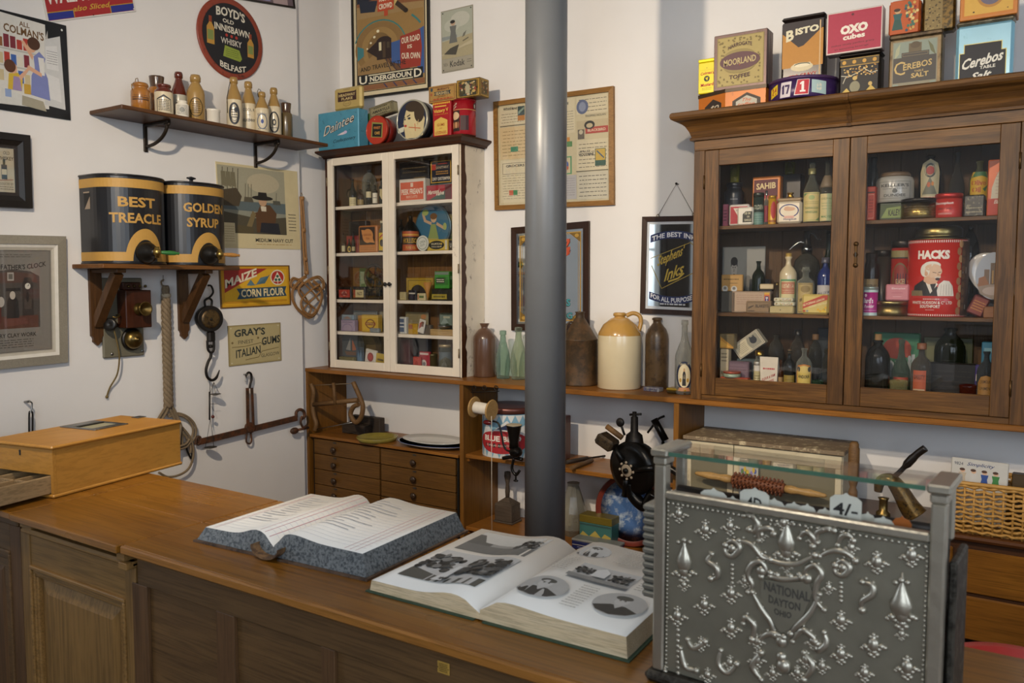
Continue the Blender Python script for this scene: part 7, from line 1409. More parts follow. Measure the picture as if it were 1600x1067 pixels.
tinpx('photo_card','black and white cutout photograph of a dark-haired man in a jersey ' + OC,'photograph',1127,1194,386,-.06,.006,z,'8a8880',[R(0,0,1,1,'8c8b84'),P([(.02,.0),(.02,.34),(.12,.44),(.24,.50),(.34,.50),(.50,.42),(.56,.3),(.56,0)],'2c2a28'),R(.23,.48,.33,.58,'8a8278'),E(.28,.66,.075,.14,'a8a298',20),E(.28,.78,.085,.07,'1e1c1a',18),R(.20,.70,.22,.78,'1e1c1a'),R(.34,.70,.36,.78,'1e1c1a'),E(.255,.685,.012,.014,'2a2826',8),E(.305,.685,.012,.014,'2a2826',8),L([(.26,.575),(.30,.575)],.014,'4a4440'),L([(.28,.66),(.275,.62),(.285,.615)],.01,'6a645c'),P([(.20,.48),(.28,.40),(.36,.48),(.33,.5),(.28,.44),(.23,.5)],'b0aca4'),E(.62,.42,.10,.14,'6a6862',16),E(.80,.44,.09,.13,'5a5852',16)])
bottlepx('glass_flask','dark glass flask before the photograph cutout ' + OC,'bottle',1174,1194,408,-.14,z,'flask',[GDG])
tinpx('dark_box','low slate box behind the long pink packet ' + OC,'box',1170,1200,436,-.10,.05,z,'2e3236')
_,bx0_,bx1_,zb_ = tinpx('grey_box','grey box under the tan hardware card ' + OC,'box',1126,1150,455,-.25,.06,z,'4a4842')
tinpx('button_card','tan hardware card with two silver domes ' + OC,'card',1126.5,1160,429,-.24,.02,zb_ + .0005,'b08a50',[LINES(.08,.85,.66,.82,1,'5a4424',3,.4),LINES(.4,.8,.42,.54,1,'6a5230',5,.4),E(.17,.12,.15,.2,'b8b8b4',18),E(.62,.10,.15,.2,'b8b8b4',18),E(.17,.16,.08,.1,'6a6864',12),E(.62,.14,.08,.1,'6a6864',12)])
tinpx('long_packet','long pinkish paper packet with bright printed end ' + OC,'packet',1143,1203,455,-.27,.06,z,'a08a74',[R(.0,.02,.06,.98,'5a4a3a'),R(.06,.04,.84,.97,'ad957c'),LINES(.1,.8,.35,.9,5,'9a7a66',4,.3),R(.86,.45,1,.98,'c8602a'),R(.88,.45,.98,.80,'2c3470'),W('T',.93,.62,.06,.26,'d8d0c8',0,0,.05),R(.86,.88,1,.98,'d0a030')],side=[R(.1,.1,.9,.9,'6a5a3a')])
tinpx('studs_box','small brown box lettered Blakeys before the long packet ' + OC,'box',1165.5,1204,470,-.325,.04,z,'8a7254',[BOX(.02,.05,.98,.95,.05,'5a4630',.4),W('BLAKEYS',.66,.62,.56,.30,'3a2c1e',.04,0,.03),P([(.06,.3),(.30,.6),(.30,.7),(.06,.5)],'4a3a28'),R(.06,.12,.34,.2,'4a3a28')])
_,x0,x1,zq = tinpx('dark_tin','flat black tin under the crumpled paper box ' + OC,'tin',1186,1206,452,-.195,.05,z,'1c1a1a')
tinpx('paper_box','crumpled cream paper box on a flat black tin ' + OC,'box',1186,1207,443.5,-.195,.045,zq + .0005,'c0ac84',None,rz=.2)
bottlepx('small_bottle','small brown stoppered bottle beside the white lettered bottle ' + OC,'bottle',1207.5,1219,441,-.24,z,'med',[bottleglass('5a4a34',.4)],cap=(.5,.9,1.0,TBR))
_,x0,x1,zc_ = tinpx('cream_tin','flat cream tin under the flowered tins ' + OC,'tin',1199,1239.5,478,-.325,.06,z,'b5a474',[E(.5,.5,.02,.12,'3a2c1c',8)],c=.006)
FLW = [[E(rf_.uniform(.03,.97),rf_.uniform(.1,.9),.03,.10,rf_.choice(['4a6a34','b89a2a','2c3424','a84a3a','c8b060']),7) for _ in range(40)]]
_,x0,x1,zc2 = tinpx('flowered_tin','lower white tin with yellow and green flower pattern ' + OC,'tin',1209,1240.5,471.5,-.318,.05,zc_ + .0005,'cfcab0',FLW,c=.005)
tinpx('flowered_tin','upper white tin with yellow and green flower pattern ' + OC,'tin',1208.5,1238.5,465,-.314,.045,zc2 + .0005,'cfcab0',FLW,c=.005)
bottlepx('lotion_bottle','cream stoneware bottle with green edged red label ' + OC,'bottle',1217,1243.5,401,-.235,z,'flask',[paint('c8b894',.25,0,.06,10,0,.5)],lab=(.02,.60,.95,[R(0,0,1,1,'4a8a5a'),R(.06,.0,.94,.95,'c8bc8e'),R(.08,.56,.92,.92,'b0422e'),W('LISVITA',.5,.80,.74,.12,'d6c8a4',0,0,.02),LINES(.15,.85,.58,.70,2,'d6c8a4',3)]),cap=(.34,.96,1.06,paint('b8984a',.4,.3)))
a = seat_y(1238.5,1278,-.145,z); x,y,R_ = a; H = min(Z(353,x,y),RSH[0] - .03) - z
t = T('soda_siphon','tall smoky glass soda siphon with chrome spout ' + OC,'siphon',None,(x,y,z))
MB().lathe([(R_ * .95,0),(R_,.01),(R_,H * .56),(R_ * .92,H * .64),(R_ * .55,H * .70),(R_ * .34,H * .73)],(x,y,z),28).build('body',bottleglass('6a685c',.6),t)
CHR = metal('8a8c8a',.18)
hd_ = MB().lathe([(R_ * .42,H * .73),(R_ * .44,H * .79),(R_ * .34,H * .82),(R_ * .26,H * .84),(R_ * .26,H * .97),(R_ * .18,H),(0,H)],(x,y,z),18).build('head',CHR,t)
MB().tube(smooth([(x - R_ * .2,y - .01,z + H * .86),(x - R_ * .6,y - .015,z + H * .86),(x - R_ * 1.3,y - .02,z + H * .77)]),.005,8).build('spout',CHR,hd_); MB().tube(smooth([(x + R_ * .15,y,z + H * .97),(x + R_ * .5,y,z + H * .96),(x + R_ * .8,y,z + H * .90),(x + R_ * 1.05,y,z + H * .90)]),.004,8).build('lever',CHR,hd_)
bottlepx('hair_tonic_bottle','square glass bottle with tall tan engraved label before the siphon ' + OC,'bottle',1244,1271,417,-.265,z,'med',[GCL],lab=(.02,.66,.9,[R(0,0,1,1,'b09a64'),BOX(.06,.03,.94,.97,.02,'5a4a2a',.6),E(.5,.8,.3,.12,'8a7444',18),P([(.15,.36),(.85,.56),(.85,.66),(.15,.46)],'7a6438'),W('COMPANY',.5,.51,.7,.07,'3a2c18',.2),LINES(.2,.8,.08,.30,5,'6a5630',3)]))
tinpx('pastille_tin','yellow pastille tin with red diagonal band at the shelf front ' + OC,'tin',1252,1294.5,459.5,-.325,.035,z,'cbb468',[P([(.02,.26),(.98,.76),(.98,.99),(.80,.99),(.02,.56)],'b4402c'),W('GLYCERINE LEMON',.44,.62,.84,.12,'e0d4a8',.42,0,.02),W('HONEY PASTILLE',.62,.48,.70,.10,'e0d4a8',.36,0,.02),[E(rf_.uniform(.5,.95),rf_.uniform(.08,.35),.05,.06,rf_.choice(['d8a82a','8a9a4a','e0c040']),10) for _ in range(8)],E(.2,.14,.05,.06,'8a8a84',12),E(.08,.14,.05,.06,'b04a34',12)],c=.010)
bottlepx('pharmacy_bottle','cobalt blue topped bottle with white label, middle left shelf ' + OC,'bottle',1276,1300,404,-.22,z,'flask',[paint('1e2c66',.15,0,.2,10,0,.6)],lab=(.0,.52,1.2,[R(0,0,1,1,'bdb8b4'),W('MILK OF MAG',.5,.74,.8,.10,'4a4a5a',.15,0,.01),E(.62,.4,.12,.12,'b06a6a',14),LINES(.2,.8,.1,.24,2,'6a6a74',3)]),cap=(.5,.92,1.02,paint('5a5a66',.4,.3)))
bottlepx('wine_bottle','dark green wine bottle at the back beside the siphon ' + OC,'bottle',1281,1303,350,-.10,z,'wine',[GDG])
z = TB
_,x0,x1,zj = tinpx('starch_box','cream starch box with black capitals at the lower left ' + OC,'box',1124,1137,545,-.27,.05,z,'b8a98a',[LINES(.1,.9,.7,.95,3,'4a4030',3,.3),W('RET',.5,.46,.8,.09,'3a3226',0,0,.02),W('TOP',.5,.30,.8,.09,'3a3226',0,0,.02)])
tinpx('starch_tin','amber and grey tin on top of the starch box ' + OC,'tin',1124,1147,521,-.265,.05,zj + .0005,'6a5c3c',[P([(0,0),(1,0),(1,.1),(0,.85)],'b07e2a'),P([(0,.1),(.85,.08),(0,.6)],'c8983c'),LINES(.3,.9,.7,.9,2,'3a3424',4)])
_,x0,x1,zr2 = tinpx('red_box','flat coral red box at the lower left front ' + OC,'box',1124,1168,588.5,-.33,.05,z,'a84a34',[LINES(.1,.9,.3,.7,1,'7a2c20',2,.5)])
tinpx('mauve_box','mauve patterned box behind the little round tin ' + OC,'box',1134.5,1169.5,564,-.255,.05,z,'6a5660',[R(.05,.05,.95,.95,'745e68'),BOX(.38,.2,.82,.5,.03,'4a3a44',.7),LINES(.1,.9,.7,.9,2,'5a4650',3)])
canpx('ointment_tin','little round tin with coral lid on the flat red box ' + OC,'tin',1130.5,1157,580,-.30,zr2 + .0005,'8a9a84',None,lid='a8503c',liph=.35)
t,x0,x1,zt_ = tinpx('blue_medicine_box','grey blue box carrying the tilted white packet ' + OC,'box',1150,1186,560,-.19,.06,z,'4a5658')
c = on_y(1169,538,-.20); wv,hv = .085,.165
u = Vector((.80,0,.60)); v = Vector((-.60,0,.80)); N = Vector((0,-1,0)); O = c - v * wv / 2 - u * hv / 2
t = T('tilted_packet','white packet with black cat-like crest propped at a steep slant ' + OC,'packet',None,tuple(c - Vector((0,0,.08)))); slab(MB(),O + v * wv,O,O + u * hv,N,.05).build('box',paint('b8ae96',.5),t)
art('printed_front',t,flat(O,u * hv,v * wv,N),[BOX(.03,.05,.97,.95,.02,'4a463c',.5),R(.5,.12,.92,.88,'8f8a78'),P([(.06,.08),(.55,.08),(.48,.5),(.56,.92),(.06,.92)],'c8bc9c'),E(.72,.55,.12,.22,'22262c',18),P([(.62,.7),(.66,.86),(.7,.74)],'22262c'),P([(.76,.74),(.8,.86),(.82,.7)],'22262c'),LINES(.12,.44,.2,.8,6,'6a604c',4)])
canpx('toothpowder_tube','slim white capped tube tin beside the paper bag ' + OC,'tin',1177,1187,565,-.30,z,'b0a478',[R(0,.0,1,.28,'c8c0b0'),R(0,.82,1,1,'c8c0b0'),LINES(.2,.8,.4,.7,4,'5a5034',3)],lid='c0b8a8')
bottlepx('brass_lidded_jar','glass jar with brass lid behind the paper bag ' + OC,'jar',1177.5,1194,551,-.22,z,'jar',[GCL],cap=(.82,.93,1.05,BRASS))
a0,a1 = X(1186,-.315,z),X(1214.5,-.315,z); zt_ = Z(557,a0,-.315); mb = MB()
prof = [(.0,.030,.0),(.25,.034,.02),(.6,.030,.0),(.85,.016,-.004),(1,.003,-.006)]; vs = []
for f_,dp,ins in prof:
    zz = z + (zt_ - z) * f_; i = ins * .1; vs += [(a0 + .008 - f_ * .008,-.315,zz),(a1 - .008 + f_ * .008,-.315,zz),(a1 - .008 + f_ * .008,-.315 + dp * 1.4,zz),(a0 + .008 - f_ * .008,-.315 + dp * 1.4,zz)]
mb.add(vs,[(k * 4 + i,k * 4 + (i + 1) % 4,k * 4 + 4 + (i + 1) % 4,k * 4 + 4 + i) for k in range(4) for i in range(4)] + [(3,2,1,0),(16,17,18,19)])
t = T('paper_bag','white paper bag with red slanting print at the lower left front ' + OC,'bag',None,((a0 + a1) / 2,-.30,z)); mb.build('bag',paint('cfc4b0',.7),t)
art('printed_front',t,flat((a0 + .008,-.316,z),(a1 - a0 - .016,0,0),(0,0,zt_ - z),(0,-1,0)),[LINES(.08,.9,.66,.76,1,'b03a3a',2,.4),W('FLOUR & YAM',.5,.5,.84,.07,'b03a3a',.18,0,.01),W('SUNDRIES',.5,.38,.7,.07,'b03a3a',.18,0,.01),LINES(.1,.6,.25,.35,1,'b03a3a',5,.4),LINES(.2,.8,.12,.2,1,'c87a7a',5,.3),R(.15,.04,.85,.06,'b85a5a')])
bottlepx('amber_bottle','narrow amber bottle right of the paper bag ' + OC,'bottle',1214.5,1223,562,-.285,z,'med',[bottleglass('6a3c1c',.5)],lab=lab(.05,.55,'9a7a4c'))
bottlepx('decanter','dark clear decanter behind the paper bag ' + OC,'bottle',1199,1223,523,-.13,z,'hock',[bottleglass('6a665a',.7)])
bottlepx('sauce_bottle','black bottle with ochre label between the bag and the yellow labelled bottle ' + OC,'bottle',1223,1241,548,-.30,z,'flask',[GBK],lab=(.02,.50,1.0,[R(0,0,1,1,'8a7430'),LINES(.15,.85,.55,.85,3,'4a3c18',3),P([(.3,.25),(.7,.25),(.5,.42)],'4a3c18')]),cap=(.36,.95,1.03,paint('5a4a34',.5)))
bottlepx('clear_bottle','clear stoppered bottle behind the yellow labelled bottle ' + OC,'bottle',1233,1256,521,-.16,z,'hock',[bottleglass('7a7468',.75)],cap=(.45,.97,1.06,BLACKM))
bottlepx('ammonia_bottle','clear bottle with waisted yellow label and two dark knots ' + OC,'bottle',1243,1267,544,-.31,z,'flask',[GCL],lab=(.0,.72,1.15,[P([(.0,0),(1,0),(1,.12),(.90,.4),(.96,.75),(.86,.94),(.5,.98),(.14,.94),(.04,.75),(.10,.4),(0,.12)],'b8742c'),P([(.06,.03),(.94,.03),(.94,.12),(.84,.4),(.90,.75),(.82,.90),(.5,.94),(.18,.90),(.10,.75),(.16,.4),(.06,.12)],'cbb05a'),E(.20,.84,.10,.07,'24221e',14),E(.80,.84,.10,.07,'24221e',14),W('ANDORA',.5,.66,.62,.09,'24221e',0,-.02,.03),LINES(.25,.75,.1,.5,6,'9a8444',3)]))
bottlepx('gin_bottle','clear square bottle with dark label right of the yellow labelled bottle ' + OC,'bottle',1262,1282,526,-.21,z,'hock',[bottleglass('6a6a5e',.75)],lab=(.05,.5,.9,[R(.2,0,.8,1,'1e1c18'),R(.35,.1,.6,.45,'b8b088')]),cap=(.5,.95,1.04,paint('6a4e30',.6)))
bottlepx('glass_ashtray','low green glass dish at the front beside the yellow labelled bottle ' + OC,'dish',1268,1286,594,-.30,z,'pot',[bottleglass('4a6a50',.6)])
tinpx('dark_box','dark blue grey box at the back of the lower left shelf ' + OC,'box',1275,1303,512,-.07,.04,z,'2c3236')
bottlepx('glass_jar','dim glass jar in the right corner of the lower left shelf ' + OC,'jar',1284,1304,545,-.20,z,'jar',[bottleglass('5a5a4c',.7)])
z = TL_
tinpx('plaster_tin','upright red tin at the left edge of the top right shelf ' + OC,'tin',1353,1367,291.5,-.30,.05,z,'b0402e',[R(.0,.82,1,.86,'24201c'),BOX(.08,.04,.92,.78,.015,'d0a080',2),LINES(.2,.8,.2,.65,5,'7a2418',3,.35)])
bottlepx('glass_jar','tall cut glass jar behind the upright red tin ' + OC,'jar',1353,1369,246,-.14,z,'jar',[bottleglass('5a5c58',.6)])
_,x0,x1,zg = tinpx('green_tin','dark green tin with pale lettering under the grey marmalade crock ' + OC,'tin',1373.5,1410,317,-.275,.09,z,'26301c',[R(.02,.05,.98,.9,'3c4a28'),P([(.05,.1),(.3,.7),(.95,.8),(.95,.1)],'7a8a4a'),W('KALEY',.66,.42,.56,.4,'2a2c18',.05,0,.03)])
a = seat_y(1370,1425,-.21,zg + .0005); x,y,R_ = a; H = Z(270.5,x,y) - zg - .0005
t = T('marmalade_crock','wide grey stoneware crock with brown lid and black printed panel ' + OC,'jar',None,(x,y,zg))
MB().lathe([(R_ * .95,0),(R_,.01),(R_,H * .70),(R_ * .93,H * .82),(R_ * .80,H * .86),(0,H * .86)],(x,y,zg + .0005),36).build('body',paint('a5a298',.25,0,.06,8,0,.4),t)
MB().lathe([(R_ * .80,H * .86),(R_ * .82,H * .92),(R_ * .72,H),(0,H)],(x,y,zg + .0005),30).build('lid',paint('6a5640',.5),t)
art('printed_panel',t,round_face((x,y,0),R_ * 1.003,zg + .01,zg + H * .7,-PI / 2 + .15,.95),[BOX(.04,.08,.96,.96,.014,'4a4a46',.6),W('KEILLER\'S',.5,.76,.8,.16,'4a4a46',0,0,.02),LINES(.15,.85,.55,.62,1,'6a6a64',3,.4),W('DUNDEE',.5,.24,.6,.14,'4a4a46',0,0,.02),E(.5,.46,.07,.11,'5a5a54',14)])
canpx('polish_tin','wide low gold tin with black lid at the shelf front ' + OC,'tin',1410,1462,311,-.265,z,metal('8f7640',.3),[LINES(.15,.85,.3,.8,4,'5a481e',6,.4),R(0,.1,1,.14,'5a481e')],lid='241f1a',liph=.22)
bottlepx('genever_bottle','dark glass bottle with tall arched cream label, top right shelf ' + OC,'bottle',1434.5,1467,243,-.13,z,'hock',[bottleglass('2e3230',.5)],lab=(.26,.93,.95,[P([(.08,0),(.92,0),(.98,.7),(.86,.9),(.5,1),(.14,.9),(.02,.7)],'c4b48a'),P([(.14,.04),(.86,.04),(.90,.68),(.8,.86),(.5,.94),(.2,.86),(.10,.68)],'b0a684'),RING(.5,.74,.26,.16,.04,'3a3a38'),E(.5,.74,.18,.1,'9a3a30',18),P([(.15,.2),(.5,.6),(.85,.2)],'6a6a58'),E(.45,.42,.08,.06,'b05a34',12),E(.62,.44,.06,.05,'c07a3a',12),R(.12,.03,.88,.16,'c8b89a'),W('GENEVER',.5,.095,.66,.09,'b0503a',0,0,.03)]))
canpx('plaster_tin','round red plaster tin at the front of the top right shelf ' + OC,'tin',1462.5,1501,303,-.27,z,'b8342a',[W('Elastoplast',.36,.74,.52,.18,'e0d2c8',0,0,.02),W('FIRST AID',.40,.46,.36,.08,'3a1a18',0,0,.01),W('DRESSING',.40,.2,.34,.09,'d8b8a8',0,0,.01)],lid='b03028',liph=.22)
bottlepx('spirit_bottle','clear bottle with low tan label behind the round red plaster tin ' + OC,'bottle',1481.5,1504,238,-.17,z,'wine',[bottleglass('6a655a',.75)],lab=lab(.06,.36,'9a7e3c',[LINES(.2,.8,.4,.8,2,'5a4420',3)]))
_,x0,x1,zbk = tinpx('black_tin','small black and silver patterned tin under the olive oil bottle ' + OC,'tin',1504.5,1538,305,-.29,.055,z,worn('33302a','8a8268',.58,.35,.3,70),[LINES(.08,.92,.1,.5,2,'8a8268',3,.3)],c=.006)
bottlepx('olive_oil_bottle','bottle with bright yellow olive oil label standing behind the black tin ' + OC,'bottle',1514,1542,252,-.19,z,'flask',[bottleglass('8a8a60',.75)],lab=(.30,.80,1.0,[P([(.06,0),(.94,0),(1,.3),(1,.7),(.84,1),(.16,1),(0,.7),(0,.3)],'c49c22'),P([(.06,.8),(.3,1),(.8,1),(.95,.78),(.6,.86)],'3c6a3c'),W('Olive',.46,.62,.74,.20,'a84a24',0,0,.04),W('Oil',.36,.38,.44,.20,'a84a24',0,0,.04),P([(.66,.4),(.96,.54),(.8,.3)],'3c6a3c'),LINES(.2,.8,.08,.2,2,'8a6a1c',3)]))
tinpx('plaster_box','large orange box with white arch panel, top right shelf ' + OC,'box',1541,1572,250,-.31,.05,z,'c05a20',[P([(.16,.30),(1,.30),(1,.95),(.7,.88),(.4,.7),(.2,.5)],'cdc4ac'),R(0,0,1,.30,'b8402a'),W('Elasto',.62,.24,.56,.07,'e0d8c8',0,0,.02,'i'),LINES(.4,.95,.36,.8,7,'b09a8a',3,.2),P([(.0,.86),(.0,1),(.8,1)],'8a4024')])
z = TM
bottlepx('dispensing_jar','jar with brown label and dark capitals behind the magenta powder tin ' + OC,'jar',1348,1371,395,-.235,z,'jar',[bottleglass('3a2c1c',.4)],lab=(.10,.58,1.0,[R(0,0,1,1,'8a744a'),W('ASEPTIC',.5,.74,.8,.16,'2c2418',0,0,.02),W('ACID',.5,.48,.56,.16,'2c2418',0,0,.02)]))
canpx('powder_tin','round magenta and white powder tin, left end of the middle right shelf ' + OC,'tin',1347.5,1370,448,-.295,z,'a8207a',[R(0,0,1,.12,'b8ccc8'),R(0,.90,1,1,'b8ccc8'),W('llard\'s',.42,.58,.44,.2,'e4d8dc',0,0,.03),W('Powder',.46,.36,.46,.13,'e4d8dc',.04,0,.02,'i'),E(.3,.78,.06,.06,'d8b8c8',12),LINES(.2,.8,.18,.22,1,'d8a8c8',3,.6)],lid='9aa8a0',liph=.1)
canpx('brown_canister','plain dark brown canister behind the magenta powder tin ' + OC,'tin',1364,1388,391,-.14,z,'3c3020',None,lid='2c2418')
canpx('round_sweet_tin','round red sweet tin with navy shield beside the big red tin ' + OC,'tin',1391,1425,376,-.13,z,'a02a1e',[R(0,.86,1,.96,'8a8054'),R(0,.84,1,.86,'2a2420'),E(.52,.42,.29,.36,'6a5a34',30),E(.52,.42,.27,.335,'8a3028',30),R(.38,.24,.70,.62,'1e2040'),W('GLACIER',.54,.50,.28,.08,'c8b48a',0,0,.02),W('MINTS',.54,.36,.22,.09,'c8b48a',0,0,.02)],lid='2c2620',am=-PI / 2 - .15)
t_ = canpx('cough_tin','round gold tin under the pink plaster tin ' + OC,'tin',1368,1416,470,-.255,z,metal('8a7648',.35),None,lid=metal('9a8656',.3),liph=.3)
a = seat_y(1368,1416,-.255,z); zz = Z(470,a[0],a[1])
tinpx('plaster_tin','pink plaster tin resting on the round gold tin ' + OC,'tin',1383,1420,444,-.285,.035,zz + .001,'c07a80',[W('Elastoplast',.56,.76,.62,.16,'e4ccc8',0,0,.01),LINES(.25,.75,.4,.55,1,'a85a68',3,.3),LINES(.3,.7,.15,.3,1,'d8a8a8',5,.3)],c=.006)
a = seat_y(1420,1504,-.21,z); x,y,R_ = a; H = Z(355,x,y) - z; hb = Z(374,x,y - R_ * .6) - z
t = T('cough_sweet_tin','big round red sweet tin with a white-haired sneezing man, middle right shelf ' + OC,'tin',None,(x,y,z))
MB().lathe([(R_ * .99,0),(R_,.003),(R_,hb)],(x,y,z),48).build('body',paint('b8281c',.22,0,.06,8,0,.3),t)
BT = metal('8a7a4c',.3)
MB().lathe([(R_ * 1.005,hb - .002),(R_ * 1.01,hb + .004),(R_ * .80,hb + .012),(R_ * .78,hb + .016),(R_ * .80,hb + .02),(R_ * .80,H - .012),(R_ * .76,H - .006),(R_ * .70,H),(0,H - .002)],(x,y,z),40).build('screw_lid',BT,t)
f = round_face((x,y,0),R_ * 1.002,z,z + hb,-PI / 2 + .14,1.5); f.div = 24
tick = Same([R(.005 + k * .0235,.955,.015 + k * .0235,.985,'e0d4c8') for k in range(42)] + [R(.005 + k * .0235,.012,.015 + k * .0235,.035,'e0d4c8') for k in range(42)])
art('printed_wrap',t,f,[tick,W('HACKS',.44,.80,.36,.115,'e6dccc',.0,.0,.06),P([(.20,.27),(.22,.40),(.34,.48),(.42,.46),(.52,.36),(.66,.30),(.68,.27)],'24201f'),P([(.36,.46),(.42,.30),(.50,.42),(.46,.47)],'ded4c4'),P([(.41,.44),(.45,.31),(.48,.43)],'1c1a1a'),P([(.34,.46),(.36,.60),(.50,.62),(.53,.52),(.48,.43),(.40,.42)],'d2a482'),E(.445,.585,.095,.08,'d8b494',24),E(.355,.60,.055,.085,'ddd6c6',20),E(.43,.665,.095,.05,'ddd6c6',22),E(.44,.635,.085,.045,'d8b494',18),E(.37,.555,.02,.03,'cf9f7c',12),L([(.44,.575),(.48,.565)],.008,'5a4030'),L([(.50,.57),(.53,.578)],.008,'5a4030'),P([(.49,.57),(.52,.535),(.49,.53)],'c08f6c'),P([(.465,.515),(.525,.52),(.53,.505),(.46,.50)],'cfc6b6'),E(.495,.487,.025,.018,'3a1c18',12),P([(.50,.27),(.68,.27),(.66,.40),(.62,.46),(.56,.47),(.51,.42),(.49,.34)],'dfd6c8'),[L([(.53 + k * .03,.28),(.535 + k * .028,.42)],.006,'b8aa9c') for k in range(5)],
    R(.20,.24,.68,.27,'b8281c'),P([(.18,.27),(.34,.27),(.33,.34),(.18,.34)],'7a6a4a'),LINES(.34,.52,.225,.235,1,'e0cfc0',3,.8),W('WHITE HUDSON & C° LTD',.43,.185,.46,.04,'e6dccc',0,0,.02),W('SOUTHPORT',.42,.135,.22,.04,'e6dccc',0,0,.03),LINES(.37,.47,.085,.095,1,'d8b8a8',2,.7),[E(.745 + (.012 if k % 2 else -.012),.08 + k * .095,.03,.05,('9a6a44','b88a5c')[k % 2],12) for k in range(10)],R(.77,.02,.96,.97,'4a3020'),R(.79,.56,.86,.64,'b8b0a0'),R(.79,.10,.86,.16,'b8b0a0'),[E(.80,.12 + k * .1,.03,.04,'6a4a30',10) for k in range(8)]],.0009,.00008)
bottlepx('dark_bottle','tall dark bottle standing behind the big red sweet tin ' + OC,'bottle',1499,1525,351,-.08,z,'jug',[GBK])
tinpx('plate_stand','dark low stand under the oval castle plate ' + OC,'stand',1531,1568,473,-.20,.05,z,'1a1816')
p = on_y(1553,431,-.20); zz = Z(473,p.x,-.20); r = (p.z - zz); t = T('castle_plate','oval white plate painted with a castle, on the middle shelf ' + OC,'plate',None,(p.x,-.19,zz)); MB().lathe([(r * .8,0),(r,.008),(r * .97,.012),(r * .8,.008),(0,.007)],(p.x,-.188,p.z),36,0,(0,-1,0),sx=.72).build('plate',paint('c9c4bc',.2,0,.04,8,0,.4),t)
art('painted_scene',t,flat((p.x - r * .72,-.2006,zz),(1.44 * r,0,0),(0,0,2 * r),(0,-1,0)),[E(.5,.5,.42,.44,'a8b0bc',30),P([(.12,.35),(.88,.35),(.80,.16),(.5,.06),(.2,.16)],'9a8a7c'),R(.28,.34,.40,.62,'7a6656'),R(.42,.34,.56,.74,'6a5848'),R(.60,.34,.76,.70,'8a7460'),R(.64,.70,.70,.78,'6a5848'),P([(.15,.3),(.4,.34),(.3,.5),(.16,.46)],'9a6a4a'),R(.46,.36,.49,.60,'b08a4a'),E(.5,.22,.25,.08,'b8a8a0',16)],.0002)
p = on_y(1520,474,-.27); t = tin('cigarette_case','dark red and gold flat tin leaning beside the castle plate ' + OC,'tin',X(1507,-.30,z),X(1534,-.30,z),-.30,.02,z + .012,Z(461,X(1507,-.30,z),-.30),'5a1a12',[R(.05,.05,.95,.95,'7a2a18'),LINES(.1,.9,.2,.8,4,'b07a2c',3,.4)],tilt=.42,c=.006)
tinpx('wooden_block','small tan wooden block at the right front of the middle shelf ' + OC,'block',1536,1556,479,-.315,.04,z,wood('8a5a34','9f6c42','x',1,.5),None)
z = TB
bottlepx('poison_bottle','square black bottle with cork stopper, lower right shelf ' + OC,'bottle',1351,1387,531,-.26,z,'hock',[GBK],cap=(.30,.97,1.09,paint('8a6a40',.7)),lab=(.0,.02,.2,[R(0,0,1,1,'1a1a1a')]))
tinpx('soap_powder_box','green soap powder box with red oval and white letters, lower right shelf ' + OC,'box',1362,1434,519,-.09,.05,z,'2f6a48',[R(.01,.01,.99,.99,'346f4c'),E(.52,.78,.32,.16,'9a3a24',24),P([(.2,.65),(.84,.65),(.8,.85),(.3,.9)],'9a3a24'),W('Persil',.52,.52,.80,.36,'b8b8b4',0,0,.05),R(.2,.06,.8,.26,'a84030')])
bottlepx('essence_bottle','clear slim bottle before the green soap powder box ' + OC,'bottle',1393,1419,530,-.17,z,'wine',[bottleglass('9ab0a0',.8)],lab=(.2,.42,.9,[R(0,.4,1,1,'a8442c'),R(0,0,1,.4,'3c8a54')]))
bottlepx('yellow_jar','tiny glass jar with yellow contents at the lower right front ' + OC,'jar',1390,1416,594,-.30,z,'pot',[bottleglass('c8c08a',.7)],lab=(.05,.4,1.2,[E(.5,.5,.46,.4,'c0982a',18)]))
bottlepx('cordial_bottle','clear bottle with brown stopper and orange label, lower right shelf ' + OC,'bottle',1422.5,1452,541,-.275,z,'flask',[bottleglass('8a8478',.75)],lab=(.02,.62,.8,[R(0,0,.8,1,'a85030'),R(.02,0,.75,.5,'b8a07c'),LINES(.1,.7,.04,.46,8,'6a5040',3,.3),W('DRESTY',.4,.82,.66,.12,'33201a',0,0,.02)]),cap=(.46,.95,1.05,paint('7a4a2c',.5)))
tinpx('green_showcard','olive green showcard at the back of the lower right shelf ' + OC,'card',1440,1517,526,-.05,.01,z,'4a4a26',[R(.05,.05,.6,.95,'6a6a44'),R(.62,.05,.96,.95,'4f5426')])
a = seat_y(1459,1503,-.11,z); bottle('gin_flagon','large dark green flat flagon in the middle of the lower right shelf ' + OC,'bottle',a,z,Z(512,a[0],a[1]) - z,'hock',[bottleglass('232a16',.4)],sy=.6,cap=(.33,.90,1.0,paint('22241c',.25),'collar'))
tinpx('black_case','low black case beside the dark green flagon ' + OC,'box',1448,1524,566,-.235,.05,z,'17140f',[LINES(.1,.9,.2,.9,6,'2e271c',3,.15)])
bottlepx('ruby_dish','small ruby glass dish at the lower right front ' + OC,'dish',1499,1524,601,-.29,z,'pot',[bottleglass('6a2418',.6)])
tinpx('blue_tin','sky blue tin at the back right corner of the lower shelf ' + OC,'tin',1530,1558,534,-.12,.06,z,'3c7894',[P([(.3,.3),(.6,.8),(.7,.3)],'2a5a78'),R(.1,.85,.9,.92,'7aa8b8')])
tinpx('purple_packet','purple and white packet behind the tan labelled bottle ' + OC,'packet',1521,1536,570,-.24,.03,z,'4a3f78',[P([(0,.8),(1,1),(1,.85),(0,.65)],'c8bfae')])
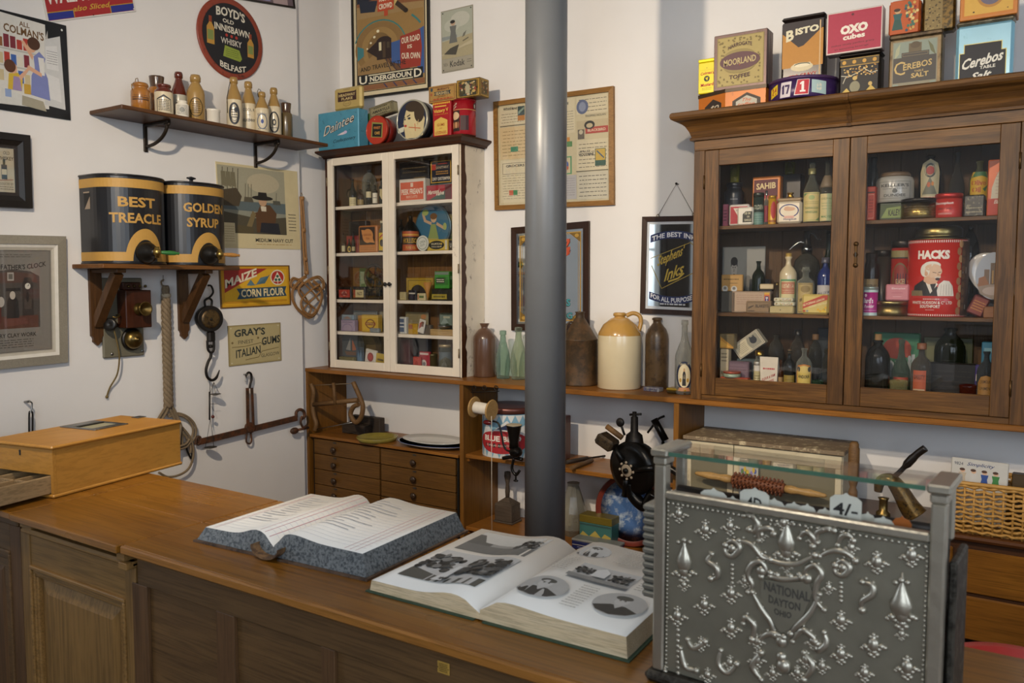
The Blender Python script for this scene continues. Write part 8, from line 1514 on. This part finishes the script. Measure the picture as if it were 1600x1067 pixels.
bottlepx('liniment_bottle','clear bottle with tan round-topped label at the lower right corner ' + OC,'bottle',1525.5,1551,549,-.29,z,'flask',[bottleglass('7a8084',.75)],lab=(.0,.62,.95,[P([(0,0),(1,0),(1,.8),(.8,.96),(.5,1),(.2,.96),(0,.8)],'9a7038'),W('CREMOLINE',.5,.82,.7,.08,'3a2814',0,.02,.01),W('LINIMENT',.5,.66,.7,.08,'3a2814',0,0,.01),RING(.5,.1,.4,.26,.03,'3a2814'),E(.5,.08,.3,.2,'9a5030',18)]))

# ------------------------------------------------------------------ things on the shelves
OLDW = wood('664828','80603a','x',2,.55); DARKW = wood('332a22','453a30','x',1.5,.6); HONEY = wood('a8834c','bd9860','x',2,.4); CI = paint('171512',.3,.5,.3,25,.3)
def yc(px,y): return [on_y(a,b,y) for a,b in px]
def rod(mb,a,b,r,seg=8,mi=0): return mb.tube([Vector(a),Vector(b)],r,seg,mi)
# left bay, on the chest
y = -.375; t = T('bow_saw','old wooden bow saw leaning in the left bay above the drawers','saw',None,tuple(on_y(500,672,y)))
for p in ([(486,600),(490,612),(488,630),(490,648),(494,662),(492,672)],[(552,597),(556,606),(563,622),(567,636),(564,652),(556,660),(548,648),(552,636),(560,632)]): MB().tube(smooth(yc(p,y)),.017,8).build('arm',OLDW,t)
rod(MB(),*yc([(490,632),(560,625)],y),.017).build('stretcher',OLDW,t); rod(MB(),*yc([(489,602),(553,599)],y),.003,5).build('tension_cord',JUTE,t); rod(MB(),*yc([(524,632),(521,598)],y - .015),.012).build('toggle',OLDW,t); rod(MB(),*yc([(492,671),(556,659)],y),.004,4).build('blade',STEEL,t)
z = CZ + .0005; x0,x1 = X(534,-.24,z),X(604,-.14,z)
t = T('mitre_box','dark stepped wooden mitre block behind the yellow glass dish','tool',None,(x0,-.24,z)); MB().bev(x0,x1 - .12,-.24,-.16,z,z + .07,.004).build('step',DARKW,t); MB().bev(x0,x1 - .05,-.158,-.10,z,z + .12,.004).build('block',DARKW,t)
a = seat_y(557,622,-.315,z); MBD = MB().lathe([(a[2] * .9,0),(a[2],.028),(a[2] * .96,.03),(a[2] * .86,.008),(0,.006)],(a[0],a[1],z),32); tag(MBD.build('glass_dish',bottleglass('c9b85a',.35),None,(a[0],a[1],z)),'shallow yellow glass dish on the drawer chest','dish')
a = seat_y(607,738,-.245,z)
for nm,lb,m,sc_,zz,h in (('oval_platter','large cream platter with blue rim on the drawer chest, underneath',paint('c8c0ac',.2,0,.05,8,0,.5),1,0,.026),('oval_platter','white platter stacked on the blue rimmed platter',paint('d2cfc6',.2,0,.04,8,0,.5),.86,.021,.024)):
    r = a[2] * sc_; c = (a[0] + .03,a[1],z + zz); t = T(nm,lb,'platter',None,c); MB().lathe([(r * .6,0),(r * .7,.006),(r,h),(r * .985,h + .003),(r * .7,.012),(0,.011)],c,48,sy=.62).build('plate',m,t)
    if not zz: MB().lathe([(r * 1.0,h + .001),(r * .985,h + .004),(r * .965,h + .001)],c,48,sy=.62).build('blue_rim',paint('4a5a8a',.3),t)
# string holder
y = -.50; A,B = on_y(741,636,y),on_y(768,641,y); d = (B - A).normalized()
t = T('string_holder','wooden spool of white string hanging on a wire bracket from the top board','spool',None,tuple((A + B) / 2))
for c in (A,B): MB().lathe([(.062,-.006),(.066,0),(.062,.006)],c,28,0,d).build('flange',HONEY,t)
s_ = MB(); L0 = (B - A).length; s_.lathe([(.035 + .002 * (k % 2),.008 + (L0 - .016) * k / 24) for k in range(25)],A,22,0,d); s_.build('string',paint('d8d0c0',.8),t)
MB().tube([on_y(768,650,y - .03),on_y(768.5,846,y - .03)],.0016,5).build('loose_string',paint('d8d0c0',.8),t)
wb = MB()
for px in (741,757,775): c = on_y(px,606,SF - .012); wb.tube([c + Vector((math.cos(q) * .014,0,math.sin(q) * .014)) for q in [k * PI / 5 for k in range(10)]],.0028,5,closed=True)
for px,e in ((738,A),(778,B)): wb.tube([on_y(px,607,SF - .012),e + Vector((0,0,.0))],.0028,5)
rod(wb,on_y(736,613,SF - .012),on_y(780,611,SF - .012),.003,5); wb.build('wire_bracket',IRON,t)
# middle shelf
z = ZM + .0005; a = seat_y(754,838,-.20,z); H = Z(632,a[0],a[1]) - z
cb_ = can('sweet_tin','large round blue and white sweet tin with red oval label, left of the iron column','tin',a,z,H,'6c9ab2',[R(0,0,1,.98,'7aa4b8'),[P([(k * .1,0),(k * .1 + .05,.22),(k * .1 + .1,0)],'cfd0cc') for k in range(10)],[P([(k * .1,.98),(k * .1 + .05,.80),(k * .1 + .1,.98)],'cfd0cc') for k in range(10)],P([(.12,.5),(.2,.8),(.3,.6),(.5,.86),(.62,.66),(.8,.8),(.86,.5)],'d2d3d0'),P([(.36,.66),(.56,.82),(.52,.64)],'1e2c50'),E(.42,.36,.36,.26,'a8232a',36),W('BLUE BIRD',.42,.44,.52,.13,'e0d8cc',0,0,.04),R(.18,.24,.64,.33,'20201e'),W('POPULAR ASSORTMENT',.41,.285,.4,.045,'d0c8b8')],rim='6a4038',am=-PI / 2 + .5,liph=.12)
y = -.44; c = on_y(803,690,y); t = T('coffee_mincer','black iron hand mincer with red handle clamped to the middle shelf','mincer',None,tuple(c))
zt_ = on_y(803,664,y).z; zb = on_y(803,700,y).z
MB().lathe([(.03,zb - c.z),(.028,0),(.045,zt_ - c.z - .01),(.05,zt_ - c.z),(.046,zt_ - c.z),(.026,.005),(0,.003)],c,24).build('hopper',CI,t); MB().lathe([(.049,0),(.047,.003),(.044,.001)],(c.x,c.y,zt_),24).build('cream_lining',paint('b8a888',.4),t)
MB().ball(on_y(806,706,y),.042,0,14,10,(1,1,.8)).build('barrel',CI,t); MB().tube(smooth(yc([(808,706),(790,702),(784,680),(779,662),(770,658)],y - .05)),.006,6).build('crank',CI,t)
MB().ball(on_y(762,660,y - .05),.022,0,12,8,(1.5,.8,.7)).build('handle',paint('5a1218',.25),t)
MB().tube(smooth(yc([(786,716),(800,714),(816,718)],y + .02)),.012,8).tube(smooth(yc([(803,716),(800,732),(806,742),(812,735)],y)),.009,8).tube(yc([(806,738),(806,752)],y),.005,6).ball(on_y(806,751,y),.012,0,8,6,(1.5,1,.6)).build('clamp',CI,t)
x0 = X(888,-.13,z); x1 = X(893,-.12,z); tin('leather_case','thin dark red case standing upright just right of the iron column','case',x0 - .05,x0 + .012,-.22,.10,z,Z(650,x0,-.17),'4a2018',[BOX(.04,.03,.96,.97,.03,'8a5a3a',2)])
t = T('garden_shears','pair of old hand shears with wooden grips lying on the middle shelf','shears',None,tuple(on_z(910,722,z)))
p = [on_z(a_,b_,z + .014) for a_,b_ in ((884,722),(918,716),(946,712),(893,731),(925,719))]; rod(MB(),p[0],p[1],.013).build('grip',DARKW,t); rod(MB(),p[3],p[4],.013).build('grip',OLDW,t); rod(MB(),p[1],p[2],.006).build('blade',IRON,t)
# black cast iron mincing machine
y = -.47; c = on_y(985,733,y); ax = Vector((-.25,-.96,-.1)).normalized()
t = T('mincing_machine','big black cast iron mincing machine clamped on the middle shelf beside the till','machine',None,tuple(c))
MB().lathe([(.085,-.13),(.13,-.10),(.152,-.03),(.148,0),(.115,.012),(.07,.008),(.05,.03),(0,.03)],c,36,0,ax).build('body',CI,t)
mb = MB().lathe([(.034,.03),(.036,.034),(.030,.037),(.016,.036)],c,24,0,ax)
for k in range(8): mb.ball(c + ax * .034 + (ax.orthogonal() * math.cos(k * PI / 4) + ax.cross(ax.orthogonal()) * math.sin(k * PI / 4)) * .033,.008,0,6,5)
mb.build('white_washer',paint('b8a488',.5),t); MB().lathe([(.016,.034),(.014,.05),(0,.05)],c,16,0,ax).build('hub',CI,t)
for k in range(3): q = ax.orthogonal(); q = Matrix.Rotation(.5 + k * 2 * PI / 3,3,ax) @ q; rod(MB(),c + ax * .02 + q * .04,c + ax * .0 + q * .12,.018).build('rib',CI,t)
mb = MB(); mb.lathe([(.06,-.05),(.05,0),(.045,.03),(.022,.05),(.02,.13),(.012,.135),(.012,.16),(0,.16)],on_y(991,688,y + .05),20); rod(mb,*yc([(984,648),(1002,647)],y + .05),.007); mb.build('spindle',IRON,t)
q = on_y(950,690,y); MB().bev(-.06,.05,-.05,.05,-.035,.03,.012,0,Matrix.Translation(q) @ Matrix.Rotation(.5,4,'Y')).build('tray',worn('4a3c2a','26221c',.5,.4,.4,60),t); rod(MB(),*yc([(948,666),(972,684)],y - .03),.016).build('grip',OLDW,t)
MB().ball(on_y(969,660,y + .03),.026,0,10,8,(1,.5,1)).tube(yc([(969,660),(976,680)],y + .03),.007,6).build('thumb_screw',IRON,t)
MB().tube(smooth(yc([(985,755),(990,775),(1008,790),(1022,770)],y + .03)),.036,10).tube(smooth(yc([(1010,735),(1040,730),(1060,740)],y)),.02,8).build('clamp',CI,t)
y = -.16; t = T('iron_lamp','dark metal bracket lamp standing behind the mincing machine','lamp',None,tuple(on_y(1028,705,y))); MB().tube(smooth(yc([(1012,676),(1018,668),(1028,655),(1038,650)],y)),.007,6).build('arm',IRON,t)
MB().lathe([(.02,0),(.05,.03),(.055,.12),(.03,.13),(0,.13)],(on_y(1036,700,y).x,y,z),18).build('cup',IRON,t); rod(MB(),*yc([(1022,655),(1040,688)],y),.022).build('shade',CI,t); rod(MB(),on_y(1036,690,y),Vector((on_y(1036,700,y).x,y,z)),.01).build('stem',CI,t)
# low shelf
z = ZL + .0005; p = on_z(785,818,z); c = (p.x,p.y + .06,z); t = T('press_iron','grey wooden pressing block with upright handle on the low shelf','tool',None,c); GW = wood('4a3f34','5e5144','x',1.5,.6)
MB().bev(c[0] - .075,c[0] + .075,c[1] - .06,c[1] + .06,z,z + .012,.003).bev(c[0] - .066,c[0] + .066,c[1] - .055,c[1] + .055,z + .012,z + .12,.004).add([(c[0] - .066,c[1] - .055,z + .12),(c[0] + .066,c[1] - .055,z + .12),(c[0] + .066,c[1] + .055,z + .12),(c[0] - .066,c[1] + .055,z + .12),(c[0],c[1],z + .17)],[(0,1,4),(1,2,4),(2,3,4),(3,0,4)]).build('block',GW,t)
MB().lathe([(.013,.16),(.016,.20),(.012,.25),(.022,.30),(.02,.33),(0,.335)],c,14).build('handle',GW,t)
t = T('cellophane_bag','crinkled clear cellophane bag on the low shelf behind the tins','bag',None,tuple(on_y(900,815,-.18))); b_ = on_y(900,820,-.16); MB().lathe([(.05,0),(.09,.05),(.085,.15),(.055,.25),(.035,.31),(.04,.33)],(b_.x - .02,-.16,z),9,0,smooth=False).build('bag',bottleglass('c8c4b4',.6),t)
_,x0,x1,zq = tinpx('pictorial_tin','teal tin with olive yellow lid and castle picture on the low shelf','tin',905,955,803,-.28,.10,z,'3c6a64',[P([(0,0),(1,0),(1,.5),(.8,.62),(.7,.4),(.5,.7),(.3,.4),(.1,.6),(0,.4)],'a89448'),R(0,.9,1,1,'2c4a48')],lid='7a6a28',lidh=.25)
p = on_z(908,848,z); tin('flat_tin','flat blue and red tin with pale pictorial lid at the front of the low shelf','tin',p.x,p.x + .30,-.385,.09,z,z + .062,'1c2450',[R(0,.55,1,.62,'b8b0a0'),LINES(.1,.9,.2,.4,1,'8a8aa8',3,.3)],side=[R(0,.1,1,.9,'a0281e')],lid='8a8a84',lidh=.22,rz=.04)
p = on_y(985,797,-.16); r = p.z - z; t = T('enamel_tray','round blue picture tray with red rim standing behind the flat tin','tray',None,(p.x,-.16,z)); MB().lathe([(r * .9,0),(r,.02),(r * .97,.024),(r * .86,.008),(0,.008)],(p.x,-.15,p.z),40,0,(.15,-1,.1)).build('tray',paint('6a2c20',.3),t)
MB().lathe([(r * .86,.0085),(r * .4,.009),(0,.009)],(p.x,-.15,p.z),40,0,(.15,-1,.1)).build('picture',worn('4a6a9a','b8c4cc',.55,.25,0,12),t)
# right bay, on the low sideboard
z = LZ + .0005; x0,x1 = X(1070,-.36,z + .2),X(1316,-.36,z + .2); zt_ = Z(692,(x0 + x1) / 2,-.36); CR2 = worn('c9bc9c','4a3626',.66,.5,0,20)
t = T('small_cabinet','low cream painted wall cabinet with worn plank top, behind the till','cabinet',None,((x0 + x1) / 2,-.22,z)); MB().bev(x0 - .01,x1 + .01,-.37,-.03,zt_ - .022,zt_,.004).build('top',worn('7a6850','c8b894',.58,.6,0,25),t); MB().box(x0,x1,-.34,-.04,z,zt_ - .023).build('carcass',CR2,t)
xm = x0 + (x1 - x0) * .33
for q,e in ((x0 + .004,xm - .002),(xm + .002,x1 - .004)): parts('door',CR2,t,[(q,e,-.356,-.341,zt_ - .09,zt_ - .026),(q,q + .03,-.356,-.341,z,zt_ - .091),(e - .03,e,-.356,-.341,z,zt_ - .091)]); MB().box(q + .03,e - .03,-.35,-.345,z,zt_ - .091).build('glass_pane',paint('77705a',.3),t)
q = on_y(1170,735,-.37); tin('seed_packet','little flowered paper packet before the cream cabinet','packet',q.x - .05,q.x + .05,-.375,.006,z,q.z + .03,'b8b4a8',[[E(rf_.uniform(.1,.9),rf_.uniform(.3,.9),.08,.08,rf_.choice(['4a5a9a','8a7ab0','5a7a4a','c8a83a']),8) for _ in range(26)]])
y = -.43; A,B = on_y(1086,739,y),on_y(1292,775,y); d = (B - A).normalized(); L0 = (B - A).length
t = T('spiked_roller','wooden roller covered in short spikes with turned handles, seen through the till glass','roller',None,tuple((A + B) / 2))
for c,e in ((A,d),(B,-d)): MB().lathe([(.004,0),(.010,.01),(.020,L0 * .12),(.016,L0 * .2),(.022,L0 * .25),(.018,L0 * .3)],c,16,0,e).build('handle',HONEY,t)
mb = MB().lathe([(.024,L0 * .3),(.027,L0 * .31),(.027,L0 * .69),(.024,L0 * .7)],A,18,0,d); o1 = d.orthogonal().normalized(); o2 = d.cross(o1)
for k in range(13):
    for j in range(12): g = 2 * PI * (j + .5 * (k % 2)) / 12; n_ = o1 * math.cos(g) + o2 * math.sin(g); mb.tube([A + d * L0 * (.32 + k * .0295) + n_ * .02,A + d * L0 * (.32 + k * .0295) + n_ * .044],[.007,.003],5)
mb.build('spiked_drum',wood('6a3c24','80492c','x',3,.5),t)
p = on_y(1335,690,-.33); t = T('turned_handle','tall turned brown wooden handle standing beside the cream cabinet','tool',None,(p.x,-.33,z)); h = p.z - z; MB().lathe([(.02,0),(.022,h * .3),(.014,h * .36),(.020,h * .42),(.027,h * .5),(.026,h * .9),(.022,h * .93),(.022,h * .97),(.012,h),(0,h)],(p.x,-.33,z),18).build('handle',OLDW,t)
y = -.36; t = T('beer_pump','beer pump with long black lever and gold decorated curved neck','beer pump',None,tuple(on_y(1400,800,y))); MB().tube(smooth(yc([(1446,700),(1430,712),(1405,738),(1390,750)],y)),[.017] * 7 + [.020] * 3 + [.012] * 9,12).build('lever',paint('1a1613',.25),t)
MB().tube(smooth(yc([(1372,768),(1376,752),(1392,750),(1406,766),(1420,790),(1432,806)],y)),[.018 + .0012 * k for k in range(31)],14).build('neck',worn('6a5020','1e1a14',.54,.3,.6,80),t); b_ = on_y(1380,800,y); MB().lathe([(.035,z - b_.z),(.032,.0),(.02,.01),(.02,.06),(.026,.07),(0,.075)],(b_.x,y,b_.z),18).build('base',TBR,t)
a = seat_y(1270,1296,-.395,z); canpx('green_tin','small flat green tin beside the spiked roller','tin',1274,1297,762,-.025,z,'4a6a34',lid='5a8040')
x0,x1 = X(1488,-.36,z),X(1625,-.36,z); zt_ = Z(752,x0,-.36)
t = T('wicker_basket','rectangular honey coloured wicker basket on the low sideboard at the right edge','basket',None,((x0 + x1) / 2,-.26,z)); WK = wood('b0813c','c99a52','x',4,.45); rows = 11; y0,y1 = -.40,-.10; ring = [(x0,y0)] + []
pts = []
for (a_,b_),(c_,d_) in (((x0,y0),(x1,y0)),((x1,y0),(x1,y1)),((x1,y1),(x0,y1)),((x0,y1),(x0,y0))):
    n_ = 36 if abs(a_ - c_) > .1 else 24
    for k in range(n_): f = k / n_; nx,ny = (0,-1 if b_ == y0 else 1) if abs(a_ - c_) > .1 else (1 if a_ == x1 else -1,0); pts.append((a_ + (c_ - a_) * f,b_ + (d_ - b_) * f,nx,ny))
mb = MB(); h = zt_ - z
for r_ in range(rows):
    zz = z + .012 + (h - .02) * r_ / (rows - 1); mb.tube([(px_ + nx * .006 * math.sin(k * PI / 2 + (r_ % 2) * PI),py_ + ny * .006 * math.sin(k * PI / 2 + (r_ % 2) * PI),zz + .003 * math.sin(k * .9 + r_)) for k,(px_,py_,nx,ny) in enumerate(pts)],.0068,6,closed=True)
mb.build('weave',WK,t)
mb = MB()
for k in range(1,len(pts),4): rod(mb,(pts[k][0],pts[k][1],z),(pts[k][0],pts[k][1],zt_),.005,6)
mb.build('stakes',WK,t); MB().tube([(p[0],p[1],zt_ + .006) for p in pts],.010,8,closed=True).build('rim',WK,t); MB().box(x0 + .01,x1 - .01,y0 + .01,y1 - .01,z,z + .008).build('base',WK,t)
q = [on_y(a_,b_,-.30) for a_,b_ in ((1478,714),(1574,716))]; zb = z + .02; x0 = q[0].x + .015; x1 = q[1].x
tin('sewing_pattern','paper sewing pattern packet with small figures sticking out of the basket','packet',x0,x1,-.30,.012,zb,q[0].z,'c8c4ba',[W('9824',.12,.93,.16,.05,'2a3448'),W('Simplicity',.52,.93,.5,.07,'2a3c6a',0,0,.01,'i'),[figure(.2 + k * .2,.58,.28,('b8a890','c8c4bc','2c4a8a','3c7a3c')[k],'d0a888','4a3020',.6) for k in range(4)]],tilt=.03)
tin('dark_box','dark brown box standing in the right end of the wicker basket','box',x1 + .02,x1 + .12,-.28,.06,zb,q[0].z - .05,'4a3a24')
a = on_z(1565,1040,.80); t = T('red_stool','round bright red seat on a dark stool behind the right end of the counter','stool',None,(4.51,-2.47,0)); c = (4.51,-2.47,0)
zs = .80; MB().lathe([(.16,zs - .04),(.17,zs - .02),(.165,zs - .004),(.13,zs),(0,zs)],c,40).build('seat',paint('c01418',.35),t)
for k in range(4): g = PI / 4 + k * PI / 2; rod(MB(),(c[0] + .11 * math.cos(g),c[1] + .11 * math.sin(g),zs - .04),(c[0] + .16 * math.cos(g),c[1] + .16 * math.sin(g),.0),.014).build('leg',DARKW,t)

# ------------------------------------------------------------------ cash register
al = math.radians(-2.8); U = Vector((math.cos(al),math.sin(al),0)); N = Vector((math.sin(al),-math.cos(al),0)); K = -N; VZ = Vector((0,0,1))
O = Vector((X(1025,-3.15,1.3),-3.15,ZC + .0005))
def fpt(px,py):
    v = ray(px,py); s_ = (O - CAM).dot(N) / v.dot(N); q = CAM + v * s_ - O; return q.dot(U),q.z
WR = fpt(1482,770)[0]; ZB = fpt(1037,765)[1]; ZTP = fpt(1020,698)[1]
MR = Matrix((( U.x,K.x,0,O.x),(U.y,K.y,0,O.y),(0,0,1,O.z),(0,0,0,1)))
SIL = paint('b0a999',.33,.8,.18,30,.3); SIL2 = paint('858070',.44,.6,.25,14,.3); SILD = worn('4c473e','2c2822',.5,.45,.7,40,.5)
t = T('cash_register','ornate silver antique cash register with glass top and white price flags on the counter','cash register',None,tuple(O),al)
def rb(x0,x1,y0,y1,z0,z1,name,m,c=.003): return MB().bev(x0,x1,y0,y1,z0,z1,c,0,MR).build(name,m,t)
cw = .022
rb(.006,WR - .006,.012,.17,.0,.22,'body',SILD); rb(.012,WR - .012,.012,.13,.2,ZB - .03,'body_top',SILD); rb(-.012,WR + .022,-.02,.19,0,.022,'base_moulding',SILD,.008); rb(WR + .0,WR + .012,.03,.15,.024,ZB - .05,'side_panel',SILD)
rb(cw,WR - cw,.0,.011,.022,ZB - .016,'front_panel',SIL2,.002); rb(cw,WR - cw,-.008,.012,ZB - .015,ZB,'top_rail',SIL)
for x0 in (0,WR - cw):
    rb(x0,x0 + cw,-.008,.018,.022,ZTP - .03,'column',SIL); rb(x0 - .006,x0 + cw + .006,-.014,.10,ZTP - .014,ZTP,'capital',SIL); rb(x0 - .002,x0 + cw + .002,-.010,.03,ZTP - .03,ZTP - .0145,'neck',SIL); rb(x0 + .002,x0 + cw - .002,.08,.098,ZB - .03,ZTP - .0145,'rear_post',SIL)
GPL = glass('fefefe',.02,'till'); rb(cw + .007,WR - cw - .007,-.010,.098,ZTP - .011,ZTP - .004,'glass_top',GPL,.001); rb(cw + .001,WR - cw - .001,-.002,.001,ZB + .001,ZTP - .012,'glass_front',GPL,.0005); rb(cw + .008,WR - cw - .008,-.0115,-.0102,ZTP - .0112,ZTP - .0038,'green_glass_edge',bottleglass('7aa890',.5),.0003)
mb = MB()
for k in range(46): mb.ball(MR @ Vector((cw + .006 + (WR - 2 * cw - .012) * k / 45,-.004,ZB - .022)),.0032,0,6,5)
for k in range(40):
    for x0 in (cw + .004,WR - cw - .004): mb.ball(MR @ Vector((x0,-.001,.03 + (ZB - .06) * k / 39)),.0026,0,6,5)
mb.build('bead_border',SIL,t)
mb = MB(); hl = fpt(1000,788)[1]; h0 = fpt(1000,935)[1]
for k in range(13): zz = h0 + (hl - h0) * k / 13; mb.bev(-.034,-.003,.012,.17,zz,zz + (hl - h0) / 13 - .001,.004,0,MR)
mb.build('ribbed_housing',paint('86847a',.4,.6,.1,20),t)
rod(MB(),MR @ Vector((cw,.05,ZB - .008)),MR @ Vector((WR - cw,.05,ZB - .008)),.009).build('flag_rail',IRON,t)
FLG = paint('e2e0d0',.5)
for i,(pa,pb,pt,tx,m) in enumerate([(1084,1124,759,'1D',0),(1145,1190,758,'4D',0),(1284,1333,766,'4/-',0),(1117,1150,772,'2D',0),(1180,1212,775,'6D',0),(1210,1240,781,'9D',0),(1236,1262,784,'10',0),(1262,1288,790,'1/-',0),(1328,1352,797,'5',0),(1350,1384,803,'9',0),(1380,1410,803,'',1)]):
    yy = .028 + (.006 * (i % 3) if i > 2 else 0); u0,u1 = fpt(pa,790)[0] * 1.02,fpt(pb,790)[0] * 1.02; zt_ = fpt(pa,pt)[1] + .0; w_ = u1 - u0; zb = ZB - .03
    zt_ = Z(pt,*(MR @ Vector((u0,yy,0))).to_2d()) - O.z
    fr = (MR @ Vector((u0,yy,0)),U,VZ,N); fl_m = MB().prism([(0,zb),(w_,zb),(w_,zt_ - .012),(w_ * .86,zt_ - .006),(w_ * .6,zt_ - .004),(w_ * .5,zt_),(w_ * .4,zt_ - .004),(w_ * .14,zt_ - .006),(0,zt_ - .012)],fr,0,.002)
    fo = fl_m.build('price_flag',paint('b8641c',.5) if m else FLG,t)
    if tx: art('price_text',fo,flat(fr[0] + VZ * (zt_ - .045),U * w_,VZ * .045,N),[W(tx,.5,.38,.26 * len(tx),.46,'1c1c1a',0,0,.02)],.0024)
# relief ornament
orn = MB()
def fp(px,py,e=0.0): u,v = fpt(px,py); return MR @ Vector((u,-.001 - e,v))
def q2(x,y): return 980 + x / 2.857,760 + y / 2.857
def blob(x,y,r,sx=1,sz=1): orn.ball(fp(*q2(x,y)),r * 1.22,0,8,6,(sx,.7,sz))
def fleuron(x,y,s):
    k = .00037 * s * 10
    blob(x,y,k * 2.0,1,1.25); blob(x,y - 26 * s,k * 1.0,1,1.3); blob(x,y - 42 * s,k * .7)
    for a,b,r in ((-34,8,1.1),(34,8,1.1),(-48,14,.8),(48,14,.8),(-22,20,.9),(22,20,.9),(0,30,1.2),(-13,42,.9),(13,42,.9),(0,52,.7),(-14,-34,.6),(14,-34,.6)): blob(x + a * s,y + b * s,k * r,1.15,.9)
for x,y,s in ((232,120,.8),(350,190,.9),(345,525,.9),(225,575,.9),(465,475,.9),(465,630,.9),(955,595,.9),(955,745,.9),(1115,335,1),(1270,305,1),(1100,705,1.05),(1250,805,1.05),(460,175,.8),(580,770,.8),(800,770,.8),(1060,830,.8),(460,785,.7),(360,840,.7),(700,160,.8),(330,700,.7),(1000,270,.7),(600,215,.6),(830,235,.6),(580,690,.7),(830,690,.7),(870,800,.7),(650,830,.7),(760,830,.7),(900,450,.6),(525,420,.6),(170,830,.7)): fleuron(x,y,s)
for x,y,s in ((255,320,1.25),(1225,515,1.5),(712,235,1.3)):
    orn.lathe([(.002,-.028 * s * .8),(.010 * s,-.012),(.012 * s,0),(.008 * s,.012),(.003,.022 * s),(.001,.034 * s)],fp(*q2(x,y + 10)),14,sy=.6); fleuron(x,y + 55,s * .85); blob(x,y - 80 * s * .8,.004); blob(x - 26,y - 72 * s * .8,.0035); blob(x + 26,y - 72 * s * .8,.0035); fleuron(x,y + 118 * s * .8,.55)
for k in range(9): blob(228,640 + k * 24,.0034)
for x0 in (470,955):
    for k in range(5): blob(x0,350 + (80 if x0 > 500 else 0) + k * 20,.003)
def scroll(pts,r): q = smooth([fp(*q2(a,b)) for a,b in pts],5); n_ = len(q); orn.tube(q,[r * (.5 + .7 * math.sin(PI * (i + .5) / n_)) for i in range(n_)],6); orn.ball(q[-1],r * 1.3,0,8,6); orn.ball(q[0],r,0,8,6); [orn.ball(q[i] + VZ * r * (1.3 if i % 8 else -1.3),r * .55,0,6,5) for i in range(2,n_ - 2,4)]
for p in ([(520,130),(560,130),(585,165),(570,200),(545,190)],[(590,240),(590,195),(640,185),(655,210)],[(770,230),(800,200),(835,230),(830,265)],[(850,250),(850,205),(900,185),(925,195)],[(940,260),(960,220),(990,215),(1010,240)],[(600,300),(650,330),(710,345),(770,340),(840,305)],[(500,240),(560,260),(600,310),(640,325)],[(860,310),(920,285),(980,295),(1020,330)],[(380,300),(360,330),(400,360),(405,400),(375,410)],[(1050,425),(1095,440),(1095,480),(1050,510),(1050,550)],[(540,470),(560,440),(540,390),(560,345),(600,335),(620,375),(600,400)],[(880,550),(840,500),(850,430),(870,390),(840,350),(800,370),(800,410)],[(560,470),(600,540),(640,600),(660,660)],[(860,480),(820,560),(760,620),(730,655)],
          [(520,610),(530,580),(570,620),(560,680)],[(590,690),(620,660),(660,655),(700,670)],[(740,690),(780,640),(820,660),(850,700)],[(880,650),(890,700),(850,730),(840,690)],[(420,730),(410,790),(450,830),(490,790)],[(270,680),(300,720),(350,690)],[(240,720),(260,800),(310,820)],[(440,260),(470,240),(505,270),(470,310),(440,290),(440,260)],[(930,350),(960,330),(995,360),(965,395),(930,380),(930,350)],[(600,860),(560,800),(600,740)],[(790,740),(830,800),(790,860)],[(640,400),(700,412),(780,405)]): scroll(p,.0052)
for x,y,r in ((600,375,.008),(805,410,.008),(470,275,.007),(965,362,.007),(690,690,.009),(690,760,.008),(700,800,.011),(640,385,.005),(670,395,.005),(730,400,.005),(770,395,.005)): blob(x,y,r)
orn.build('relief_ornament',SIL,t)
sh = [fpt(*q2(a,b)) for a,b in ((600,410),(700,425),(810,420),(830,470),(790,570),(720,640),(690,650),(650,600),(600,500))]
MB().prism(sh[::-1],(MR @ Vector((0,0,0)),U,VZ,N),.0,.004).build('shield',SIL2,t)
def rl_(s_,x,y,w_,h): u,v = fpt(*q2(x,y)); return W(s_,u,v,w_,h,'403d36',-.05,-.002,.03)
art('raised_lettering',t,flat(MR @ Vector((0,0,0)),U,VZ,N),[rl_('NATIONAL',715,462,.078,.017),rl_('DAYTON',705,515,.054,.014),rl_('OHIO',698,560,.03,.011)],.0046)
